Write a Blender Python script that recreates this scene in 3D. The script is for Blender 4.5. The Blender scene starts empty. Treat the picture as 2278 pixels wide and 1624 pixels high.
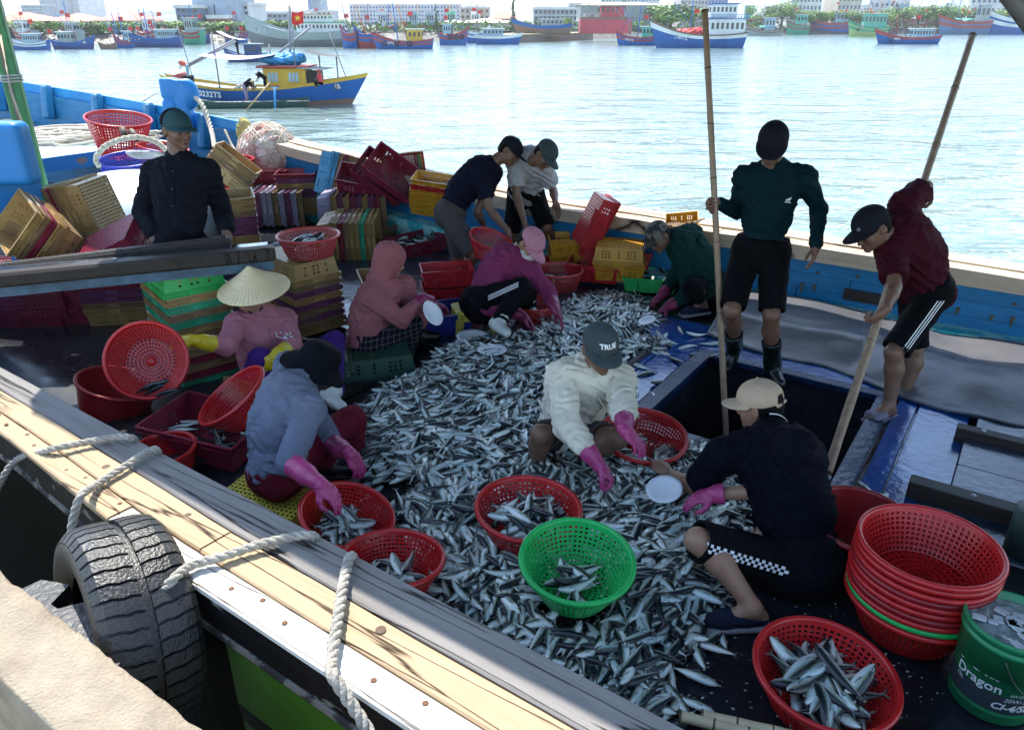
import bpy, math, random
import numpy as np
from mathutils import Vector, Matrix, noise as mnoise

R = math.radians
rnd = random.Random(7)
SC = bpy.context.scene
COL = SC.collection

# ------------------------------------------------------------------ camera
CAM_H = 2.2
FOC, CX, CY, PITCH = 1675.0, 1139.0, 812.0, R(24.6)
cd = bpy.data.cameras.new('camera')
cd.sensor_width = 36.0
cd.lens = 36.0 * FOC / 2278.0
cd.clip_start = 0.05
cd.clip_end = 9000
cam = bpy.data.objects.new('camera', cd)
COL.objects.link(cam)
cam.location = (0, 0, CAM_H)
cam.rotation_euler = (math.pi / 2 - PITCH, 0, 0)
SC.camera = cam

# ------------------------------------------------------------------ world, sun, exposure
SUN_EL, SUN_AZ = R(60), R(-24)            # azimuth: clockwise from +Y
w = bpy.data.worlds.new('World')
SC.world = w
w.use_nodes = True
wn = w.node_tree.nodes
bg = wn['Background']
sky = wn.new('ShaderNodeTexSky')
sky.sky_type = 'NISHITA'
sky.sun_disc = False
sky.sun_elevation = SUN_EL
sky.sun_rotation = SUN_AZ
sky.dust_density = 0.4
sky.air_density = 1.0
sky.ozone_density = 1.4
hs = wn.new('ShaderNodeHueSaturation')
hs.inputs['Saturation'].default_value = 0.9
hs.inputs['Hue'].default_value = 0.494
w.node_tree.links.new(sky.outputs[0], hs.inputs['Color'])
w.node_tree.links.new(hs.outputs[0], bg.inputs[0])
bg.inputs[1].default_value = 0.15
SD = Vector((math.cos(SUN_EL) * math.sin(SUN_AZ), math.cos(SUN_EL) * math.cos(SUN_AZ), math.sin(SUN_EL)))
sl = bpy.data.lights.new('sun', 'SUN')
sl.energy = 3.0
sl.angle = R(0.6)
sl.color = (1.0, 0.95, 0.86)
sun = bpy.data.objects.new('sun', sl)
COL.objects.link(sun)
sun.rotation_euler = SD.to_track_quat('Z', 'Y').to_euler()
sun.location = (0, 0, 30)
vs = SC.view_settings
vs.view_transform = 'Standard'
vs.look = 'None'
vs.gamma = 1.0
vs.use_curve_mapping = False
vs.exposure = 1.74
SC.cycles.max_bounces = 6
SC.cycles.diffuse_bounces = 3
SC.cycles.glossy_bounces = 3
SC.cycles.transmission_bounces = 4
SC.cycles.volume_bounces = 0
SC.cycles.use_denoising = True
SC.cycles.caustics_reflective = False
SC.cycles.caustics_refractive = False

# ------------------------------------------------------------------ pixel of the photograph -> point in the place
def ray(x, y):
    u = (x - CX) / FOC
    v = (CY - y) / FOC
    return (u, math.cos(PITCH) + v * math.sin(PITCH), -math.sin(PITCH) + v * math.cos(PITCH))

def G(x, y, z=0.0):
    r = ray(x, y)
    t = (z - CAM_H) / r[2]
    return Vector((r[0] * t, r[1] * t, z))

def D(x, y, Y):
    r = ray(x, y)
    t = Y / r[1]
    return Vector((r[0] * t, Y, CAM_H + r[2] * t))

def J(prev, x, y, L, sgn):
    """point on the ray of pixel x,y at distance L from prev, nearer (-1) or farther (+1) solution"""
    r = Vector(ray(x, y)).normalized()
    o = Vector((0, 0, CAM_H))
    m = prev - o
    b = m.dot(r)
    d2 = m.length_squared - b * b
    h = L * L - d2
    t = b + (sgn * math.sqrt(h) if h > 0 else 0)
    return o + r * t

WATER = -1.4
AX = Vector((0.825, -0.565, 0)).normalized()      # boat axis towards the stern
BX = Vector((-AX.y, AX.x, 0))                      # across, away from the quay
def BW(s, t, z=0.0):
    return AX * s + BX * t + Vector((0, 0, z))

# ------------------------------------------------------------------ materials
def ramp(nt, fac, stops):
    n = nt.nodes.new('ShaderNodeValToRGB')
    e = n.color_ramp.elements
    while len(e) < len(stops):
        e.new(0.5)
    for i, (p, c) in enumerate(stops):
        e[i].position = p
        e[i].color = (c[0], c[1], c[2], 1) if len(c) == 3 else c
    nt.links.new(fac, n.inputs[0])
    return n.outputs[0]

MATS = {}
def mat(name, col, rough=0.6, metal=0.0, var=0.25, vscale=6.0, bump=0.0, bscale=40.0, col2=None, trans=0.0, coat=0.0,
        stretch=None, spec=.5, rvar=0.0, world=False, sheen=0.0, detail=4, hard=False, th=0.5):
    if name in MATS:
        return MATS[name]
    m = bpy.data.materials.new(name)
    m.use_nodes = True
    nt = m.node_tree
    N, L = nt.nodes, nt.links
    b = N['Principled BSDF']
    b.inputs['Roughness'].default_value = rough
    b.inputs['Metallic'].default_value = metal
    b.inputs['Specular IOR Level'].default_value = spec
    if coat:
        b.inputs['Coat Weight'].default_value = coat
        b.inputs['Coat Roughness'].default_value = 0.12
    if trans:
        b.inputs['Subsurface Weight'].default_value = trans
        b.inputs['Subsurface Radius'].default_value = (0.02, 0.008, 0.006)
        b.inputs['Subsurface Scale'].default_value = 0.5
    if sheen:
        b.inputs['Sheen Weight'].default_value = sheen
    tc = N.new('ShaderNodeTexCoord')
    src = tc.outputs['Object']
    if world:
        g = N.new('ShaderNodeNewGeometry')
        src = g.outputs['Position']
    mp = N.new('ShaderNodeMapping')
    L.new(src, mp.inputs[0])
    if stretch:
        mp.inputs['Rotation'].default_value = (0, 0, stretch[3] if len(stretch) > 3 else 0)
        mp.inputs['Scale'].default_value = stretch[:3]
    nz = N.new('ShaderNodeTexNoise')
    nz.inputs['Scale'].default_value = vscale
    nz.inputs['Detail'].default_value = detail
    nz.inputs['Roughness'].default_value = 0.62
    L.new(mp.outputs[0], nz.inputs['Vector'])
    c2 = col2 or tuple(max(0, c * (1 - 2 * var)) for c in col)
    lo, hi = (th - 0.03, th + 0.03) if hard else (0.3, 0.7)
    c = ramp(nt, nz.outputs['Fac'], [(lo, c2), (hi, col)])
    L.new(c, b.inputs['Base Color'])
    if rvar:
        mr = N.new('ShaderNodeMapRange')
        mr.inputs['From Min'].default_value = 0.35
        mr.inputs['From Max'].default_value = 0.65
        mr.inputs['To Min'].default_value = max(0.02, rough - rvar)
        mr.inputs['To Max'].default_value = min(1, rough + rvar)
        n3 = N.new('ShaderNodeTexNoise')
        n3.inputs['Scale'].default_value = vscale * 0.7
        n3.inputs['Detail'].default_value = 5
        L.new(mp.outputs[0], n3.inputs['Vector'])
        L.new(n3.outputs['Fac'], mr.inputs['Value'])
        L.new(mr.outputs[0], b.inputs['Roughness'])
    if bump:
        n2 = N.new('ShaderNodeTexNoise')
        n2.inputs['Scale'].default_value = bscale
        n2.inputs['Detail'].default_value = 5
        L.new(mp.outputs[0], n2.inputs['Vector'])
        bp = N.new('ShaderNodeBump')
        bp.inputs['Strength'].default_value = bump
        bp.inputs['Distance'].default_value = 0.02
        L.new(n2.outputs['Fac'], bp.inputs['Height'])
        L.new(bp.outputs[0], b.inputs['Normal'])
    MATS[name] = m
    return m

# ------------------------------------------------------------------ objects
def root(name, label=None, cat=None, loc=(0, 0, 0), rot=None, group=None, kind=None):
    o = bpy.data.objects.new(name, None)
    o.empty_display_size = 0.1
    COL.objects.link(o)
    if rot is not None:
        m = rot.to_4x4()
        m.translation = Vector(loc)
        o.matrix_basis = m
    else:
        o.location = loc
        o.matrix_basis = Matrix.Translation(Vector(loc))
    tag(o, label, cat, group, kind)
    return o

def tag(o, label=None, cat=None, group=None, kind=None):
    if label:
        o['label'] = label
    if cat:
        o['category'] = cat
    if group:
        o['group'] = group
    if kind:
        o['kind'] = kind
    return o

def top_of(o):
    while o.parent:
        o = o.parent
    return o

def obj(name, me, parent=None):
    o = bpy.data.objects.new(name, me)
    COL.objects.link(o)
    if parent is not None:
        o.parent = parent
    return o

def newmesh(name, V, F, mats, mi=None, smooth=True):
    me = bpy.data.meshes.new(name)
    V = np.asarray(V, dtype=np.float32).reshape(-1, 3)
    if isinstance(F, np.ndarray):
        n = len(F)
        k = F.shape[1] if n else 4
        me.vertices.add(len(V))
        me.vertices.foreach_set('co', V.ravel())
        me.loops.add(n * k)
        me.polygons.add(n)
        me.loops.foreach_set('vertex_index', F.astype(np.int32).ravel())
        me.polygons.foreach_set('loop_start', np.arange(0, n * k, k, dtype=np.int32))
        me.polygons.foreach_set('loop_total', np.full(n, k, dtype=np.int32))
        me.update(calc_edges=True)
    else:
        me.from_pydata([tuple(map(float, v)) for v in V], [], F)
        me.update()
    if not isinstance(mats, (list, tuple)):
        mats = [mats]
    for m in mats:
        me.materials.append(m)
    if mi is not None:
        me.polygons.foreach_set('material_index', np.asarray(mi, dtype=np.int32))
    if smooth is True or smooth is False:
        me.polygons.foreach_set('use_smooth', np.full(len(me.polygons), bool(smooth)))
    else:
        me.polygons.foreach_set('use_smooth', np.asarray(smooth, dtype=bool))
    return me

def frame(z, x=None):
    """rotation whose local z is z and local x is as near x as can be"""
    z = Vector(z).normalized()
    x = Vector(x if x is not None else (1, 0, 0))
    x = x - z * x.dot(z)
    if x.length < 1e-5:
        x = Vector((0, 1, 0)) - z * z.y
    x.normalize()
    y = z.cross(x)
    return Matrix((x, y, z)).transposed()

class MB:
    def __init__(s):
        s.V, s.F, s.S, s.M = [], [], [], []
        s.mi = 0
    def add(s, V, F, smooth=False):
        n = len(s.V)
        s.V += [tuple(v) for v in V]
        for f in F:
            s.F.append(tuple(i + n for i in f))
            s.S.append(smooth)
            s.M.append(s.mi)
        return s
    def box(s, c, size, rot=None, bev=0.0, taper=1.0):
        c = Vector(c)
        hx, hy, hz = size[0] / 2, size[1] / 2, size[2] / 2
        if bev <= 0:
            P = [Vector((x * hx * (taper if z > 0 else 1), y * hy * (taper if z > 0 else 1), z * hz)) for z in (-1, 1) for y in (-1, 1) for x in (-1, 1)]
            F = [(0, 2, 3, 1), (4, 5, 7, 6), (0, 1, 5, 4), (2, 6, 7, 3), (0, 4, 6, 2), (1, 3, 7, 5)]
        else:
            b = min(bev, hx * .9, hy * .9, hz * .9)
            P, F = [], []
            def ringpts(z, ins):
                x, y = hx - ins, hy - ins
                return [Vector(q) for q in ((-x + b, -y, z), (x - b, -y, z), (x, -y + b, z), (x, y - b, z), (x - b, y, z), (-x + b, y, z), (-x, y - b, z), (-x, -y + b, z))]
            rings = [ringpts(-hz, b * .7), ringpts(-hz + b, 0), ringpts(hz - b, 0), ringpts(hz, b * .7)]
            for r_ in rings:
                P += r_
            for k in range(3):
                for i in range(8):
                    F.append((k * 8 + i, k * 8 + (i + 1) % 8, (k + 1) * 8 + (i + 1) % 8, (k + 1) * 8 + i))
            F.append(tuple(range(7, -1, -1)))
            F.append(tuple(range(24, 32)))
        if rot is not None:
            P = [rot @ p for p in P]
        return s.add([c + p for p in P], F)
    def bar(s, a, b, w, h=None, up=(0, 0, 1), bev=0.0):
        a, b = Vector(a), Vector(b)
        h = h if h else w
        d = b - a
        z = d.normalized()
        x = z.cross(Vector(up))
        if x.length < 1e-4:
            x = Vector((1, 0, 0))
        rot = frame(z, x)
        return s.box((a + b) / 2, (w, h, d.length), rot, bev)
    def tube(s, P, rad, n=8, cap=True, smooth=True, closed=False, sq=None):
        P = [Vector(p) for p in P]
        if not hasattr(rad, '__len__'):
            rad = [rad] * len(P)
        V, F = [], []
        up = None
        m = len(P)
        for i, p in enumerate(P):
            if closed:
                d = P[(i + 1) % m] - P[i - 1]
            else:
                d = P[min(i + 1, m - 1)] - P[max(i - 1, 0)]
            d = d.normalized() if d.length > 1e-9 else Vector((0, 0, 1))
            if up is None:
                up = Vector((0, 0, 1)) if abs(d.z) < .9 else Vector((1, 0, 0))
            x = up - d * up.dot(d)
            if x.length < 1e-4:
                x = Vector((1, 0, 0)) - d * d.x
            x.normalize()
            up = x
            y = d.cross(x)
            for k in range(n):
                a = 2 * math.pi * k / n
                V.append(p + (x * math.cos(a) + y * math.sin(a)) * rad[i])
        for i in range(m if closed else m - 1):
            j = (i + 1) % m
            for k in range(n):
                F.append((i * n + k, i * n + (k + 1) % n, j * n + (k + 1) % n, j * n + k))
        s.add(V, F, smooth)
        if cap and not closed:
            b = len(s.V) - len(V)
            s.F.append(tuple(b + k for k in range(n - 1, -1, -1))); s.S.append(False); s.M.append(s.mi)
            s.F.append(tuple(b + (m - 1) * n + k for k in range(n))); s.S.append(False); s.M.append(s.mi)
        return s
    def lathe(s, prof, n=32, c=(0, 0, 0), rot=None, smooth=True, a0=0, a1=2 * math.pi):
        c = Vector(c)
        full = abs(a1 - a0 - 2 * math.pi) < 1e-6
        V, F = [], []
        m = len(prof)
        cols = n if full else n + 1
        for i in range(cols):
            a = a0 + (a1 - a0) * i / n
            for (r_, z) in prof:
                p = Vector((r_ * math.cos(a), r_ * math.sin(a), z))
                V.append(c + (rot @ p if rot is not None else p))
        for i in range(n):
            j = (i + 1) % cols
            for k in range(m - 1):
                F.append((i * m + k, j * m + k, j * m + k + 1, i * m + k + 1))
        return s.add(V, F, smooth)
    def loft(s, rings, smooth=True, closed=True, cap=True):
        n = len(rings[0])
        V, F = [], []
        for r_ in rings:
            V += r_
        for i in range(len(rings) - 1):
            for k in range(n if closed else n - 1):
                F.append((i * n + k, i * n + (k + 1) % n, (i + 1) * n + (k + 1) % n, (i + 1) * n + k))
        b = len(s.V)
        s.add(V, F, smooth)
        if cap and closed:
            s.F.append(tuple(b + k for k in range(n - 1, -1, -1))); s.S.append(False); s.M.append(s.mi)
            s.F.append(tuple(b + (len(rings) - 1) * n + k for k in range(n))); s.S.append(False); s.M.append(s.mi)
        return s
    def grid(s, fn, nu, nv, smooth=True):
        V = [fn(i / nu, j / nv) for i in range(nu + 1) for j in range(nv + 1)]
        F = [(i * (nv + 1) + j, (i + 1) * (nv + 1) + j, (i + 1) * (nv + 1) + j + 1, i * (nv + 1) + j + 1) for i in range(nu) for j in range(nv)]
        return s.add(V, F, smooth)
    def ell(s, c, r, rot=None, nu=12, nv=8):
        c = Vector(c)
        V, F = [], []
        for j in range(1, nv):
            t = math.pi * j / nv
            for i in range(nu):
                a = 2 * math.pi * i / nu
                p = Vector((r[0] * math.sin(t) * math.cos(a), r[1] * math.sin(t) * math.sin(a), r[2] * math.cos(t)))
                V.append(c + (rot @ p if rot is not None else p))
        tp, bt = Vector((0, 0, r[2])), Vector((0, 0, -r[2]))
        if rot is not None:
            tp, bt = rot @ tp, rot @ bt
        V += [c + tp, c + bt]
        for j in range(nv - 2):
            for i in range(nu):
                F.append((j * nu + i, (j + 1) * nu + i, (j + 1) * nu + (i + 1) % nu, j * nu + (i + 1) % nu))
        for i in range(nu):
            F.append((len(V) - 2, i, (i + 1) % nu))
            F.append((len(V) - 1, (nv - 2) * nu + (i + 1) % nu, (nv - 2) * nu + i))
        return s.add(V, F, True)
    def mesh(s, name, mats):
        return newmesh(name, s.V, s.F, mats, s.M, s.S)
    def build(s, name, mats, parent=None, label=None, local=False, fn=None):
        """points are in the world unless local; the object gets its thing's frame"""
        V = s.V
        if parent is not None and not local:
            inv = top_of(parent).matrix_basis.inverted()
            V = [inv @ Vector(v) for v in V]
        me = newmesh(name, V, s.F, mats, s.M, s.S)
        o = obj(name, me, parent)
        if label:
            o['label'] = label
        return o

def rebase(me_verts, parent):
    inv = np.array(top_of(parent).matrix_basis.inverted())
    return me_verts @ inv[:3, :3].T + inv[:3, 3]

def copytree(o, parent=None):
    c = o.copy()
    COL.objects.link(c)
    c.parent = parent
    for ch in list(o.children):
        copytree(ch, c)
    return c

def place(o, loc, rot=None):
    m = (rot if rot is not None else Matrix.Identity(3)).to_4x4()
    m.translation = Vector(loc)
    o.matrix_basis = m
    return o

def rotz(a):
    return Matrix.Rotation(a, 3, 'Z')

def text_mesh(txt, size, depth=0.0, bold=0.0, shear=0.0):
    cu = bpy.data.curves.new('lettering', 'FONT')
    cu.body = txt
    cu.size = size
    cu.extrude = depth
    cu.offset = bold
    cu.shear = shear
    cu.align_x = 'CENTER'
    cu.align_y = 'CENTER'
    cu.resolution_u = 3
    o = bpy.data.objects.new('lettering_tmp', cu)
    COL.objects.link(o)
    dg = bpy.context.evaluated_depsgraph_get()
    me = bpy.data.meshes.new_from_object(o.evaluated_get(dg))
    V = np.empty(len(me.vertices) * 3, dtype=np.float32)
    me.vertices.foreach_get('co', V)
    F = [tuple(p.vertices) for p in me.polygons]
    bpy.data.objects.remove(o)
    bpy.data.meshes.remove(me)
    bpy.data.curves.remove(cu)
    return V.reshape(-1, 3), F

def lettering(name, txt, size, m, parent, fn, bold=0.0, shear=0.0):
    V, F = text_mesh(txt, size, 0.0, bold, shear)
    inv = top_of(parent).matrix_basis.inverted()
    V = [inv @ Vector(fn(x, y)) for x, y, _ in V]
    return obj(name, newmesh(name, V, F, m, None, False), parent)

# ------------------------------------------------------------------ smooth-union solids -> one skin (surface nets)
class Sdf:
    def __init__(s):
        s.ops = []
        s.lo = np.full(3, 1e9); s.hi = np.full(3, -1e9)
    def _b(s, lo, hi, k=0.0, grow=True):
        lo = np.array(lo) - k; hi = np.array(hi) + k
        if grow:
            s.lo = np.minimum(s.lo, lo); s.hi = np.maximum(s.hi, hi)
        return lo, hi
    def cone(s, a, b, ra, rb=None, k=0.02, op='u', flat=None):
        rb = ra if rb is None else rb
        a, b = np.array(a, float), np.array(b, float)
        r_ = max(ra, rb)
        lo, hi = s._b(np.minimum(a, b) - r_, np.maximum(a, b) + r_, k, op == 'u')
        def f(X, Y, Z):
            d = b - a
            L = float(d @ d) + 1e-12
            t = np.clip(((X - a[0]) * d[0] + (Y - a[1]) * d[1] + (Z - a[2]) * d[2]) / L, 0, 1)
            return np.sqrt((X - a[0] - t * d[0]) ** 2 + (Y - a[1] - t * d[1]) ** 2 + (Z - a[2] - t * d[2]) ** 2) - (ra + (rb - ra) * t)
        s.ops.append((op, f, lo, hi, k))
        return s
    def ell(s, c, r, rot=None, k=0.02, op='u'):
        c = np.array(c, float); r = np.array(r, float)
        M_ = np.array(rot, float) if rot is not None else np.eye(3)
        ext = np.sqrt(((M_ * r) ** 2).sum(axis=1))
        lo, hi = s._b(c - ext, c + ext, k, op == 'u')
        def f(X, Y, Z):
            x, y, z = X - c[0], Y - c[1], Z - c[2]
            p = [M_[0, i] * x + M_[1, i] * y + M_[2, i] * z for i in range(3)]
            k0 = np.sqrt(sum((p[i] / r[i]) ** 2 for i in range(3))) + 1e-9
            k1 = np.sqrt(sum((p[i] / r[i] ** 2) ** 2 for i in range(3))) + 1e-9
            return k0 * (k0 - 1) / k1
        s.ops.append((op, f, lo, hi, k))
        return s
    def box(s, c, h, rot=None, rad=0.01, k=0.01, op='u'):
        c = np.array(c, float); h = np.array(h, float)
        M_ = np.array(rot, float) if rot is not None else np.eye(3)
        ext = (np.abs(M_) * h).sum(axis=1)
        lo, hi = s._b(c - ext, c + ext, k, op == 'u')
        def f(X, Y, Z):
            x, y, z = X - c[0], Y - c[1], Z - c[2]
            q = [np.abs(M_[0, i] * x + M_[1, i] * y + M_[2, i] * z) - h[i] + rad for i in range(3)]
            o = np.sqrt(sum(np.maximum(v, 0) ** 2 for v in q))
            return o + np.minimum(np.maximum(np.maximum(q[0], q[1]), q[2]), 0) - rad
        s.ops.append((op, f, lo, hi, k))
        return s
    def cut(s, p, n):
        """keep the side opposite to n"""
        p = np.array(p, float); n = np.array(n, float); n /= np.linalg.norm(n)
        s.ops.append(('cut', (p, n), None, None, 0))
        return s
    def warp(s, amp, freq, seed=0, dirv=None):
        s.ops.append(('warp', (amp, freq, seed, dirv), None, None, 0))
        return s
    def mesh(s, h):
        pad = 3 * h + 0.004
        lo = s.lo - pad
        n = np.ceil((s.hi + pad - lo) / h).astype(int) + 1
        ax = [lo[i] + h * np.arange(n[i]) for i in range(3)]
        A = np.full(n, 0.3, dtype=np.float32)
        for (op, f, l, u, k) in s.ops:
            if op == 'cut':
                p, nn = f
                pl = (ax[0] - p[0])[:, None, None] * nn[0] + (ax[1] - p[1])[None, :, None] * nn[1] + (ax[2] - p[2])[None, None, :] * nn[2]
                A = np.maximum(A, pl.astype(np.float32))
                continue
            if op == 'warp':
                amp, fr, sd, dv = f
                X = ax[0][:, None, None]; Y = ax[1][None, :, None]; Z = ax[2][None, None, :]
                q1 = np.sin(fr * (X * .8 + Z * .7) + sd) + np.sin(fr * (Y * 1.1 - X * .5) + sd * 2.1)
                if dv is not None:
                    u_ = X * dv[0] + Y * dv[1] + Z * dv[2]
                    wv = 1.5 * (1 - np.abs(np.sin(fr * 1.0 * u_ + 1.5 * q1))) ** 2.5 + 0.6 * (1 - np.abs(np.sin(fr * 1.9 * u_ + 2.1 * q1 + 1))) ** 2 - .5
                    wv = -wv * (.5 + .5 * np.sin(fr * .5 * (X - Z) + sd) ** 2)
                else:
                    wv = np.sin(fr * 1.9 * (Z + .4 * X) + 1.5 * q1 + sd) * np.sin(fr * 1.3 * (Y - .6 * X) + 1.1 * q1)
                A += (amp * wv).astype(np.float32)
                continue
            m = h * 2
            i0 = np.maximum(np.floor((l - m - lo) / h).astype(int), 0)
            i1 = np.minimum(np.ceil((u + m - lo) / h).astype(int) + 1, n)
            if (i1 <= i0).any():
                continue
            sl_ = tuple(slice(i0[i], i1[i]) for i in range(3))
            X = ax[0][sl_[0]][:, None, None]; Y = ax[1][sl_[1]][None, :, None]; Z = ax[2][sl_[2]][None, None, :]
            d = f(X, Y, Z).astype(np.float32)
            B = A[sl_]
            if op == 'u':
                if k > 0:
                    hh = np.clip(.5 + .5 * (B - d) / k, 0, 1)
                    A[sl_] = B * (1 - hh) + d * hh - k * hh * (1 - hh)
                else:
                    A[sl_] = np.minimum(B, d)
            elif op == 's':
                hh = np.clip(.5 - .5 * (B + d) / max(k, 1e-4), 0, 1)
                A[sl_] = B * (1 - hh) - d * hh + k * hh * (1 - hh)
        return nets(A, lo, h)

def nets(A, lo, h):
    s = A < 0
    n = np.array(A.shape)
    c = np.zeros(n - 1, dtype=np.int8)
    for dx in (0, 1):
        for dy in (0, 1):
            for dz in (0, 1):
                c += s[dx:n[0] - 1 + dx, dy:n[1] - 1 + dy, dz:n[2] - 1 + dz]
    idx = np.argwhere((c > 0) & (c < 8))
    if len(idx) == 0:
        return np.zeros((0, 3)), np.zeros((0, 4), dtype=int)
    acc = np.zeros((len(idx), 3)); cnt = np.zeros(len(idx))
    corners = [(0, 0, 0), (1, 0, 0), (0, 1, 0), (1, 1, 0), (0, 0, 1), (1, 0, 1), (0, 1, 1), (1, 1, 1)]
    vals = [A[idx[:, 0] + q[0], idx[:, 1] + q[1], idx[:, 2] + q[2]] for q in corners]
    for i, j in ((0, 1), (2, 3), (4, 5), (6, 7), (0, 2), (1, 3), (4, 6), (5, 7), (0, 4), (1, 5), (2, 6), (3, 7)):
        a, b = vals[i], vals[j]
        m = (a < 0) != (b < 0)
        t = np.where(m, a / np.where(m, a - b, 1), 0)
        pi, pj = np.array(corners[i]), np.array(corners[j])
        acc[m] += (pi + t[:, None] * (pj - pi))[m]
        cnt[m] += 1
    V = (idx + acc / cnt[:, None]) * h + lo
    idm = -np.ones(n - 1, dtype=np.int64)
    idm[idx[:, 0], idx[:, 1], idx[:, 2]] = np.arange(len(idx))
    FF = []
    for a in range(3):
        b, d = (a + 1) % 3, (a + 2) % 3
        s0 = [slice(None)] * 3; s1 = [slice(None)] * 3
        s0[a] = slice(0, -1); s1[a] = slice(1, None)
        e = np.argwhere(s[tuple(s0)] != s[tuple(s1)])
        e = e[(e[:, b] > 0) & (e[:, d] > 0) & (e[:, b] < n[b] - 1) & (e[:, d] < n[d] - 1)]
        if len(e) == 0:
            continue
        inside = s[e[:, 0], e[:, 1], e[:, 2]]
        def g(ob, od):
            q = e.copy(); q[:, b] -= ob; q[:, d] -= od
            return idm[q[:, 0], q[:, 1], q[:, 2]]
        q = np.stack([g(1, 1), g(0, 1), g(0, 0), g(1, 0)], axis=1)
        q[~inside] = q[~inside][:, ::-1]
        q = q[(q >= 0).all(axis=1)]
        FF.append(q)
    return V, np.concatenate(FF)

def join_nets(parts):
    V, F, o = [], [], 0
    for v, f in parts:
        V.append(v); F.append(f + o); o += len(v)
    return np.concatenate(V), np.concatenate(F)

def sdf_obj(name, vf, m, parent, label=None):
    v, f = vf
    o = obj(name, newmesh(name, rebase(v, parent), f, m), parent)
    if label:
        o['label'] = label
    return o

from mathutils.bvhtree import BVHTree
class Caster:
    def __init__(s, o):
        s.M = top_of(o).matrix_basis.copy(); s.I = s.M.inverted()
        s.t = BVHTree.FromPolygons([v.co.copy() for v in o.data.vertices], [tuple(p.vertices) for p in o.data.polygons])
    def __call__(s, p, d, lift=.0015, back=.4):
        d = Vector(d).normalized()
        o_ = s.I @ (Vector(p) - d * back); dd = (s.I.to_3x3() @ d).normalized()
        loc, n, i, q = s.t.ray_cast(o_, dd)
        return (s.M @ loc) - d * lift if loc is not None else None
def kid(rt, name):
    return [c for c in rt.children if c.name.split('.')[0] == name][0]
def patch(name, cast, quad, d, m, rt, nu=8, nv=3, lift=.002):
    """a thin strip laid on a skin between four corner points"""
    a, b, c, e = [Vector(q) for q in quad]
    mb = MB(); last = a
    def f(u, v):
        nonlocal last
        p = a.lerp(b, u).lerp(e.lerp(c, u), v); q = cast(p, d, lift)
        if q is None: q = last
        last = q
        return q
    mb.grid(f, nu, nv); return mb.build(name, m, rt)
# ====================================================================== setting
def water_mat():
    m = bpy.data.materials.new('harbour_water')
    m.use_nodes = True
    nt = m.node_tree; N, L = nt.nodes, nt.links
    b = N['Principled BSDF']
    b.inputs['Roughness'].default_value = 0.10
    b.inputs['IOR'].default_value = 1.36
    g = N.new('ShaderNodeNewGeometry')
    def nz(scale, sx, sy, rot, det=3, dist=0.0):
        mp = N.new('ShaderNodeMapping')
        mp.inputs['Rotation'].default_value = (0, 0, rot)
        mp.inputs['Scale'].default_value = (sx, sy, 1)
        L.new(g.outputs['Position'], mp.inputs[0])
        n = N.new('ShaderNodeTexNoise')
        n.inputs['Scale'].default_value = scale
        n.inputs['Detail'].default_value = det
        n.inputs['Roughness'].default_value = .55
        n.inputs['Distortion'].default_value = dist
        L.new(mp.outputs[0], n.inputs['Vector'])
        return n.outputs['Fac']
    c = ramp(nt, nz(.06, 1, 1, 0), [(.35, (.13, .19, .18)), (.65, (.17, .23, .21))])
    L.new(c, b.inputs['Base Color'])
    h = None
    for (sc, sx, sy, rot, det, dist, dis) in ((.55, .45, 1.0, .15, 2, .6, .42), (1.7, .50, 1.0, -.12, 3, .4, .11), (6.5, .6, 1.0, .3, 2, 0, .022)):
        bp = N.new('ShaderNodeBump')
        bp.inputs['Strength'].default_value = 1.0
        bp.inputs['Distance'].default_value = dis
        L.new(nz(sc, sx, sy, rot, det, dist), bp.inputs['Height'])
        if h:
            L.new(h, bp.inputs['Normal'])
        h = bp.outputs[0]
    L.new(h, b.inputs['Normal'])
    return m
WAT = water_mat()
mb = MB()
V = [Vector((x, y, WATER)) for x, y in ((-2500, -40), (2500, -40), (2500, 4000), (-2500, 4000))]
mb.add(V, [(0, 1, 2, 3)])
tag(mb.build('water', WAT), kind='structure')

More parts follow.
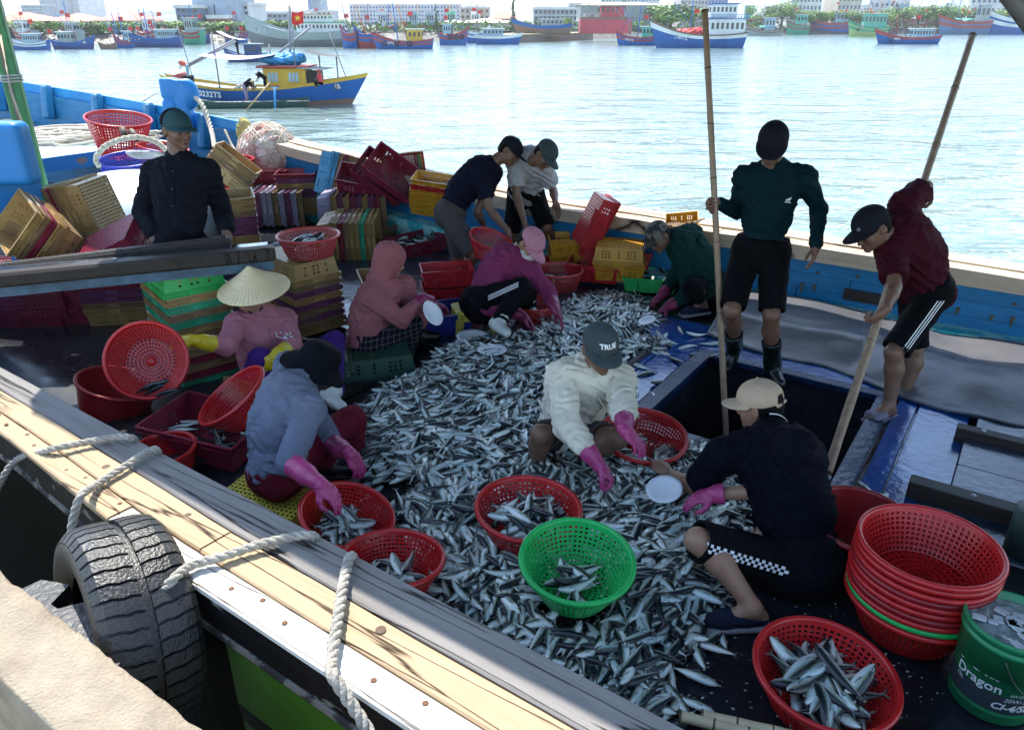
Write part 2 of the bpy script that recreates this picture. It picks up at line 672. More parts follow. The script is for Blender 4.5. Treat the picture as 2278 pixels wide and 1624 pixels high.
# --- wood and paint
def wood_mat(name, light, dark, wet=0.0, rough=.75, crack=1.0):
    m = bpy.data.materials.new(name)
    m.use_nodes = True
    nt = m.node_tree; N, L = nt.nodes, nt.links
    b = N['Principled BSDF']
    g = N.new('ShaderNodeNewGeometry')
    mp = N.new('ShaderNodeMapping')
    mp.vector_type = 'POINT'
    ang = math.atan2(AX.y, AX.x)
    mp.inputs['Rotation'].default_value = (0, 0, -ang)
    L.new(g.outputs['Position'], mp.inputs[0])
    sc = N.new('ShaderNodeMapping')
    sc.inputs['Scale'].default_value = (.9, 9, 9)
    L.new(mp.outputs[0], sc.inputs[0])
    oi = N.new('ShaderNodeObjectInfo')
    ad = N.new('ShaderNodeVectorMath'); ad.operation = 'ADD'
    L.new(sc.outputs[0], ad.inputs[0]); L.new(oi.outputs['Random'], ad.inputs[1])
    n1 = N.new('ShaderNodeTexNoise'); n1.inputs['Scale'].default_value = 2.2; n1.inputs['Detail'].default_value = 8; n1.inputs['Roughness'].default_value = .7; n1.inputs['Distortion'].default_value = .8
    L.new(ad.outputs[0], n1.inputs['Vector'])
    c = ramp(nt, n1.outputs['Fac'], [(.25, dark), (.42, tuple((a + 2 * q) / 3 for a, q in zip(dark, light))), (.60, light)])
    # cracks
    s2 = N.new('ShaderNodeMapping'); s2.inputs['Scale'].default_value = (.55, 11, 1)
    L.new(mp.outputs[0], s2.inputs[0])
    vo = N.new('ShaderNodeTexVoronoi'); vo.feature = 'DISTANCE_TO_EDGE'; vo.inputs['Scale'].default_value = 1.1
    n2 = N.new('ShaderNodeTexNoise'); n2.inputs['Scale'].default_value = 3; n2.inputs['Detail'].default_value = 5
    L.new(s2.outputs[0], n2.inputs['Vector'])
    mx = N.new('ShaderNodeVectorMath'); mx.operation = 'MULTIPLY_ADD'; mx.inputs[1].default_value = (.35, .35, .35)
    L.new(n2.outputs['Color'], mx.inputs[0]); L.new(s2.outputs[0], mx.inputs[2])
    L.new(mx.outputs[0], vo.inputs['Vector'])
    ck = ramp(nt, vo.outputs['Distance'], [(.004, (0, 0, 0)), (.03, (1, 1, 1))])
    n3 = N.new('ShaderNodeTexNoise'); n3.inputs['Scale'].default_value = 1.3
    L.new(g.outputs['Position'], n3.inputs['Vector'])
    gate = ramp(nt, n3.outputs['Fac'], [(.44, (1, 1, 1)), (.52, (0, 0, 0))])
    lite = N.new('ShaderNodeMixRGB'); lite.blend_type = 'LIGHTEN'; lite.inputs[0].default_value = 1
    L.new(ck, lite.inputs[1]); L.new(gate, lite.inputs[2])
    # grain lines
    s3 = N.new('ShaderNodeMapping'); s3.inputs['Scale'].default_value = (.8, 30, 30)
    L.new(mp.outputs[0], s3.inputs[0])
    n4 = N.new('ShaderNodeTexNoise'); n4.inputs['Scale'].default_value = 3.5; n4.inputs['Detail'].default_value = 6; n4.inputs['Distortion'].default_value = .5
    L.new(s3.outputs[0], n4.inputs['Vector'])
    gr = ramp(nt, n4.outputs['Fac'], [(.34, (.6, .57, .55)), (.5, (1, 1, 1))])
    m1 = N.new('ShaderNodeMixRGB'); m1.blend_type = 'MULTIPLY'; m1.inputs[0].default_value = .3
    L.new(c, m1.inputs[1]); L.new(gr, m1.inputs[2])
    m2 = N.new('ShaderNodeMixRGB'); m2.blend_type = 'MIX'
    L.new(lite.outputs[0], m2.inputs[0]); m2.inputs[1].default_value = (dark[0] * .12, dark[1] * .1, dark[2] * .1, 1)
    L.new(m1.outputs[0], m2.inputs[2])
    L.new(m2.outputs[0], b.inputs['Base Color'])
    b.inputs['Roughness'].default_value = rough
    b.inputs['Specular IOR Level'].default_value = .18
    bp = N.new('ShaderNodeBump'); bp.inputs['Strength'].default_value = .6 * crack; bp.inputs['Distance'].default_value = .004
    bm = N.new('ShaderNodeMath'); bm.operation = 'ADD'
    L.new(n4.outputs['Fac'], bm.inputs[0])
    L.new(lite.outputs[0], bm.inputs[1])
    L.new(bm.outputs[0], bp.inputs['Height'])
    L.new(bp.outputs[0], b.inputs['Normal'])
    return m
WOOD = wood_mat('shaded_gunwale_wood', (.22, .205, .195), (.13, .12, .115))  # inner planks: canopy shade put into a greyer copy of the wood
WOOD2 = wood_mat('fresh_gunwale_wood', (.42, .31, .195), (.32, .23, .14))
WOODW = wood_mat('whitened_plank', (.62, .60, .56), (.42, .36, .28))
WOODF = wood_mat('far_rail_wood', (.52, .42, .32), (.33, .25, .18))
WOODD = wood_mat('dark_tarred_wood', (.040, .034, .030), (.016, .014, .013), rough=.5)
RUST = mat('rusty_iron', (.22, .10, .05), .8, var=.35, vscale=60)
BLUE = mat('blue_boat_paint', (.008, .19, .43), .38, var=.18, vscale=5, bump=.2, bscale=18, stretch=(1, 1, 3), rvar=.1)
BLUEW = mat('worn_blue_paint', (.012, .27, .60), .45, col2=(.008, .19, .48), vscale=4, bump=.3, bscale=14)
BLUEC = mat('chipped_blue_paint', (.008, .19, .52), .45, col2=(.20, .18, .16), vscale=3.2, hard=True, th=.33, bump=.2, bscale=12)
BLUED = mat('wet_blue_deck', (.006, .085, .33), .13, col2=(.004, .035, .15), vscale=2.3, bump=.22, bscale=22, coat=.5, rvar=.10, world=True)
PALEB = mat('wet_worn_deck', (.030, .046, .075), .16, col2=(.010, .018, .036), vscale=3.0, bump=.25, bscale=16, coat=.15, rvar=.12, world=True)
TARW = mat('wet_black_deck', (.006, .007, .009), .2, col2=(.013, .017, .026), vscale=2.6, bump=.3, bscale=9, rvar=.14, world=True)
RUBB = mat('black_rubber_sheet', (.020, .023, .028), .33, col2=(.012, .013, .016), vscale=2.2, bump=.25, bscale=7, rvar=.16, world=True)
GREYS = mat('grey_rubber_sheet', (.13, .125, .13), .32, col2=(.07, .075, .09), vscale=1.6, bump=.25, bscale=10, rvar=.10, world=True)
TURQ = mat('turquoise_paint', (.03, .42, .46), .45, col2=(.30, .62, .60), vscale=3, hard=True, world=True)
WHITEP = mat('worn_white_paint', (.70, .74, .74), .5, col2=(.35, .52, .58), vscale=1.4, world=True)
GREENH = mat('green_hull_paint', (.085, .27, .02), .5, col2=(.05, .17, .02), vscale=2, world=True)
BLACKH = mat('tarred_hull', (.006, .006, .007), .5, spec=.2, col2=(.22, .21, .18), vscale=5, hard=True, th=.36, bump=.5, bscale=12, world=True, stretch=(1, 1, 2.2))

boat = root('fishing_boat', 'large wooden fishing boat with blue bulwark and pale gunwales moored at the quay', 'boat', (0, 0, 0))
HOLE = (-1.60, -.50, 3.72, 4.84)

def slab(mb, s0, s1, t0, t1, z0, z1, bev=0.0):
    mb.box(BW((s0 + s1) / 2, (t0 + t1) / 2, (z0 + z1) / 2), (s1 - s0, t1 - t0, z1 - z0), Matrix((AX, BX, Vector((0, 0, 1)))).transposed(), bev)
    return mb

# near gunwale: three planks, the outer one butted into lengths
NGI = [(-9.0, 1.62), (-5.5, 1.45), (-4.13, 1.40), (-.42, 1.34), (4.0, 1.26)]
NGO = [(-9.0, 1.36), (-5.5, 1.18), (-3.39, 1.08), (-2.1, .97), (-.98, .95), (4.0, .93)]
def lin(L, s):
    for (a, b) in zip(L, L[1:]):
        if s <= b[0]:
            f = (s - a[0]) / (b[0] - a[0])
            return a[1] + (b[1] - a[1]) * f
    return L[-1][1]
def sheer(s):
    return .60 + max(0, -s - 4.5) ** 2 * .020
def rail(name, m, s0, s1, f0, f1, zt, zb, gap=.003, n=14, wob=.0025):
    mb = MB()
    rings = []
    for i in range(n + 1):
        s = s0 + (s1 - s0) * i / n
        ti, to = lin(NGI, s), lin(NGO, s)
        a = to + (ti - to) * f0 + gap; b = to + (ti - to) * f1 - gap
        h = sheer(s)
        q = lambda k: wob * math.sin(s * 7.3 + k * 2.1 + f0 * 9)
        pts = [(a, h + zb), (a, h + zt - .006 + q(1)), (a + .006, h + zt + q(1)), (b - .006, h + zt + q(2)), (b, h + zt - .006 + q(2)), (b, h + zb)]
        rings.append([BW(s, t, z) for t, z in pts])
    mb.loft(rings, smooth=False)
    return mb.build(name, m, boat)
rail('gunwale_plank', WOOD, -9, -4.35, .60, 1.0, 0, -.16)
rail('gunwale_plank', WOOD, -4.342, 3.9, .60, 1.0, 0, -.16)
rail('gunwale_plank', WOOD2, -9, -3.43, .27, .60, -.001, -.10)
rail('gunwale_plank', WOOD2, -3.424, -2.0, .27, .60, .002, -.10)
rail('gunwale_plank', WOOD2, -1.994, 3.9, .27, .60, -.001, -.10)
rail('gunwale_plank', WOOD2, -9, -3.32, 0, .27, -.002, -.022)
rail('gunwale_plank', WOOD2, -3.315, -2.42, 0, .27, .003, -.022)
rail('gunwale_plank', WOODW, -2.414, -1.86, 0, .27, -.003, -.022)
rail('gunwale_plank', WOODW, -1.855, 3.9, 0, .27, 0, -.022)
bolt = MB(); bolt.ell((0, 0, 0), (.009, .009, .0035), nu=10, nv=6)
bme = bolt.mesh('bolt_head', RUST)
s = -3.7
k = 0
while s < 1.0:
    ti, to = lin(NGI, s), lin(NGO, s)
    o = obj('bolt_head', bme, boat)
    o.location = BW(s, to + (ti - to) * (.20 if k % 2 else .14), sheer(s) + .002)
    s += .11 + .09 * rnd.random(); k += 1
for (ss, ff) in ((-2.75, .45), (-1.25, .5), (-.62, .42), (-.2, .5), (-1.9, .35), (-2.2, .5)):
    ti, to = lin(NGI, ss), lin(NGO, ss)
    kb = MB(); kb.lathe([(0, .0015), (.010, .0015), (.016, 0)], 14, BW(ss, to + (ti - to) * ff, sheer(ss) + .0015))
    kb.build('wood_knot', mat('knot', (.10, .05, .03), .7), boat)

# outer strakes and hull side facing the quay
def hull_strip(name, m, prof, s0=-9, s1=3.9, n=30, t_of=lambda s: lin(NGO, s)):
    mb = MB()
    V = []
    for i in range(n + 1):
        s = s0 + (s1 - s0) * i / n
        for (dt, z) in prof:
            V.append(BW(s, t_of(s) + dt, sheer(s) - .6 + z))
    m_ = len(prof)
    F = [(i * m_ + k, i * m_ + k + 1, (i + 1) * m_ + k + 1, (i + 1) * m_ + k) for i in range(n) for k in range(m_ - 1)]
    mb.add(V, F, False)
    return mb.build(name, m, boat)
hull_strip('tarred_strake', BLACKH, [(.10, .574), (.010, .573), (.008, .452), (.03, .445)])
hull_strip('ledge', mat('scraped_ledge', (.20, .19, .16), .7, col2=(.03, .03, .03), vscale=9, hard=True, world=True), [(.03, .445), (.002, .443), (.0, .425), (.03, .42)])
hull_strip('lower_strake', BLACKH, [(.03, .42), (.02, .418), (.02, .385), (.05, .38)])
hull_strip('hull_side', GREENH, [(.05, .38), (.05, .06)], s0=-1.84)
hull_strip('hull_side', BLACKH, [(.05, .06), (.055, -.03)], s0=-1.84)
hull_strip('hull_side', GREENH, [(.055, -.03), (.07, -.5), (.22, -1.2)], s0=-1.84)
hull_strip('hull_side', mat('black_hull_and_gap_shade', (.004, .004, .004), .7, spec=.08), [(.05, .38), (.12, -.7), (.22, -1.2)], s1=-1.84)  # black forward of the green: dark paint plus quay-gap shade put into the colour
hull_strip('boot_top', mat('black_hull_and_gap_shade', (.004, .004, .004), .7, spec=.08), [(.22, -1.2), (.3, -2.2)])
# near bulwark inner face
hull_strip('inner_bulwark', TARW, [(.0, .45), (.0, -.02)], t_of=lambda s: lin(NGI, s) - .03)

# deck plates round the open hatch
def deckpart(name, m, *rects):
    mb = MB()
    for r_ in rects:
        slab(mb, *r_)
    return mb.build(name, m, boat)
s0, s1, t0, t1 = HOLE
deckpart('deck', TARW, (-16, s0 - .08, 1.25, 6.6, -.10, -.006), (s0 - .08, s1 + .06, 1.25, t0 - .04, -.10, -.006), (s1 + .06, 4, 1.25, 6.6, -.10, -.006), (s0 - .08, s1 + .06, t1 + .06, 6.6, -.10, -.006))
# hold walls below the hatch
for r_ in ((s0 - .05, s0, t0, t1, -1.2, -.005), (s1, s1 + .05, t0, t1, -1.2, -.005), (s0, s1, t1, t1 + .05, -1.2, -.005), (s0, s1, t0 - .05, t0, -1.2, -.005)):
    slab(MB(), *r_).build('hold_wall', TARW, boat)
slab(MB(), s0, s1, t0, t1, -1.25, -1.2).build('hold_floor', TARW, boat)
COAM = mat('wet_dark_coaming', (.005, .022, .075), .30, col2=(.003, .008, .025), vscale=4, spec=.3, bump=.3, bscale=25, rvar=.12, world=True)
# coaming and blue deck boards
def board(s0, s1, t0, t1, z0, z1, m, name='deck_board', bev=.006):
    return slab(MB(), s0, s1, t0, t1, z0, z1, bev).build(name, m, boat)
board(s0 - .11, s1 + .10, t1 + .0, t1 + .09, -.05, .030, COAM, 'hatch_coaming')
board(s1 + .0, s1 + .10, t0 - .12, t1 - .003, -.05, .030, COAM, 'hatch_coaming')
board(s0 - .11, s0 - .0, t0 - .12, t1 - .003, -.05, .034, COAM, 'hatch_coaming')
board(s0 + .003, s1 - .003, t0 - .12, t0, -.05, .026, COAM, 'hatch_coaming')
# boards astern of the hatch (walkway), two wide ones and a narrow one
board(s1 + .125, s1 + .235, 3.25, 4.93, -.03, .010, BLUED)
board(s1 + .245, s1 + .52, 3.25, 4.93, -.03, .016, BLUED)
for i, (a, b) in enumerate(((-3.1, -1.75), (-1.74, -.35), (-.34, 1.2), (1.21, 3.9))):
    board(a, b, t1 + .10, t1 + .33, -.03, .012 + .002 * (i % 2), BLUED)
    board(a + .1, b + .1, t1 + .335, t1 + .60, -.03, .010 + .003 * (i % 2), BLUED)
# boards forward of the hatch, with the dark battens between them
for i, (a, b) in enumerate(((-1.94, -1.725), (-2.17, -1.95), (-2.47, -2.22), (-2.75, -2.48), (-3.02, -2.76))):
    board(a, b, 3.4, 4.93, -.03, .014 + .003 * (i % 2), BLUED)
board(-2.215, -2.175, 3.5, 4.98, -.03, .075, WOODD, 'batten')
board(-2.03, -1.99, 3.9, 4.90, .0, .045, WOODD, 'batten')
# hatch cover to the right, between dark battens
cov = (.06, 2.6, 3.84, 4.50)
board(.02, 1.3, 3.84, 4.16, -.03, .055, PALEB, 'cover_board')
board(.02, 1.3, 4.165, 4.50, -.03, .053, PALEB, 'cover_board')
board(1.305, 2.7, 3.84, 4.50, -.03, .055, PALEB, 'cover_board')
board(-.03, 2.7, 4.505, 4.585, -.02, .10, WOODD, 'batten')
board(-.16, 2.7, 3.74, 3.832, -.02, .105, WOODD, 'batten')
board(.06, 2.7, 4.59, 4.84, -.03, .045, PALEB, 'cover_board')
board(-.10, 2.7, 3.42, 3.732, -.03, .030, PALEB, 'cover_board')
board(-.05, 2.7, 3.10, 3.40, -.03, .035, TARW, 'cover_board')
for (a, b) in ((.12, 3.79), (.75, 3.79), (1.25, 3.78), (.10, 4.545), (.9, 4.55)):
    kb = MB(); kb.lathe([(0, .007), (.010, .006), (.013, 0)], 12, BW(a, b, .103)); kb.build('bolt_head', mat('galvanised', (.5, .52, .55), .4, metal=.7), boat)
# sunken lifting ring
slab(MB(), .43, .53, 4.02, 4.09, .052, .0575).build('ring_plate', mat('galvanised', (.5, .52, .55), .4), boat)
slab(MB(), .445, .515, 4.032, 4.078, .0576, .0585).build('ring_recess', BLACKH, boat)

# far side: cap rail, bulwark planks, turquoise waterway
def FT(s):                                    # outer edge of the far cap
    return 6.5 - max(0, -s - 8.3) ** 1.6 * .105
def FZ(s):
    return .59 + max(0, -s - 3.6) ** 1.35 * .042
def farstrip(name, m, s0, s1, ta, tb, za, zb, n=16, wob=0.0, smooth=False):
    mb = MB(); rings = []
    for i in range(n + 1):
        s = s0 + (s1 - s0) * i / n
        f, z = FT(s), FZ(s) - .59
        w_ = wob * math.sin(s * 5 + ta * 7)
        zl = zb + z if zb > .2 else zb
        rings.append([BW(s, f + ta, zl), BW(s, f + ta, za + z + w_), BW(s, f + tb, za + z + w_), BW(s, f + tb, zl)])
    mb.loft(rings, smooth)
    return mb.build(name, m, boat)
for (a, b, e) in ((-8.30, -5.2, 0), (-5.194, -2.4, .004), (-2.394, .75, 0), (.756, 3.9, .003)):
    farstrip('cap_plank', WOODF, a, b, -.235, -.02, .59 + e, .50, wob=.004)
    farstrip('cap_plank', WOODF, a + .3, b + .3, -.40, -.238, .575 + e, .46, wob=.004)
for i, (zz0, zz1) in enumerate(((.34, .458), (.22, .337), (.09, .217), (-.02, .087))):
    for (a, b) in ((-8.3, -4.1 + .5 * i), (-4.094 + .5 * i, -.6 - .4 * i), (-.594 - .4 * i, 3.9)):
        farstrip('bulwark_plank', BLUE, a, b, -.33, -.30 - .004 * (i % 2), zz1, zz0 if zz0 > .2 else zz0, n=10)
farstrip('outer_planking', BLUE, -8.3, 3.9, -.10, -.02, .50, -1.6, n=20)
farstrip('bow_planking', BLUE, -15, -8.3, -.10, -.02, .50, -1.6, n=20)
farstrip('waterway', TURQ, -8.3, 3.9, -.50, -.333, .135, .0)
# rust weeps and the dark repair patch on the bulwark
for k in range(34):
    s = -2.3 + k * .115 + rnd.uniform(-.03, .03)
    if -1.06 < s < -.62 or rnd.random() < .25:
        continue
    mb = MB(); w_ = .008 + .010 * rnd.random(); z0_ = .27 + rnd.uniform(-.01, .01); l_ = .05 + .07 * rnd.random()
    tt = FT(s) - .3415
    mb.add([BW(s - w_, tt, z0_), BW(s + w_, tt, z0_), BW(s + w_ * .5, tt, z0_ - l_ * .7), BW(s, tt, z0_ - l_), BW(s - w_ * .7, tt, z0_ - l_ * .6)], [(0, 1, 2, 3, 4)])
    mb.build('rust_stain', mat('rust_weep', (.035, .06, .05), .7, col2=(.10, .07, .03)), boat)
mb = MB(); slab(mb, -1.03, -.66, FT(-1) - .352, FT(-1) - .338, .185, .275); mb.build('repair_patch', WOODD, boat)
for (ss, zz) in ((-2.3, .36), (-1.25, .36), (-.95, .38), (.1, .37), (.45, .36), (.3, .20), (-.55, .36)):
    mb = MB(); mb.ell(BW(ss, FT(ss) - .338, zz), (.012, .012, .012)); mb.build('bolt_head', RUST, boat)

# blue bow bulwark: broad boards between standing timbers
def wallboard(s0, s1, zlo, m, th=.035, dt=-.06, n=5, rise=0.0):
    mb = MB(); rings = []
    for i in range(n + 1):
        s = s0 + (s1 - s0) * i / n
        f, z = FT(s), FZ(s) - .59
        rings.append([BW(s, f + dt, zlo + z), BW(s, f + dt, .60 + z + rise), BW(s, f + dt + th, .60 + z + rise), BW(s, f + dt + th, zlo + z)])
    mb.loft(rings, False)
    return mb.build('bulwark_board', m, boat)
edges = [-8.35, -9.25, -10.15, -11.0, -11.8, -12.55, -13.3, -14.2]
for i in range(len(edges) - 1):
    wallboard(edges[i + 1] + .03, edges[i] - .03, .18, BLUEW, rise=.02)
    s = edges[i + 1]
    f, z = FT(s), FZ(s)
    mb = MB()
    # standing timber leaning inboard, rounded head
    mb.box(BW(s, f - .15, z - .17), (.13, .15, .46), Matrix((AX, BX, Vector((0, 0, 1)))).transposed() @ Matrix.Rotation(-.15, 3, 'X'), .03)
    mb.build('timber_head', BLUE, boat)
wallboard(-14.2, -8.3, -.2, BLUEW, th=.02, dt=-.03, n=10, rise=-.05)
# bitt with a rounded head
q = T_ = None
def TP(px_, py_, t):
    r = ray(px_, py_); k = t / (r[0] * BX.x + r[1] * BX.y)
    return Vector((r[0] * k, r[1] * k, CAM_H + r[2] * k))
bp = TP(408, 215, 6.15)
s_ = Sdf()
s_.box(bp + Vector((0, 0, -.12)), (.08, .10, .33), rad=.03, k=0)
s_.ell(bp + Vector((.08, -.02, .03)), (.14, .09, .19), k=.02)
s_.box(bp + Vector((-.16, 0, .10)), (.10, .10, .13), rad=.04, k=.03)
s_.box(bp + Vector((-.17, -.02, -.16)), (.09, .10, .12), rad=.04, k=.03)
sdf_obj('bow_bitt', s_.mesh(.018), BLUEC, boat)

# foredeck platform
f0, f1 = G(70, 356, .75), G(232, 334, .75)
fd = (f1 - f0).normalized(); fn = Vector((-fd.y, fd.x, 0))
a_, b_ = f0 - fd * 5.5, f1 + fd * .9
V = [a_, b_, b_ + fn * 1.9, a_ + fn * 3.9]
mb = MB(); mb.add([v for v in V] + [v - Vector((0, 0, .17)) for v in V], [(0, 1, 2, 3), (4, 7, 6, 5), (0, 4, 5, 1), (1, 5, 6, 2), (2, 6, 7, 3), (3, 7, 4, 0)])
mb.build('foredeck', WHITEP, boat)
mb = MB(); mb.bar(a_ + Vector((0, 0, -.085)) - fn * .006, b_ + Vector((0, 0, -.085)) - fn * .006, .165, .012, up=fn); mb.build('foredeck_edge', BLUEC, boat)
# timber at the left, blue upright with a rounded head on a heavy beam
p = D(22, 335, 5.3)
s_ = Sdf(); s_.box(p + Vector((-.20, .0, -.02)), (.34, .09, .21), rad=.05, k=0); s_.mesh
sdf_obj('windlass_cheek', s_.mesh(.014), BLUEC, boat)
p0, p1 = D(-160, 452, 5.1), D(84, 424, 5.6)
mb = MB(); mb.bar(p0, p1, .26, .30, bev=.02); mb.build('windlass_beam', BLUEC, boat)
mb = MB(); mb.bar(Vector((p0.x, p0.y, .0)), Vector((p0.x, p0.y, p0.z - .1)), .2, .2); mb.bar(Vector((p1.x - .2, p1.y, .0)), Vector((p1.x - .2, p1.y, p1.z - .12)), .16, .16); mb.build('windlass_post', BLUEC, boat)

# canopy over the working deck and its posts
can = root('canopy', 'dark canvas canopy on posts stretched over the working deck', 'canopy', BW(-2, 4, 2.6))
CANM = mat('dark_canvas', (.012, .013, .015), .9, bump=.3, bscale=8)
ZC = 2.6
offs = lambda p, zc: Vector((p.x + SD.x * (zc - p.z) / SD.z, p.y + SD.y * (zc - p.z) / SD.z, zc))
shadow = [BW(4.2, 1.24, .6), BW(-3.45, 1.24, .6), BW(-3.60, 1.30, .6), BW(-4.3, 2.2, .3)]
shadow += [G(0, 560, .3), G(60, 500, .6), G(320, 425, .8), G(520, 445, .5), G(640, 430, .5), G(800, 455, .3), G(960, 480, .2), G(1060, 540, .0), G(1150, 600, 0), G(1330, 620, .0), G(1500, 640, .12), G(1640, 660, .15), G(1810, 692, .16),
           G(1960, 728, .16), G(2100, 762, .17), G(2160, 785, .17), G(2278, 790, .17), BW(4.2, 5.75, .2)]
out = [offs(p, ZC) for p in shadow]
mb = MB(); n_ = len(out)
mb.add(out + [v + Vector((0, 0, .012)) for v in out], [tuple(range(n_)), tuple(range(2 * n_ - 1, n_ - 1, -1))] + [(i, i + n_, (i + 1) % n_ + n_, (i + 1) % n_) for i in range(n_)])
mb.build('canvas', CANM, can)
GRP = mat('green_post_paint', (.05, .26, .08), .5, col2=(.03, .15, .05), vscale=8)
mb = MB(); p = Vector((-4.36, 7.0, .0)); mb.box((p.x, p.y, 1.6), (.135, .12, 3.2), rotz(.35), .012); mb.build('post', GRP, can)
mb = MB(); mb.box((p.x + .012, p.y - .064, 1.65), (.03, .012, 3.28), rotz(.35)); mb.build('post_groove', mat('bare_post_wood', (.22, .19, .14), .8), can)
mb = MB()
for k in range(3):
    mb.tube([Vector((p.x + .085 * math.cos(a), p.y + .08 * math.sin(a), 1.72 + .02 * k + .006 * math.sin(a + k))) for a in [i * math.pi / 8 for i in range(16)]], .008, 5, closed=True)
mb.build('lashing', mat('white_cord', (.6, .6, .58), .8), can)
qa, qb = D(2252, 0, 2.6), D(2300, 66, 2.6); qd = (qb - qa).normalized()
mb = MB(); mb.tube([qa - qd * 1.1, qa, qb, qb + qd * 1.0], .028, 10); mb.build('stay', mat('grey_steel', (.18, .18, .19), .5, metal=.3), can)

# rubber sheet raised along the far side
def sheet(name, label, m, fn, nu, nv, cat='sheet', th=.012):
    mb = MB(); mb.grid(fn, nu, nv)
    top = list(mb.V); k = len(top)
    mb.V += [(v[0], v[1], v[2] - th) for v in top]
    F0 = list(mb.F)
    for f in F0:
        mb.F.append(tuple(i + k for i in f[::-1])); mb.S.append(True); mb.M.append(0)
    def edge(i, j):
        mb.F.append((i, j, j + k, i + k)); mb.S.append(False); mb.M.append(0)
    for i in range(nu):
        edge(i * (nv + 1), (i + 1) * (nv + 1)); edge((i + 1) * (nv + 1) + nv, i * (nv + 1) + nv)
    for j in range(nv):
        edge(j + 1, j); edge(nu * (nv + 1) + j, nu * (nv + 1) + j + 1)
    o = mb.build(name, m); tag(o, label, cat)
    return o
def nz3(x, y, s=1.0, seed=0):
    return mnoise.noise(Vector((x * s + seed, y * s - seed, seed * .7)))
def gsheet(u, v):
    s = -1.78 + 5.68 * u
    near = 5.16 + .05 * math.sin(s * 2.1) - .38 * min(1, max(0, (s + .9) / 1.1)) * (1 - .35 * min(1, max(0, s - .25) / .5)) + .03 * math.sin(s * 6)
    t = near + (6.02 - near) * v
    z = .035 + .13 * min(1, v / .33) ** 1.3 if s < -.7 else .03 + .12 * min(1, v / .55) + .05 * nz3(s, t, 2.2, 3)
    z += .018 * nz3(s, t, 2.4, 5) + .012 * math.sin(s * 3 + t * 4) + .006 * nz3(s, t, 8, 2)
    z += .05 * math.exp(-((s - .05) ** 2 + (t - 5.15) ** 2) / .02) if s > -.6 else 0
    if v < .02 and s > -.7:
        z = .035 + .028 * max(0, math.sin(s * 5.2 + .6))
    return BW(s, t, z)
sheet('rubber_sheet', 'grey rubber sheet with soft folds laid along the far bulwark', GREYS, gsheet, 150, 34)
def bsheet(u, v):
    s = -7.6 + 4.3 * u
    t = 1.50 + 1.95 * v
    z = .012 + .05 * math.exp(-((t - 1.95 - .05 * math.sin(s * 2)) ** 2) / .03) + .02 * (nz3(s, t, 1.6, 8) + 1) * .6 + .015 * max(0, nz3(s, t, 4, 1))
    return BW(s, t, z)
sheet('rubber_sheet', 'black wet rubber sheet with puddles spread behind the near gunwale', RUBB, bsheet, 90, 40)
def csheet(u, v):
    s = -6.6 + 4.2 * u
    t = 3.9 + 1.9 * v
    z = .008 + .012 * (nz3(s, t, 1.8, 18) + 1) + .02 * max(0, nz3(s, t, 3, 11))
    return BW(s, t, z)
sheet('rubber_sheet', 'blue-black wet sheet under the middle of the deck behind the hooded woman', mat('wet_blue_sheet', (.022, .032, .06), .24, col2=(.012, .016, .03), vscale=3, bump=.35, bscale=8, rvar=.14, world=True), csheet, 80, 40)

# --- the long beam the man leans on
beam = root('beam', 'long dark wooden beam with a stepped ledge and blue underside crossing at waist height', 'beam', D(300, 600, 4.0))
P0, P1 = D(-260, 646, 3.98), D(612, 562, 4.50)
dv = (P1 - P0).normalized(); nv_ = Vector((-dv.y, dv.x, 0))
mb = MB(); mb.bar(P0, P1, .10, .085, bev=.015); mb.build('front_rail', WOODD, beam)
mb = MB(); mb.bar(P0 + nv_ * .14 + Vector((0, 0, -.005)), P1 + nv_ * .14 - dv * .05 + Vector((0, 0, -.005)), .17, .035); mb.build('trough_board', mat('wet_dark_plank', (.03, .033, .04), .18, bump=.3, bscale=12, coat=.4), beam)
mb = MB(); mb.bar(P0 + nv_ * .27 + Vector((0, 0, -.045)), P1 + nv_ * .27 - dv * .28 + Vector((0, 0, .015)), .09, .10, bev=.02); mb.build('back_rail', WOODD, beam)
mb = MB(); mb.bar(P0 + nv_ * .02 + Vector((0, 0, -.075)), P1 + nv_ * .02 - dv * .02 + Vector((0, 0, -.075)), .05, .062); mb.build('blue_edge', mat('faded_blue_edge', (.06, .13, .20), .6, col2=(.03, .05, .07), vscale=12), beam)
mb = MB(); mb.bar(P0 + dv * .08 + nv_ * .14 + Vector((0, 0, -.95)), P0 + dv * .08 + nv_ * .14 + Vector((0, 0, -.1)), .1, .1); mb.build('post', WOODD, beam)
mb = MB(); mb.ell(P0 + dv * 1.20 + nv_ * .03 + Vector((0, 0, .046)), (.014, .014, .006)); mb.build('bolt_head', mat('galvanised', (.5, .52, .55), .4), beam)

# --- white rounded fibreglass tank lid / cover behind the crates
s_ = Sdf()
cT = Vector((-3.72, 7.35, .36))
s_.ell(cT, (.92, .80, .52), k=0)
s_.cut((0, 0, .02), (0, 0, -1))
tank = root('tank', 'large white rounded tank cover bulging behind the slanting crates', 'tank', (cT.x, cT.y, 0))
sdf_obj('shell', s_.mesh(.04), mat('pale_fibreglass', (.55, .68, .72), .4, var=.06), tank)

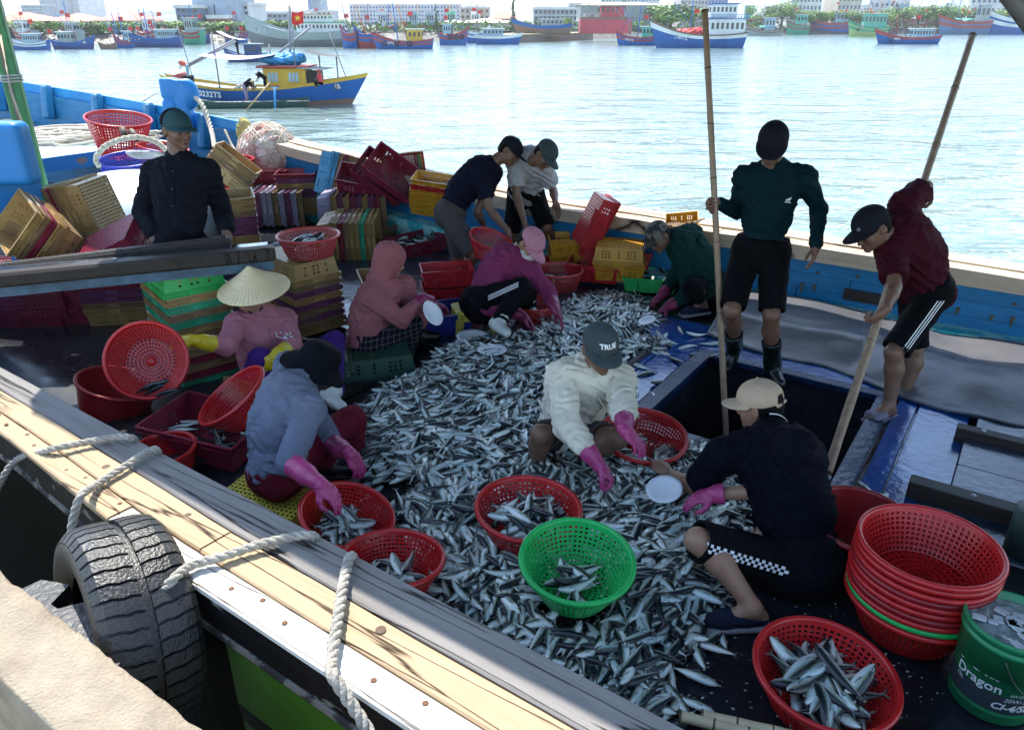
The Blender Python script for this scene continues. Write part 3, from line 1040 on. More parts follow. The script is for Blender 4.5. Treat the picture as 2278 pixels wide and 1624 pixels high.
# --- quay
QM = mat('sunlit_concrete', (.33, .28, .205), .9, col2=(.21, .17, .125), vscale=9, bump=.55, bscale=95, world=True, detail=9)
mb = MB()
def qf(u, v):
    s = -7 + 8 * u
    prof = [(.46, -.9), (.66, -.2), (.665, .30), (.668, .55), (.66, .592), (.63, .604), (.56, .600), (.50, .60), (.47, .60), (.452, .594), (.445, .57), (.45, .30), (.44, .16), (.30, .15), (-.6, .15), (-2.5, .15)]
    i = v * (len(prof) - 1); k = min(int(i), len(prof) - 2); f = i - k
    t = prof[k][0] + (prof[k + 1][0] - prof[k][0]) * f; z = prof[k][1] + (prof[k + 1][1] - prof[k][1]) * f
    e = .018 * nz3(s, 0, 5, 3) + .010 * nz3(s, z, 16, 1) + .02 * max(0, nz3(s, 2, 2.3, 7) - .15)
    if t > .5:
        t -= abs(e) * 1.3
    z += .004 * nz3(s, t, 14, 4)
    return BW(s, t, z)
mb.grid(qf, 420, 60, smooth=True)
tag(mb.build('quay', QM), kind='structure')
# ====================================================================== people
SKIN = mat('skin', (0.32, 0.17, 0.108), 0.5, var=.1, vscale=9, bump=.12, bscale=120, trans=.06)
SKIN_D = mat('skin_tanned', (0.175, 0.090, 0.058), 0.5, var=.1, vscale=9, bump=.12, bscale=120, trans=.05)
HAIR = mat('black_hair', (0.006, 0.005, 0.005), 0.7, spec=.1, var=.3, vscale=30, bump=.6, bscale=90, stretch=(1, 1, .15))
HAIR_G = mat('greying_hair', (0.05, 0.05, 0.05), 0.7, spec=.1, var=.4, vscale=60, bump=.6, bscale=90)
EYE = mat('eye_dark', (0.012, 0.009, 0.008), 0.25)
LIP = mat('lip', (0.17, 0.065, 0.05), 0.5)

def np3(v):
    return np.array([v[0], v[1], v[2]], float)

def head_sdf(jaw=1.0):
    s = Sdf()
    s.ell((0, -.012, .035), (.074, .094, .088), k=0)
    s.ell((0, .022, -.02), (.062 * jaw, .068, .075), k=.03)
    s.ell((0, .038, -.068), (.04 * jaw, .045, .035), k=.03)
    s.ell((0, .078, -.088), (.02, .017, .016), k=.022)
    s.ell((-.036, .062, -.022), (.02, .018, .022), k=.02)
    s.ell((.036, .062, -.022), (.02, .018, .022), k=.02)
    s.ell((0, .078, .03), (.044, .014, .010), k=.016)
    s.ell((-.031, .098, .008), (.017, .014, .011), k=.014, op='s')
    s.ell((.031, .098, .008), (.017, .014, .011), k=.014, op='s')
    s.ell((-.031, .080, .006), (.0145, .011, .0095), k=.005)
    s.ell((.031, .080, .006), (.0145, .011, .0095), k=.005)
    s.cone((0, .086, .012), (0, .106, -.026), .007, .0115, k=.010)
    s.ell((-.011, .096, -.030), (.008, .009, .007), k=.006)
    s.ell((.011, .096, -.030), (.008, .009, .007), k=.006)
    s.ell((0, .088, -.051), (.022, .010, .006), k=.006)
    s.ell((0, .087, -.062), (.018, .010, .006), k=.006)
    for x in (-1, 1):
        s.ell((x * .078, -.012, -.002), (.009, .020, .031), rot=rotz(x * .35), k=.008)
        s.ell((x * .086, -.006, .002), (.006, .010, .016), rot=rotz(x * .35), k=.004, op='s')
    s.cone((0, -.02, -.04), (0, -.035, -.13), .054, .052, k=.03)
    return s.mesh(.0048)

HEAD = head_sdf()

FING = [(-.030, .084, .070, .0090), (-.010, .090, .078, .0092), (.011, .088, .072, .0088), (.030, .078, .056, .0078)]
def hand_sdf(curl, spread=0.06, fat=1.0, thumb=.5, h=.0045, grip=0):
    """right hand, palm down (-Z), fingers +Y, thumb on -X"""
    s = Sdf()
    s.cone((0, -.02, 0), (0, .02, 0), .026 * fat, .027 * fat, k=0)
    s.ell((0, .045, 0), (.041 * fat, .046, .0155 * fat), k=.02)
    for i, (x, y0, L, r_) in enumerate(FING):
        c = curl * (1 + .12 * (i - 1)) if not isinstance(curl, (list, tuple)) else curl[i]
        a = 0.15 * c
        p = Vector((x, y0 - .012, 0))
        dx = spread * (i - 1.5)
        q0 = p
        for k, fr in enumerate((.46, .30, .24)):
            a += c * (.9, 1.1, .8)[k] * .55
            dv = Vector((dx, math.cos(a), -math.sin(a)))
            q1 = q0 + dv.normalized() * L * fr
            s.cone(q0, q1, r_ * fat * (1 - .06 * k), r_ * fat * (.94 - .08 * k), k=.004)
            q0 = q1
    t0 = Vector((-.024, .016, -.004)); 
    t1 = t0 + Vector((-.028, .026, -.012 - .012 * thumb))
    t2 = t1 + Vector((-.014 + .02 * thumb, .026, -.010 - .012 * thumb))
    t3 = t2 + Vector((-.002 + .018 * thumb, .022, -.008 * thumb))
    s.cone(t0, t1, .0135 * fat, .0115 * fat, k=.012)
    s.cone(t1, t2, .0112 * fat, .010 * fat, k=.004)
    s.cone(t2, t3, .010 * fat, .0082 * fat, k=.004)
    return s.mesh(h)

HANDS = {'relax': hand_sdf(.45), 'reach': hand_sdf(.30, .10), 'grip': hand_sdf(1.75, .0, thumb=1.0), 'curl': hand_sdf(.9, .03, thumb=.8),
         'g_relax': hand_sdf(.55, .07, 1.18), 'g_reach': hand_sdf(.38, .12, 1.18), 'g_grip': hand_sdf(1.6, .02, 1.18, 1.0), 'g_curl': hand_sdf(1.0, .05, 1.18, .8)}

def xf(vf, M4, mirror=False):
    v, f = vf
    v = v.copy()
    if mirror:
        v[:, 0] *= -1
        f = f[:, ::-1]
    M_ = np.array(M4)
    return v @ M_[:3, :3].T + M_[:3, 3], f

def axes(c, y, z):
    """4x4 with local y along y and local z near z, at c"""
    y = Vector(y).normalized()
    z = Vector(z); z = (z - y * z.dot(y))
    if z.length < 1e-4:
        z = Vector((0, 0, 1)) - y * y.z
        if z.length < 1e-3:
            z = Vector((1, 0, 0))
    z.normalize()
    x = y.cross(z)
    m = Matrix((x, y, z)).transposed().to_4x4()
    m.translation = Vector(c)
    return m

def hand_at(wr, d, palm, pose, side, scale=1.0):
    """palm = direction the palm faces; side -1: thumb on local -X (right hand), +1 mirrored"""
    m = axes(wr, d, -Vector(palm))
    return xf(HANDS[pose], m @ Matrix.Scale(scale, 4), mirror=(side > 0))

# --- headgear, all in head coordinates (X right, Y face, Z up)
def cap_parts(M4, m, brim_m, parent, hole=False, back=False, logo=None, tilt=0.0, deep=0.0):
    s = Sdf()
    s.ell((0, -.008, .046), (.088, .109, .090), k=0)
    s.cut((0, 0, .028 - deep), (0, .06, -1))
    s.ell((0, -.008, .042), (.0785, .0995, .080), k=.002, op='s')
    if hole:
        s.box((0, -.11, .040), (.034, .04, .026), rad=.02, k=.003, op='s')
    s.cone((0, -.008, .134), (0, -.008, .140), .008, .006, k=.003)
    if hole:
        s.box((0, -.106, .018), (.045, .007, .008), rad=.004, k=.004)
    sdf_obj('crown', xf(s.mesh(.0048), M4), m, parent)
    sg = -1 if back else 1
    mb = MB()
    def f(u, v):
        a = (u - .5) * math.pi * .92
        r0, r1 = .084, .084 + .092 * math.cos(a) ** .6 if abs(a) < math.pi / 2 else .084
        rr = r0 - .006 + (r1 - r0 + .006) * v
        x = math.sin(a) * (.086 + .004 * v) 
        y = math.cos(a) * .096 + (r1 - r0) * v * 1.0 - .006
        z = .045 - deep - .10 * (y - .03) * (.22 + tilt) - .55 * x * x / .09 * .35 - .008 * v
        return Vector((x, sg * y, z))
    n, k = 18, 6
    top = [[f(i / n, j / k) for j in range(k + 1)] for i in range(n + 1)]
    V, F = [], []
    for dz in (.0025, -.0025):
        for i in range(n + 1):
            for j in range(k + 1):
                V.append(top[i][j] + Vector((0, 0, dz)))
    o = (n + 1) * (k + 1)
    for i in range(n):
        for j in range(k):
            q = (i * (k + 1) + j, i * (k + 1) + j + 1, (i + 1) * (k + 1) + j + 1, (i + 1) * (k + 1) + j)
            F.append(q if sg < 0 else q[::-1]); F.append(tuple(x + o for x in (q[::-1] if sg < 0 else q)))
        F.append((i * (k + 1) + k, (i + 1) * (k + 1) + k, (i + 1) * (k + 1) + k + o, i * (k + 1) + k + o))
    V = [M4 @ v for v in V]
    mb.add(V, F, True)
    mb.build('brim', brim_m, parent)

def hair_part(M4, m, parent, cut_front=.035, low=-.06, big=1.0):
    s = Sdf()
    s.ell((0, -.016, .034), (.0765 * big, .0945 * big, .084 * big), k=0)
    s.ell((0, -.045, -.01), (.070 * big, .062 * big, .07), k=.03)
    s.box((0, .10, -.02), (.1, .055, .085), rad=.03, k=.02, op='s')
    s.cut((0, 0, low), (0, 0, -1))
    s.warp(.0022, 160, 3, (1, .2, 0))
    sdf_obj('hair', xf(s.mesh(.006), M4), m, parent)

def boot_sdf(ankle, knee, toe, r_, top, fat=1.0):
    s = Sdf()
    a, kn = Vector(ankle), Vector(knee)
    up = (kn - a).normalized()
    t = Vector(toe).normalized()
    s.cone(a + up * .02, a + up * top, .052 * fat, .064 * fat, k=0)
    s.cone(a, a + up * .05, .050 * fat, .052 * fat, k=.03)
    zl = up if abs(up.dot(t)) < .8 else Vector((0, 0, 1))
    fr = frame(t, zl)     # local z=toe, x=up
    down = -(zl - t * zl.dot(t)).normalized()
    s.cone(a - t * .03 + down * .045, a + t * .05 + down * .05, .038 * fat, .042 * fat, k=.03)
    s.cone(a + t * .05 + down * .05, a + t * .15 + down * .058, .042 * fat, .035 * fat, k=.03)
    s.cut(a + down * .088, down)
    s.cut(a + up * top, up)
    s.ell(a + up * (top + .015), (.052 * fat, .052 * fat, .03), rot=frame(up), k=.002, op='s')
    s.warp(.0025, 38, 1.3, tuple(up))
    return s

def foot_geo(s, a, kn, toe, low=.078):
    """bare foot into a body skin"""
    t = Vector(toe).normalized()
    up = (Vector(kn) - Vector(a)).normalized()
    zl = Vector((0, 0, 1)) if abs(t.z) < .8 else up
    down = -(zl - t * zl.dot(t)).normalized()
    a = Vector(a)
    s.cone(a, a - t * .035 + down * (low - .03), .034, .030, k=.02)
    s.cone(a + t * .01 + down * .01, a + t * .13 + down * (low - .022), .034, .022, k=.025)
    s.cone(a - t * .03 + down * (low - .028), a + t * .12 + down * (low - .022), .026, .030, k=.02)
    side = t.cross(down)
    for i, o in enumerate((-.026, -.010, .004, .017, .029)):
        b0 = a + t * .12 + down * (low - .018) + side * o
        s.cone(b0, b0 + t * (.040 - .005 * i), .013 if i == 0 else .0095, .010 if i == 0 else .008, k=.006)
    return down, t, side

def sandal(a, toe, down, side, m, parent, low=.078):
    t = Vector(toe).normalized()
    a = Vector(a)
    s = Sdf()
    c = a + down * (low + .004) + t * .05
    s.box(c, (.046, .125, .011), rot=Matrix((side, t, -down)).transposed(), rad=.009, k=0)
    s.box(c + t * .045 - down * .020, (.054, .058, .040), rot=Matrix((side, t, -down)).transposed(), rad=.028, k=.004)
    s.cone(a + t * .20 + down * (low - .015), a + t * .16 + down * (low - .02), .024, .026, k=.004, op='s')
    sdf_obj('sandal', s.mesh(.006), m, parent)

def shoe(a, toe, down, side, m, parent, sole=None, low=.078):
    t = Vector(toe).normalized()
    a = Vector(a)
    fr = Matrix((side, t, -down)).transposed()
    s = Sdf()
    s.cone(a - t * .032 + down * (low - .032), a + t * .12 + down * (low - .028), .037, .040, k=0)
    s.cone(a + t * .12 + down * (low - .028), a + t * .165 + down * (low - .025), .038, .030, k=.02)
    s.cone(a - t * .02 + down * .02, a + t * .03 + down * .04, .040, .036, k=.02)
    s.cut(a + down * (low - .006), down)
    s.cut(a + down * .028, -down + t * -.25)
    sdf_obj('shoe', s.mesh(.006), m, parent)
    if sole:
        q = Sdf()
        c = a + down * (low + .004) + t * .06
        q.box(c, (.044, .135, .013), rot=fr, rad=.012, k=0)
        sdf_obj('sole', q.mesh(.006), sole, parent)

def person(label, P, L, group=None):
    """P: joints as world points. L: looks."""
    base = Vector((P['pel'][0], P['pel'][1], L.get('floor', 0)))
    rt = root('person', label, 'person', base, group=group)
    skin = L.get('skin', SKIN)
    pel, neck = Vector(P['pel']), Vector(P['neck'])
    sh = [Vector(p) for p in P['sh']]; el = [Vector(p) for p in P['el']]; wr = [Vector(p) for p in P['wr']]
    side = (sh[1] - sh[0]).normalized()
    upv = (neck - pel).normalized()
    side = (side - upv * side.dot(upv)).normalized()
    fwd = Vector(P['fwd'])                     # the way the chest faces
    fwd = (fwd - upv * fwd.dot(upv)); fwd = (fwd - side * fwd.dot(side)).normalized() if (fwd - side * fwd.dot(side)).length > .2 else side.cross(upv) * (1 if side.cross(upv).dot(fwd) > 0 else -1)
    hunch = L.get('hunch', 0.0)
    w = L.get('w', 1.0)
    TL = (neck - pel).length
    mid = pel + (neck - pel) * .42 - fwd * hunch
    che = pel + (neck - pel) * .74 - fwd * hunch * .75
    hs = P.get('hipside', side); hs = Vector(hs).normalized()
    if hs.dot(side) < 0:
        hs = -hs
    hip = [pel - hs * .085 * w, pel + hs * .085 * w]
    RF = Matrix((side, fwd, side.cross(fwd))).transposed()
    c3 = (neck - mid).normalized()
    RC = Matrix((side, c3.cross(side), c3)).transposed()
    c4 = (mid - pel).normalized()
    RM = Matrix((side, c4.cross(side), c4)).transposed()
    kn = [Vector(p) if p is not None else None for p in P['kn']] if 'kn' in P else [None, None]
    an = [Vector(p) if p is not None else None for p in P['an']] if 'an' in P else [None, None]
    toe = P.get('toe', [Vector((0, -1, 0))] * 2)
    hc, face, hup = Vector(P['head']), Vector(P['face']).normalized(), Vector(P['hup'])
    M4 = axes(hc, face, hup)
    HU = (M4 @ Vector((0, 0, 1))) - hc

    def torso(s, g, cloth=False, armhole=True):
        s.ell(pel, ((.150 * w + g), .112 + g, .115 + g), rot=Matrix((hs, c4.cross(hs), c4)).transposed() if abs(hs.dot(c4)) < .5 else RM, k=0)
        s.ell(mid, (.132 * w + g * 1.3, .100 + g * 1.3, .15 + g), rot=RM, k=.06)
        s.ell(che, (.158 * w + g, .108 + g, .17 + g), rot=RC, k=.06)
        for i in (0, 1):
            s.cone(neck + (sh[i] - neck) * .35 - HU * .02, sh[i], .052 + g, .052 + g, k=.05)
    # ---- body
    b = Sdf()
    torso(b, 0)
    b.cone(che + (neck - che) * .6, hc - HU * .05 - face * .02, .062, .052, k=.03)
    for i in (0, 1):
        b.cone(sh[i], el[i], .046 * L.get('arm', 1), .037 * L.get('arm', 1), k=.03)
        m_ = el[i] + (wr[i] - el[i]) * .3
        b.cone(el[i], m_, .036, .039 * L.get('arm', 1), k=.015)
        b.cone(m_, wr[i], .038 * L.get('arm', 1), .024, k=.015)
    feetinfo = [None, None]
    for i in (0, 1):
        if kn[i] is None:
            continue
        b.cone(hip[i], kn[i], .072, .052, k=.04)
        if an[i] is None:
            continue
        cm = kn[i] + (an[i] - kn[i]) * .32
        tt = Vector(toe[i]).normalized()
        b.cone(kn[i], cm - tt * .018, .050, .052, k=.02)
        b.cone(cm - tt * .018, an[i], .052, .033, k=.03)
        lk = L.get('feet', 'bare')
        if lk in ('bare', 'sandal', 'shoe'):
            feetinfo[i] = foot_geo(b, an[i], kn[i], toe[i])
    parts = [b.mesh(L.get('h', .010))]
    parts.append(xf(HEAD, M4))
    gl = L.get('gloves', [None, None])
    for i in (0, 1):
        hd = P['hand'][i]
        if hd is None or gl[i]:
            continue
        parts.append(hand_at(wr[i], hd[0], hd[1], hd[2], hd[3]))
    sdf_obj('body', join_nets(parts), skin, rt)
    # ---- face pieces
    f = MB()
    for x in (-1, 1):
        e = MB()
        e.ell(M4 @ Vector((x * .031, .0885, .0045)), (.0105, .003, .0028), rot=M4.to_3x3(), nu=10, nv=6)
        e.build('eye', EYE, rt)
        e = MB()
        e.ell(M4 @ Vector((x * .032, .093, .027)), (.016, .004, .0032), rot=M4.to_3x3() @ Matrix.Rotation(-x * .15, 3, 'Y'), nu=10, nv=6)
        e.build('eyebrow', HAIR, rt)
    if not L.get('mask'):
        e = MB()
        e.ell(M4 @ Vector((0, .0965, -.0565)), (.0185, .0035, .0065), rot=M4.to_3x3(), nu=12, nv=6)
        e.build('lips', LIP, rt)
    if L.get('hair', True) and not L.get('hood_up'):
        hair_part(M4, L.get('hairm', HAIR), rt, low=L.get('hairlow', -.06), big=L.get('hairbig', 1.0))
    if L.get('mask'):
        s = Sdf()
        s.ell((0, .040, -.048), (.066, .066, .056), k=0)
        s.ell((0, .088, -.03), (.03, .028, .03), k=.03)
        s.cut((0, 0, -.006), (0, 0, 1))
        s.cut((0, -.01, 0), (0, -1, 0))
        sdf_obj('face_mask', xf(s.mesh(.0055), M4), L['mask'], rt)
    # ---- shirt
    if L.get('shirt'):
        s = Sdf()
        g = L.get('loose', .018)
        torso(s, g)
        s.cone(che + (neck - che) * .5, neck + (hc - neck) * L.get('collar_h', .12), .075, .058 + L.get('collar_g', 0), k=.04)
        if L.get('hood_down'):
            bk = neck - fwd * .05 + Vector((0, 0, .01))
            s.ell(bk - fwd * .03, (.11, .06, .065), rot=RF, k=.03)
            s.ell(bk - fwd * .06 - upv * .06, (.085, .045, .08), rot=RF, k=.03)
            for q in (-1, 1):
                s.cone(bk + side * .07 * q, neck + fwd * .06 + side * .05 * q - upv * .01, .042, .03, k=.02)
        hem = L.get('hem', .06)
        s.warp(L.get('wr', .009), L.get('wf', 24), L.get('seed', 1), tuple(side.cross(upv) * .3 + upv * .8 + side * .4))
        nrm = -c4
        if 'hemn' in L:
            nrm = Vector(L['hemn'])
        s.cut(pel + nrm * hem, nrm)
        sl_ = L.get('sleeve', 1.0)
        for i in (0, 1):
            ga = g * .75
            if sl_ > 1.0:
                e1 = el[i]
                t_ = min(1.0, sl_ - 1.0) if not L.get('sleeves') else L['sleeves'][i] - 1
                if gl[i]: t_ = min(t_, max(.12, 1 - (L.get('glove_len', .14) - .015) / (wr[i] - el[i]).length))
                wv = el[i] + (wr[i] - el[i]) * t_
                s.cone(sh[i], el[i], .052 + ga, .043 + ga, k=.035)
                s.cone(el[i], wv, .043 + ga, .033 + ga * L.get('cuff', .7), k=.012)
            else:
                e1 = sh[i] + (el[i] - sh[i]) * sl_
                s.cone(sh[i], e1, .056 + ga, .052 + ga * 1.2, k=.035)
                ld = (e1 - sh[i]).normalized(); s.box(e1 + ld * .06, (.085, .085, .06), rot=frame(ld), rad=.004, k=.004, op='s')
        s.warp(L.get('wr', .009) * .7, L.get('wf', 24) * 1.7, L.get('seed', 1) + 2)
        o = sdf_obj('shirt', s.mesh(L.get('hc', .0085)), L['shirt'], rt)
        if L.get('shirtname'):
            o.name = L['shirtname']
        # collar
        if L.get('collar'):
            mb = MB()
            nd = (hc - HU * .07 - face * .02 - neck).normalized()
            rc = frame(nd, fwd)
            c0 = neck + nd * .028
            prof = [(.062, .032), (.066, .034), (.084, .004), (.086, -.012), (.082, -.010)]
            mb.lathe(prof, 28, c0, rc, a0=R(28), a1=R(332))
            mb.build('collar', L['collar'], rt)
    if L.get('hood_up'):
        s = Sdf()
        s.ell((0, -.018, .030), (.098, .118, .112), k=0)
        s.ell((0, -.03, -.06), (.085, .088, .09), k=.04)
        s.ell((0, -.055, -.15), (.095, .080, .06), k=.05)
        s.ell((0, .115, -.02), (.062, .07, .085), k=.015, op='s')
        s.warp(.004, 24, 2); s.warp(.007, 20, 4, (.6, .2, .7))
        sdf_obj('hood', xf(s.mesh(.007), M4), L['shirt'], rt)
    # ---- trousers
    if L.get('pants') and kn[0] is not None:
        s = Sdf()
        g = L.get('pg', .018)
        RP = Matrix((hs, c4.cross(hs), c4)).transposed() if abs(hs.dot(c4)) < .5 else RM
        s.ell(pel, (.150 * w + g, .115 + g, .115 + g), rot=RP, k=0)
        s.ell(pel + c4 * .07, (.135 * w + g, .105 + g, .10 + g), rot=RP, k=.04)
        s.cut(pel + c4 * L.get('waist', .10), c4)
        pl = L.get('plen', 2.0)
        for i in (0, 1):
            if kn[i] is None:
                continue
            if pl <= 1.1:
                e1 = hip[i] + (kn[i] - hip[i]) * pl; ld = (e1 - hip[i]).normalized()
                s.cone(hip[i], e1, .078 + g, .060 + g * L.get('flare', 1.0), k=.03)
                s.box(e1 + ld * .09, (.10, .10, .09), rot=frame(ld), rad=.004, k=.004, op='s')
                s.cone(e1 + ld * .02, e1 - ld * .03, .047 + g * .9, .047 + g * .9, k=.003, op='s')
            else:
                s.cone(hip[i], kn[i], .076 + g, .056 + g, k=.03)
                if an[i] is not None:
                    e1 = kn[i] + (an[i] - kn[i]) * (pl - 1)
                    s.cone(kn[i], e1, .056 + g, .044 + g, k=.02)
        s.warp(.006, 15, L.get('seed', 1) + 5, tuple(c4 * .7 + fwd * .5))
        o = sdf_obj('trousers', s.mesh(L.get('hc', .0085)), L['pants'], rt)
        if pl <= 1.2:
            o.name = 'shorts'
    # ---- gloves
    for i in (0, 1):
        hd = P['hand'][i]
        if hd is not None and gl[i]:
            s = Sdf()
            back = (el[i] - wr[i]).normalized()
            gln = L.get('glove_len', .14)
            s.cone(wr[i] - back * .01, wr[i] + back * gln * .5, .033, .042, k=0)
            s.cone(wr[i] + back * gln * .5, wr[i] + back * (gln + .03), .044, .056, k=.02)
            s.cut(wr[i] + back * gln, back)
            s.warp(.0016, 60, 1, tuple(back))
            hv = hand_at(wr[i], hd[0], hd[1], 'g_' + hd[2], hd[3])
            sdf_obj('rubber_glove', join_nets([s.mesh(.0065), hv]), gl[i], rt)
    # ---- footwear
    for i in (0, 1):
        if kn[i] is None or an[i] is None:
            continue
        lk = L.get('feet', 'bare')
        if lk == 'boot':
            sdf_obj('boot', boot_sdf(an[i], kn[i], toe[i], 1, min(L.get('boot_top', .22), .6 * (kn[i] - an[i]).length)).mesh(.008), L['footm'], rt)
        elif lk == 'sandal':
            dn, t, sd = feetinfo[i]
            sandal(an[i], toe[i], dn, sd, L['footm'], rt)
        elif lk == 'shoe':
            dn, t, sd = feetinfo[i]
            shoe(an[i], toe[i], dn, sd, L['footm'], rt, L.get('solem'))
    return rt, M4, dict(fwd=fwd, side=side, up=upv, che=che, hip=hip, kn=kn, pel=pel, mid=mid)
# ---------------------------------------------------------------------- cloth and rubber
def cloth(name, c, r=.85, **k):
    k.setdefault('var', .12); k.setdefault('spec', .08); k.setdefault('bump', .5); k.setdefault('bscale', 24); k.setdefault('sheen', .0)
    return mat(name, c, r, **k)
C_BLACK = cloth('black_cotton', (.0035, .004, .006))
C_DARKSHIRT = cloth('charcoal_shirt_cloth', (.007, .009, .015))
C_NAVY = cloth('navy_jersey', (.0022, .0035, .009))
C_NAVY2 = cloth('faded_navy_cotton', (.007, .009, .024))
C_PINK = cloth('dusty_pink_fleece', (.42, .16, .20))
C_ROSE = cloth('rose_brown_fleece', (.30, .105, .115))
C_MAG = cloth('magenta_jersey', (.22, .035, .105))
C_GREY = cloth('blue_grey_fleece', (.125, .145, .205))
C_MAROON = cloth('maroon_cotton', (.12, .009, .022))
C_WINE = cloth('wine_jersey', (.050, .006, .014))
C_TEAL = cloth('dark_teal_jersey', (.0035, .021, .029))
C_GREEN = cloth('bottle_green_cotton', (.004, .034, .027))
C_WHITE = cloth('cream_linen', (.74, .68, .55), bscale=14, bump=.35)
C_LGREY = cloth('pale_grey_cotton', (.33, .34, .36), var=.08, vscale=30)
C_SHORTS = cloth('grey_brown_cotton', (.075, .065, .066))
C_CAPB = cloth('black_twill', (.013, .015, .022))
C_PURPLE = cloth('purple_jersey', (.05, .018, .16))
C_CAPGREY = cloth('grey_twill', (.055, .072, .078))
C_BEIGE = cloth('beige_twill', (.52, .39, .28))
C_PCAP = cloth('pale_pink_twill', (.50, .22, .29))
C_BHAT = cloth('black_felt', (.003, .0045, .007))
C_TCAP = cloth('teal_grey_twill', (.035, .085, .10))
C_CAMO = cloth('camouflage_twill', (.16, .14, .12), var=.35, vscale=14, hard=True, col2=(.035, .04, .04))
G_YEL = mat('yellow_rubber', (.55, .42, .012), .42, var=.08, bump=.15, bscale=60)
G_PINK = mat('pink_rubber', (.42, .045, .17), .42, var=.12, bump=.2, bscale=60)
G_MAG = mat('dark_pink_rubber', (.22, .016, .075), .42, var=.12, bump=.2, bscale=60)
B_WHITE = mat('white_rubber', (.58, .60, .56), .35, var=.08)
B_DARK = mat('dark_green_rubber', (.004, .010, .008), .32, var=.2)
B_BLACK = mat('black_rubber_boot', (.004, .0045, .005), .4, var=.2)
S_GREY = mat('grey_foam', (.17, .155, .22), .6, var=.15)
S_WHITE = mat('cream_foam', (.5, .47, .42), .6)
S_NAVY = mat('navy_knit', (.018, .026, .055), .8, spec=.1, bump=.5, bscale=150)
S_SOLE = mat('pale_sole', (.30, .30, .34), .6)
W_INK = mat('white_print', (.75, .76, .78), .6, var=.05)
MASK_W = cloth('printed_mask_cloth', (.55, .50, .46), var=.45, vscale=55, hard=True, col2=(.05, .03, .04), th=.36)
MASK_D = cloth('dark_teal_mask', (.012, .035, .055))
MASK_G = cloth('checked_mask', (.06, .065, .08), var=.4, vscale=90)

def V3(*a):
    return Vector(a)

def plaid_mat():
    m = cloth('plaid_flannel', (.006, .007, .011))
    nt = m.node_tree; N, Lk = nt.nodes, nt.links
    tc = N.new('ShaderNodeTexCoord')
    outs = []
    for ax_, rot_ in ((0, .35), (1, .35), (2, 0)):
        wv = N.new('ShaderNodeTexWave')
        wv.bands_direction = 'XYZ'[ax_]
        wv.inputs['Scale'].default_value = 9.0
        wv.inputs['Distortion'].default_value = .8
        Lk.new(tc.outputs['Object'], wv.inputs[0])
        outs.append(ramp(nt, wv.outputs['Fac'], [(.90, (0, 0, 0)), (.97, (.05, .045, .055))]))
    a = N.new('ShaderNodeMixRGB'); a.blend_type = 'ADD'; a.inputs[0].default_value = 1
    c = N.new('ShaderNodeMixRGB'); c.blend_type = 'ADD'; c.inputs[0].default_value = 1
    Lk.new(outs[0], a.inputs[1]); Lk.new(outs[2], a.inputs[2])
    b = N['Principled BSDF']
    base = b.inputs['Base Color'].links[0].from_socket
    Lk.new(base, c.inputs[1]); Lk.new(a.outputs[0], c.inputs[2])
    Lk.new(c.outputs[0], b.inputs['Base Color'])
    return m
C_PLAID = plaid_mat()

def headtext(rt, M4, txt, size, m, y0=.098, z0=.07, tilt=.5, rx=.088, ry=.109, rz=.090):
    def fn(x, y):
        z = z0 + y * math.cos(tilt)
        zz = (z - .046) / rz
        rr = math.sqrt(max(0.02, 1 - zz * zz))
        a = x / (rx * rr)
        return M4 @ Vector((-math.sin(a) * (rx * rr + .003), math.cos(a) * (ry * rr + .003) - .008, z + .001))
    lettering('cap_lettering', txt, size, m, rt, fn, bold=.0015)

PEOPLE = {}
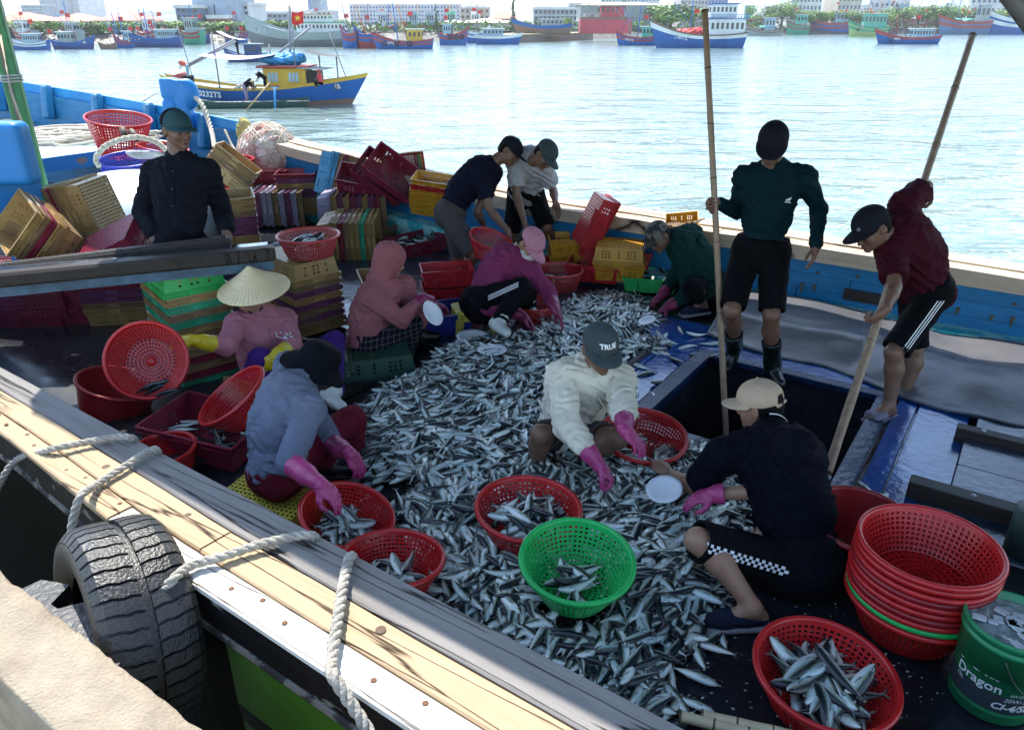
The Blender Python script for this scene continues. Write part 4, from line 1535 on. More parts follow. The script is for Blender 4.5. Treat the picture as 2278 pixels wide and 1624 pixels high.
# --- A: man behind the beam, teal and black cap
def man_a():
    neck = D(400, 361, 5.05)
    pel = J(neck, 402, 548, .50, 1)
    head = J(neck, 394, 291, .20, -1)
    sh = [D(344, 386, 5.1), D(460, 382, 5.05)]
    el = [J(sh[0], 318, 470, .27, 1), J(sh[1], 492, 462, .27, 1)]
    wr = [J(el[0], 345, 523, .24, -1), J(el[1], 503, 509, .24, -1)]
    kn = [pel + V3(-.10, -.04, -.46), pel + V3(.10, -.04, -.46)]
    an = [V3(k.x, k.y + .05, .09) for k in kn]
    P = dict(pel=pel, neck=neck, head=head, face=(.78, -.60, -.14), hup=(.05, 0, 1), fwd=(.15, -1, 0), sh=sh, el=el, wr=wr, kn=kn, an=an,
             toe=[(-.1, -1, 0), (.1, -1, 0)], hand=[((.45, -.75, -.5), (0, 0, -1), 'curl', 1), ((.2, -.6, -.75), (-.5, 0, -.6), 'curl', -1)])
    rt, M4, I = person('man in dark buttoned shirt and teal and black cap standing behind the long dark beam', P,
                       dict(skin=SKIN_D, shirt=C_DARKSHIRT, sleeve=1.92, collar=C_DARKSHIRT, loose=.030, hem=.16, pants=C_BLACK, plen=1.95,
                            feet='shoe', footm=B_BLACK, hairm=HAIR_G, wr=.011, seed=2, cuff=1.1, hemn=(0, 0, -1), w=1.0))
    cap_parts(M4, C_TCAP, C_TCAP, rt)
    s = Sdf(); s.ell((0, -.008, .046), (.0905, .1115, .0925), k=0); s.ell((0, -.008, .044), (.080, .100, .080), k=.001, op='s')
    s.cut((0, 0, .040), (0, .16, -1)); s.cut((0, -.012, 0), (0, 1, 0))
    sdf_obj('mesh_panel', xf(s.mesh(.005), M4), C_BLACK, rt)
    cs = Caster(kid(rt, 'shirt')); F_ = -I['fwd']; S_ = I['side'] * (1 if I['side'].x > 0 else -1)
    for k in range(4):
        q = cs(neck + S_ * .03 + (pel - neck) * (.14 + .2 * k), F_, .001)
        if q: mb = MB(); mb.ell(q, (.006, .004, .006)); mb.build('button', S_GREY, rt)
    c = neck + (pel - neck) * .30 + S_ * .10; U_ = I['up']
    patch('pocket', cs, [c - S_ * .045, c + S_ * .045, c + S_ * .045 - U_ * .11, c - S_ * .045 - U_ * .11], F_, C_DARKSHIRT, rt, lift=.005)
    patch('placket', cs, [neck + S_ * .015 - U_ * .07, neck + S_ * .045 - U_ * .07, neck + S_ * .045 - U_ * .46, neck + S_ * .015 - U_ * .46], F_, C_DARKSHIRT, rt, 3, 24, lift=.004)
man_a()

# --- B: woman in a conical hat
def woman_b():
    neck = D(578, 705, 4.50)
    pel = J(neck, 588, 862, .46, 1)
    head = J(neck, 560, 665, .14, -1)
    sh = [J(neck, 527, 722, .165, -1), J(neck, 634, 712, .165, 1)]
    el = [J(sh[0], 502, 770, .25, -1), J(sh[1], 651, 768, .25, -1)]
    wr = [J(el[0], 430, 757, .21, -1), J(el[1], 612, 792, .21, -1)]
    kn = [J(pel - V3(.08, 0, 0), 580, 800, .38, -1), J(pel + V3(.08, 0, 0), 742, 762, .40, -1)]
    an = [V3(kn[0].x + .03, kn[0].y + .02, .12), D(742, 872, 4.12)]
    P = dict(pel=pel, neck=neck, head=head, face=(-.25, -.62, -.72), hup=(-.1, -.75, .68), fwd=(-.2, -1, 0), sh=sh, el=el, wr=wr, kn=kn, an=an,
             toe=[(-.2, -1, 0), (.72, -.65, -.05)], hand=[((-.95, -.1, .1), (.1, .1, -1), 'curl', -1), ((-.4, -.35, -.9), (-.6, .1, -.6), 'curl', 1)])
    rt, M4, I = person('seated woman in conical straw hat and pink jacket tipping a red basket', P,
                       dict(skin=SKIN, shirt=C_PINK, sleeve=1.9, collar=C_PINK, loose=.022, hem=.05, pants=C_PURPLE, plen=1.95, mask=MASK_D,
                            feet='boot', footm=B_WHITE, boot_top=.26, gloves=[G_YEL, G_YEL], glove_len=.13, seed=5, w=.95))
    ap = D(552, 592, 4.34)
    hatax = (V3(-.04, -.16, .98)).normalized()
    mb = MB()
    prof = []
    Rh, Hh = .215, .150
    for i in range(17):
        t = i / 16
        r_ = .004 + (Rh - .004) * t
        prof.append((r_, -Hh * t - .006 * math.sin(t * 3.14) + (.0012 if i % 2 else 0)))
    prof += [(Rh + .002, -Hh - .004), (Rh - .004, -Hh - .003)]
    for i in range(6):
        t = 1 - i / 5
        prof.append((.001 + (Rh - .008) * t, -Hh * t - .012))
    mb.lathe(prof, 64, ap, frame(hatax))
    HM = mat('palm_straw', (.70, .57, .34), .55, var=.10, vscale=5, bump=.3, bscale=60)
    nt = HM.node_tree
    mb.build('conical_hat', HM, rt)
    rb = MB()
    fr = frame(hatax)
    for k in range(48):
        a = 2 * math.pi * k / 48
        d = fr @ Vector((math.cos(a), math.sin(a), 0)); z = fr @ Vector((0, 0, 1))
        rb.tube([ap + d * (Rh * t) - z * (Hh * t + .006 * math.sin(t * 3.14) - .001) for t in (.06, .5, 1)], .0011, 4, False)
    rb.build('hat_rib', mat('straw_rib', (.55, .43, .24), .6), rt)
    q = neck + I['side'] * .07 - I['up'] * .11; cs = Caster(kid(rt, 'shirt'))
    up, sd, fw = I['up'], I['side'], I['fwd']
    lettering('jacket_lettering', 'UV', .05, W_INK, rt, lambda x, y: cs(q + sd * x + up * y, -fw, .003) or q, bold=.001)
    zp = MB(); zp.tube([z for z in (cs(neck - up * (.06 + .28 * t), -fw, .002) for t in [k / 8 for k in range(9)]) if z], .002, 5); zp.build('zip', S_GREY, rt)
woman_b()

# --- C: woman in black bucket hat, grey-blue hoodie
def woman_c():
    neck = D(660, 864, 3.22)
    pel = J(neck, 618, 1052, .45, -1)
    pel = D(618, 1052, 3.02)
    head = J(neck, 706, 816, .17, 1)
    sh = [J(neck, 606, 872, .155, 1), D(688, 902, 3.04)]
    sh = [D(690, 905, 3.02), D(700, 880, 3.30)]
    sh = [D(612, 880, 3.22), D(688, 912, 3.04)]
    el = [J(sh[0] + V3(.16, .10, 0), 735, 1000, .22, 1), J(sh[1], 645, 1030, .27, -1)]
    wr = [J(el[0], 775, 1000, .2, 1), J(el[1], 712, 1078, .23, -1)]
    sh0 = neck + (neck - sh[1]) * .9 + V3(0, .05, 0)
    sh[0] = sh0
    el[0] = J(sh0, 735, 985, .27, 1)
    wr[0] = J(el[0], 778, 1010, .22, -1)
    kn = [J(pel + V3(.02, .10, 0), 752, 950, .42, 1), J(pel, 728, 962, .42, 1)]
    kn[0] = kn[1] + V3(.10, .14, -.0)
    an = [V3(kn[0].x - .0, kn[0].y - .02, .10), V3(kn[1].x - .02, kn[1].y - .03, .10)]
    P = dict(pel=pel, neck=neck, head=head, face=(.80, .25, -.50), hup=(.42, .10, .9), fwd=(.9, .35, -.1), sh=sh, el=el, wr=wr, kn=kn, an=an,
             toe=[(.9, .3, 0), (.9, .2, 0)], hand=[((.5, -.1, -.85), (-.3, .2, -.5), 'relax', -1), ((.72, -.2, -.6), (-.4, .1, -.8), 'relax', 1)], hipside=(.3, -.95, 0))
    rt, M4, I = person('woman in black bucket hat and grey-blue hoodie sitting on a yellow crate', P,
                       dict(skin=SKIN, shirt=C_GREY, sleeve=1.9, loose=.02, hem=.03, hood_down=True, pants=C_MAROON, plen=1.95, mask=MASK_G, pg=.02,
                            feet='boot', footm=B_BLACK, gloves=[G_PINK, G_PINK], glove_len=.2, seed=9, w=.95, hunch=.05, hc=.0075, waist=.03,
                            sleeves=[1.8, 1.45]))
    mb = MB()
    fr = M4.to_3x3()
    prof = [(.0, .128), (.05, .126), (.082, .112), (.094, .08), (.099, .045), (.104, .030), (.128, .002), (.156, -.026), (.158, -.030), (.150, -.026), (.102, .022), (.092, .04)]
    V, F = [], []
    n = 44
    for i in range(n):
        a = 2 * math.pi * i / n
        for (r_, z) in prof:
            r2 = r_ * (1 + (.03 * math.sin(3 * a + 1) if r_ > .12 else 0))
            zz = z + (.010 * math.sin(2 * a + .6) + .006 * math.sin(5 * a) if r_ > .12 else 0)
            V.append(M4 @ Vector((r2 * math.cos(a) * .93, r2 * math.sin(a) * 1.06 - .008, zz)))
    m = len(prof)
    for i in range(n):
        for k in range(m - 1):
            F.append((i * m + k, i * m + k + 1, ((i + 1) % n) * m + k + 1, ((i + 1) % n) * m + k)[::-1])
    mb.add(V, F, True).build('bucket_hat', C_BHAT, rt)
woman_c()

# --- D: woman with her hood up, plaid trousers
def woman_d():
    neck = D(862, 640, 5.0)
    pel = J(neck, 818, 770, .42, -1)
    head = J(neck, 868, 582, .17, 1)
    sh = [J(neck, 815, 662, .15, -1), J(neck, 905, 655, .15, 1)]
    el = [J(sh[1] + V3(-.02, -.10, 0), 902, 702, .25, -1), J(sh[1], 925, 705, .25, 1)]
    sh = [neck + V3(-.10, -.13, -.03), neck + V3(.10, .13, -.03)]
    el = [J(sh[0], 892, 712, .25, -1), J(sh[1], 930, 715, .25, 1)]
    wr = [J(el[0], 940, 664, .22, 1), J(el[1], 965, 680, .22, 1)]
    kn = [J(pel + V3(.0, -.08, 0), 918, 722, .40, 1), J(pel + V3(.05, .08, 0), 935, 715, .40, 1)]
    kn[1] = kn[0] + V3(.02, .16, 0)
    an = [D(900, 800, kn[0].y - .02), V3(kn[1].x - .02, kn[1].y, .12)]
    P = dict(pel=pel, neck=neck, head=head, face=(.82, .50, -.35), hup=(.2, .1, 1), fwd=(.9, .3, 0), sh=sh, el=el, wr=wr, kn=kn, an=an,
             toe=[(.9, -.1, -.05), (.9, .2, 0)], hand=[((.8, .4, -.1), (0, 0, -1), 'grip', -1), ((.8, .4, -.2), (0, 0, -1), 'curl', 1)], hipside=(.3, -.95, 0))
    person('woman with rose hood up and plaid trousers squatting over a blue crate', P,
           dict(skin=SKIN, shirt=C_ROSE, sleeve=1.92, loose=.024, hem=.05, hood_up=True, pants=C_PLAID, plen=1.9, feet='boot', footm=B_BLACK, boot_top=.14,
                gloves=[G_MAG, G_MAG], glove_len=.06, seed=12, w=.95, hunch=.06, waist=.03))
woman_d()

# --- E: woman with pale pink cap
def woman_e():
    pel = D(1068, 682, 5.35)
    neck = J(pel, 1140, 568, .45, -1)
    head = J(neck, 1178, 545, .15, -1)
    sh = [J(neck, 1105, 592, .15, -1), J(neck, 1180, 600, .15, -1)]
    el = [J(sh[0], 1103, 684, .27, -1), J(sh[1], 1222, 655, .26, -1)]
    wr = [J(el[0], 1162, 702, .22, -1), J(el[1], 1236, 690, .2, -1)]
    kn = [J(pel, 1160, 640, .40, -1), J(pel + V3(.12, .08, 0), 1175, 650, .38, 1)]
    an = [D(1112, 712, 5.05), V3(kn[1].x, kn[1].y, .1)]
    P = dict(pel=pel, neck=neck, head=head, face=(.42, -.55, -.72), hup=(.5, -.2, .84), fwd=(.5, -.8, -.3), sh=sh, el=el, wr=wr, kn=kn, an=an,
             toe=[(.55, -.83, 0), (.7, -.7, 0)], hand=[((.75, -.2, -.6), (-.3, -.4, -.8), 'relax', 1), ((.5, -.3, -.8), (-.4, -.3, -.8), 'reach', -1)])
    rt, M4, I = person('woman in magenta hoodie, pale pink cap and printed mask sorting fish from a stool', P,
                       dict(skin=SKIN, shirt=C_MAG, sleeve=1.92, loose=.02, hem=.06, hood_down=True, pants=C_BLACK, plen=1.95, mask=MASK_W, feet='boot',
                            footm=B_WHITE, gloves=[G_MAG, G_MAG], glove_len=.12, seed=15, w=.92, hunch=.06, hairbig=1.05))
    cap_parts(M4, C_PCAP, C_PCAP, rt, tilt=.15)
    for k in range(3):
        a, b = kn[0] + (pel - kn[0]) * .05, kn[0] + (pel - kn[0]) * .75; o_ = V3(0, 0, .012 + .015 * k); h_ = V3(0, 0, .007)
        patch('stripe', Caster(kid(rt, 'trousers')), [a + o_, b + o_, b + o_ + h_, a + o_ + h_], (.1, 1, -.35), W_INK, rt, 14, 1)
woman_e()

# --- F: man in navy T-shirt bending
def man_f():
    pel = D(1000, 478, 6.75)
    neck = J(pel, 1090, 366, .52, -1)
    head = J(neck, 1133, 338, .19, -1)
    sh = [J(neck, 1070, 388, .15, -1), J(neck, 1098, 385, .16, 1)]
    el = [J(sh[0], 1086, 462, .28, -1), J(sh[1], 1062, 470, .28, 1)]
    wr = [J(el[0], 1130, 515, .25, -1), J(el[1], 1078, 506, .22, 1)]
    kn = [J(pel + V3(.06, -.06, 0), 1056, 566, .42, -1), J(pel, 1022, 572, .42, 1)]
    an = [V3(kn[0].x - .10, kn[0].y + .12, .09), V3(kn[1].x - .05, kn[1].y + .15, .09)]
    P = dict(pel=pel, neck=neck, head=head, face=(.75, -.40, -.62), hup=(.55, .1, .80), fwd=(.35, -.45, -.75), sh=sh, el=el, wr=wr, kn=kn, an=an,
             toe=[(.6, -.8, 0), (.6, -.8, 0)], hand=[((.3, -.1, -.95), (-1, 0, 0), 'curl', -1), ((.5, 0, -.9), (1, 0, 0), 'curl', 1)])
    rt, M4, I = person('man in navy T-shirt and grey shorts bending over a tilted red basket', P,
                       dict(skin=SKIN_D, shirt=C_NAVY2, sleeve=.72, loose=.028, hem=.06, pants=C_SHORTS, plen=.97, flare=1.25, pg=.022, feet='bare', seed=21, hunch=.05))
    cap_parts(M4, C_CAPB, C_CAPB, rt)
man_f()

# --- G: man in pale shirt, dark cap
def man_g():
    pel = D(1170, 432, 7.2)
    neck = J(pel, 1180, 345, .50, -1)
    neck = D(1184, 348, 6.9)
    head = J(neck, 1212, 345, .19, -1)
    sh = [D(1146, 360, 6.95), D(1212, 372, 6.95)]
    el = [J(sh[0], 1150, 438, .28, -1), J(sh[1], 1231, 425, .27, 1)]
    wr = [J(el[0], 1166, 495, .25, -1), J(el[1], 1236, 452, .22, -1)]
    kn = [D(1140, 515, 7.25), D(1216, 506, 7.05)]
    an = [V3(kn[0].x + .02, 7.3, .09), G(1246, 566, .09)]
    P = dict(pel=pel, neck=neck, head=head, face=(.45, -.55, -.72), hup=(.62, -.35, .72), fwd=(.2, -.8, -.5), sh=sh, el=el, wr=wr, kn=kn, an=an,
             toe=[(.1, -1, 0), (.2, -1, 0)], hand=[((.2, -.1, -.95), (1, 0, 0), 'curl', 1), ((.35, -.1, -.9), (-.6, -.6, 0), 'relax', -1)])
    rt, M4, I = person('man in pale grey shirt and dark cap leaning over the deck by the rail', P,
                       dict(skin=SKIN_D, shirt=C_LGREY, sleeve=.70, loose=.03, hem=.05, pants=C_BLACK, plen=.98, flare=1.3, pg=.02, feet='bare', seed=25, collar=C_LGREY, hunch=.04))
    cap_parts(M4, C_CAPGREY, C_CAPGREY, rt, tilt=.2)
man_g()

# --- H: man in green shirt squatting
def man_h():
    pel = D(1582, 640, 5.95)
    neck = J(pel, 1500, 528, .50, -1)
    head = J(neck, 1466, 528, .17, -1)
    sh = [J(neck, 1520, 556, .16, -1), J(neck, 1540, 520, .16, 1)]
    el = [J(sh[0], 1532, 655, .30, -1), J(sh[1], 1500, 620, .28, 1)]
    wr = [J(el[0], 1484, 684, .22, -1), J(el[1], 1470, 660, .22, -1)]
    kn = [J(pel, 1512, 652, .40, 1), J(pel, 1540, 640, .38, -1)]
    an = [D(1572, 690, kn[0].y + .02), V3(kn[1].x + .12, kn[1].y + .1, .11)]
    P = dict(pel=pel, neck=neck, head=head, face=(-.62, -.50, -.60), hup=(-.55, .0, .83), fwd=(-.7, -.45, -.5), sh=sh, el=el, wr=wr, kn=kn, an=an,
             toe=[(-.97, -.1, -.12), (-.9, -.3, 0)], hand=[((-.85, -.25, -.45), (.2, -.3, -.9), 'curl', -1), ((-.8, -.2, -.5), (0, 0, -1), 'curl', 1)], hipside=(-.4, .9, 0))
    rt, M4, I = person('man in bottle green shirt and camouflage cap squatting with a pink glove', P,
                       dict(skin=SKIN_D, shirt=C_GREEN, sleeve=1.92, loose=.03, hem=.06, pants=C_BLACK, plen=1.6, feet='shoe', footm=S_NAVY, solem=S_SOLE,
                            gloves=[G_MAG, G_MAG], glove_len=.09, seed=31, collar=C_GREEN, hunch=.06))
    cap_parts(M4, C_CAMO, C_CAMO, rt)
man_h()

# --- I: standing man with pole
def man_i():
    neck = D(1724, 372, 4.66)
    pel = J(neck, 1692, 560, .53, 1)
    head = J(neck, 1718, 322, .17, -1)
    sh = [J(neck, 1655, 393, .18, 1), J(neck, 1792, 395, .18, 1)]
    el = [J(sh[0], 1640, 470, .28, 1), J(sh[1], 1822, 468, .27, 1)]
    wr = [J(el[0], 1598, 452, .25, -1), J(el[1], 1815, 548, .24, -1)]
    kn = [J(pel - V3(.08, 0, 0), 1628, 690, .42, -1), J(pel + V3(.08, 0, 0), 1716, 700, .42, -1)]
    an = [G(1634, 772, .14), G(1718, 814, .10)]
    P = dict(pel=pel, neck=neck, head=head, face=(-.34, -.80, -.50), hup=(-.12, -.42, .9), fwd=(-.1, -1, 0), sh=sh, el=el, wr=wr, kn=kn, an=an,
             toe=[(-.45, -.6, -.62), (.0, -1, 0)], hand=[((-.85, -.25, .05), (.25, -.95, 0), 'grip', 1), ((-.05, -.15, -1), (-.9, .3, 0), 'relax', -1)])
    rt, M4, I = person('tall man in dark teal long-sleeved top and black shorts holding an upright bamboo pole', P,
                       dict(skin=SKIN_D, shirt=C_TEAL, sleeve=1.95, loose=.012, hem=.05, pants=C_BLACK, plen=.95, flare=1.25, pg=.018, feet='boot', footm=B_DARK,
                            boot_top=.24, seed=35, w=1.04, arm=1.0))
    cap_parts(M4, C_CAPB, C_CAPB, rt, tilt=.1)
    sd, up, fw = I['side'], I['up'], I['fwd']
    q = neck - up * .17 + sd * .105 + fw * .128
    for k, hgt in enumerate((.010, .017, .024)):
        mb = MB(); c = q + sd * (.010 * (k - 1)) + up * hgt * .5
        mb.box(c, (.007, .003, hgt), Matrix((sd, fw, up)).transposed() @ Matrix.Rotation(.45, 3, 'Y')); mb.build('emblem_bar', W_INK, rt)
    mb = MB(); mb.box(q - up * .008, (.034, .003, .005), Matrix((sd, fw, up)).transposed()); mb.build('emblem_bar', W_INK, rt)
    return wr
WR_I = man_i()

# --- J: bending man in wine T-shirt
def man_j():
    pel = D(2058, 640, 4.35)
    neck = J(pel, 1990, 506, .50, -1)
    head = J(neck, 1940, 510, .20, -1)
    sh = [J(neck, 1982, 560, .17, -1), J(neck, 2012, 455, .18, 1)]
    el = [J(sh[0], 1990, 640, .26, -1), J(sh[1], 2060, 416, .25, 1)]
    wr = [J(el[0], 1966, 692, .22, -1), J(el[1], 2042, 455, .22, 1)]
    kn = [J(pel - V3(.05, .08, 0), 1988, 785, .42, -1), J(pel, 2034, 775, .42, 1)]
    an = [V3(2.37, 4.02, .09), V3(2.60, 4.30, .09)]
    an = [D(1978, 900, 4.05), D(2012, 876, 4.35)]
    P = dict(pel=pel, neck=neck, head=head, face=(-.78, -.28, -.55), hup=(-.52, .0, .85), fwd=(-.7, -.3, -.65), sh=sh, el=el, wr=wr, kn=kn, an=an,
             toe=[(-.9, -.45, 0), (-.95, -.1, 0)], hand=[((-.55, .05, -.7), (-.5, .7, .1), 'grip', -1), ((-.2, -.5, .6), (.6, -.2, .2), 'grip', 1)], hipside=(-.35, .9, 0))
    rt, M4, I = person('bending man in wine-red T-shirt and striped black shorts pushing a slanted pole', P,
                       dict(skin=SKIN_D, shirt=C_WINE, sleeve=.75, loose=.03, hem=.05, pants=C_BLACK, plen=.95, flare=1.25, pg=.018, feet='sandal', footm=S_GREY,
                            seed=41, hunch=.05))
    cap_parts(M4, C_CAPB, C_CAPB, rt)
    mb = MB(); mb.lathe([(0, .004), (.011, .004), (.012, 0)], 16, M4 @ Vector((-.03, .088, .068)), frame(M4.to_3x3() @ Vector((-.3, 1, .5)))); mb.build('cap_badge', S_GREY, rt)
    hp = I['hip'][0]
    for k in range(3):
        t = V3(1, -.2, 0).normalized(); a, b = hp + (kn[0] - hp) * .05 + t * (.019 * (k - 1)), kn[0] + t * (.019 * (k - 1)); w_ = t * .008
        patch('stripe', Caster(kid(rt, 'shorts')), [a, b, b + w_, a + w_], (.2, 1, 0), W_INK, rt, 16, 1)
    return wr
WR_J = man_j()

# --- K: man in cream shirt, grey cap TRUE
def man_k():
    neck = D(1318, 824, 3.50)
    pel = J(neck, 1258, 965, .44, 1)
    pel = D(1262, 968, 3.62)
    head = J(neck, 1335, 776, .17, -1)
    sh = [J(neck, 1250, 840, .17, -1), J(neck, 1378, 845, .17, 1)]
    el = [J(sh[0], 1262, 945, .29, -1), J(sh[1], 1386, 918, .27, -1)]
    wr = [J(el[0], 1336, 1040, .25, -1), J(el[1], 1392, 958, .18, -1)]
    kn = [J(pel - V3(.08, 0, 0), 1203, 966, .36, -1), J(pel + V3(.08, 0, 0), 1375, 975, .38, -1)]
    an = [D(1190, 1048, kn[0].y + .10), D(1282, 1032, 3.40)]
    P = dict(pel=pel, neck=neck, head=head, face=(.25, -.94, -.26), hup=(.05, -.26, .95), fwd=(.25, -.95, -.3), sh=sh, el=el, wr=wr, kn=kn, an=an,
             toe=[(-.25, -.95, -.05), (-.2, -.95, -.1)], hand=[((.68, -.35, -.62), (-.4, -.2, -.8), 'grip', 1), ((.62, -.45, -.5), (-.4, .2, -.8), 'relax', -1)])
    rt, M4, I = person('squatting man in cream shirt and grey cap reading TRUE with pink gloves', P,
                       dict(skin=SKIN_D, shirt=C_WHITE, sleeve=1.8, loose=.032, hem=.10, collar=C_WHITE, pants=C_SHORTS, plen=.66, flare=1.15, feet='sandal', footm=S_WHITE,
                            gloves=[G_PINK, G_PINK], glove_len=.17, seed=51, hunch=.04, hc=.0075, wr=.014, cuff=1.2, sleeves=[1.55, 1.35]))
    cap_parts(M4, C_CAPGREY, C_CAPGREY, rt, tilt=.1, deep=.012)
    headtext(rt, M4, 'TRUE', .034, W_INK, z0=.080)
    cs = Caster(kid(rt, 'shirt')); F_, S_, U_ = -I['fwd'], I['side'] * (1 if I['side'].x > 0 else -1), I['up']
    a, b = neck + I['fwd'] * .05 - U_ * .05, neck + I['fwd'] * .05 - U_ * .40
    patch('placket', cs, [a - S_ * .016, a + S_ * .016, b + S_ * .016, b - S_ * .016], F_, C_WHITE, rt, 2, 24, lift=.005)
    c = neck - U_ * .16 + S_ * .09
    patch('pocket', cs, [c - S_ * .05, c + S_ * .05, c + S_ * .05 - U_ * .11, c - S_ * .05 - U_ * .11], F_, C_WHITE, rt, lift=.006)
man_k()

# --- L: man in navy polo, back to us
def man_l():
    pel = D(1790, 1290, 2.52)
    neck = D(1712, 962, 2.92)
    pel = J(neck, 1790, 1262, .55, -1)
    head = J(neck, 1690, 905, .17, 1)
    sh = [J(neck, 1606, 1012, .185, 1), J(neck, 1772, 992, .18, -1)]
    el = [J(sh[0], 1545, 1084, .27, 1), J(sh[1], 1730, 1090, .27, 1)]
    wr = [J(el[0], 1486, 1052, .20, 1), J(el[1], 1586, 1100, .25, 1)]
    kn = [J(pel - V3(.09, 0, 0), 1552, 1202, .44, -1), J(pel + V3(.06, .1, 0), 1700, 1180, .40, 1)]
    an = [G(1676, 1352, .10), G(1740, 1330, .10) + V3(0, .35, 0)]
    P = dict(pel=pel, neck=neck, head=head, face=(-.75, .62, -.30), hup=(-.12, .15, 1), fwd=(-.75, .62, 0), sh=sh, el=el, wr=wr, kn=kn, an=an,
             toe=[(-.93, -.05, -.02), (-.7, .6, 0)], hand=[((-.5, .4, .25), (.3, .1, -.9), 'grip', 1), ((-.95, .1, -.3), (0, .1, -1), 'relax', -1)], hipside=(.75, -.1, .0))
    rt, M4, I = person('squatting man in navy polo and beige cap seen from behind', P,
                       dict(skin=SKIN, shirt=C_NAVY, sleeve=.80, loose=.026, hem=.10, collar=C_NAVY, pants=C_BLACK, plen=1.0, flare=1.1, pg=.024, feet='shoe', footm=S_NAVY,
                            solem=S_SOLE, gloves=[None, G_PINK], glove_len=.05, seed=61, h=.009, hc=.0075, hunch=.04, arm=1.1, w=1.08))
    cap_parts(M4, C_BEIGE, C_BEIGE, rt, hole=True, deep=.008)
    nd = (head - neck).normalized(); rc = frame(nd, I['fwd']); c0 = neck + nd * .028
    mb = MB(); mb.lathe([(.0855, .006), (.0885, -.002), (.0865, -.004)], 28, c0, rc, a0=R(40), a1=R(320)); mb.build('collar_trim', W_INK, rt)
    k0, h0 = kn[0], I['hip'][0]
    # checked stripe along the thigh
    d = (h0 - k0); up = V3(-.15, -1, .55).normalized()
    up = (up - d.normalized() * up.dot(d.normalized())).normalized()
    sd = d.normalized().cross(up)
    ck = Caster([c for c in rt.children if c.name.split('.')[0] in ('trousers', 'shorts')][0])
    for i in range(24):
        for j in range(3):
            if (i + j) % 2 == 0:
                c = k0 + d * (.0 + i * .036) + sd * (.0125 * (j - 1)); e = d * .036; f_ = sd * .0125
                patch('checked_stripe', ck, [c, c + e, c + e + f_, c + f_], -up, W_INK, rt, 3, 2)
man_l()
# ====================================================================== crates, baskets, fish
def plast(name, c, r=.38, **k):
    k.setdefault('var', .14); k.setdefault('vscale', 7); k.setdefault('bump', .08); k.setdefault('bscale', 60)
    return mat(name, c, r, **k)
PC = {
    'green': plast('green_crate_plastic', (.035, .38, .20)), 'bright green': plast('bright_green_plastic', (.04, .52, .12)),
    'tan': plast('tan_crate_plastic', (.40, .25, .09)), 'brown': plast('brown_crate_plastic', (.27, .17, .08)),
    'maroon': plast('maroon_crate_plastic', (.24, .018, .045)), 'purple': plast('purple_crate_plastic', (.19, .05, .12)),
    'red': plast('red_crate_plastic', (.48, .012, .022)), 'yellow': plast('yellow_crate_plastic', (.62, .30, .02)),
    'blue': plast('blue_crate_plastic', (.008, .018, .19)), 'pale blue': plast('pale_blue_plastic', (.08, .36, .60)),
    'lavender': plast('lavender_crate_plastic', (.34, .31, .42)), 'dark green': plast('dark_green_plastic', (.012, .055, .035)),
    'lemon': plast('lemon_plastic', (.50, .42, .06)), 'grey': plast('grey_crate_plastic', (.30, .30, .30)),
}
def holegrid(mb, fn, nu, nv, frac, mask=None, oct_=False, wrap=False):
    """fn(u,v,w): w 0 front, 1 back. cells with real holes"""
    for i in range(nu):
        for j in range(nv):
            u0, u1, v0, v1 = i / nu, (i + 1) / nu, j / nv, (j + 1) / nv
            if mask is not None and not mask(i, j):
                mb.add([fn(u0, v0, 0), fn(u1, v0, 0), fn(u1, v1, 0), fn(u0, v1, 0), fn(u0, v0, 1), fn(u1, v0, 1), fn(u1, v1, 1), fn(u0, v1, 1)],
                       [(0, 1, 2, 3), (7, 6, 5, 4)])
                continue
            cu, cv = (u0 + u1) / 2, (v0 + v1) / 2
            f = frac if not callable(frac) else frac(i, j)
            hu, hv = (u1 - u0) / 2 * f, (v1 - v0) / 2 * f
            if oct_:
                H = [(-1, -.4), (-.4, -1), (.4, -1), (1, -.4), (1, .4), (.4, 1), (-.4, 1), (-1, .4)]
                hp = [(cu + a * hu, cv + b * hv) for a, b in H]
                F0 = [(0, 1, 5, 4), (0, 1, 6, 5)]
                V = []
                for w_ in (0, 1):
                    V += [fn(u0, v0, w_), fn(u1, v0, w_), fn(u1, v1, w_), fn(u0, v1, w_)] + [fn(a, b, w_) for a, b in hp]
                F = [(0, 5, 4), (0, 1, 6, 5), (1, 7, 6), (1, 2, 8, 7), (2, 9, 8), (2, 3, 10, 9), (3, 11, 10), (3, 0, 4, 11)]
                F += [tuple(x + 12 for x in f[::-1]) for f in F]
                F += [(4 + k, 4 + (k + 1) % 8, 16 + (k + 1) % 8, 16 + k) for k in range(8)]
                mb.add(V, F)
            else:
                hp = [(cu - hu, cv - hv), (cu + hu, cv - hv), (cu + hu, cv + hv), (cu - hu, cv + hv)]
                V = []
                for w_ in (0, 1):
                    V += [fn(u0, v0, w_), fn(u1, v0, w_), fn(u1, v1, w_), fn(u0, v1, w_)] + [fn(a, b, w_) for a, b in hp]
                F = [(0, 1, 5, 4), (1, 2, 6, 5), (2, 3, 7, 6), (3, 0, 4, 7)]
                F += [tuple(x + 8 for x in f[::-1]) for f in F]
                F += [(4 + k, 4 + (k + 1) % 4, 12 + (k + 1) % 4, 12 + k) for k in range(4)]
                mb.add(V, F)

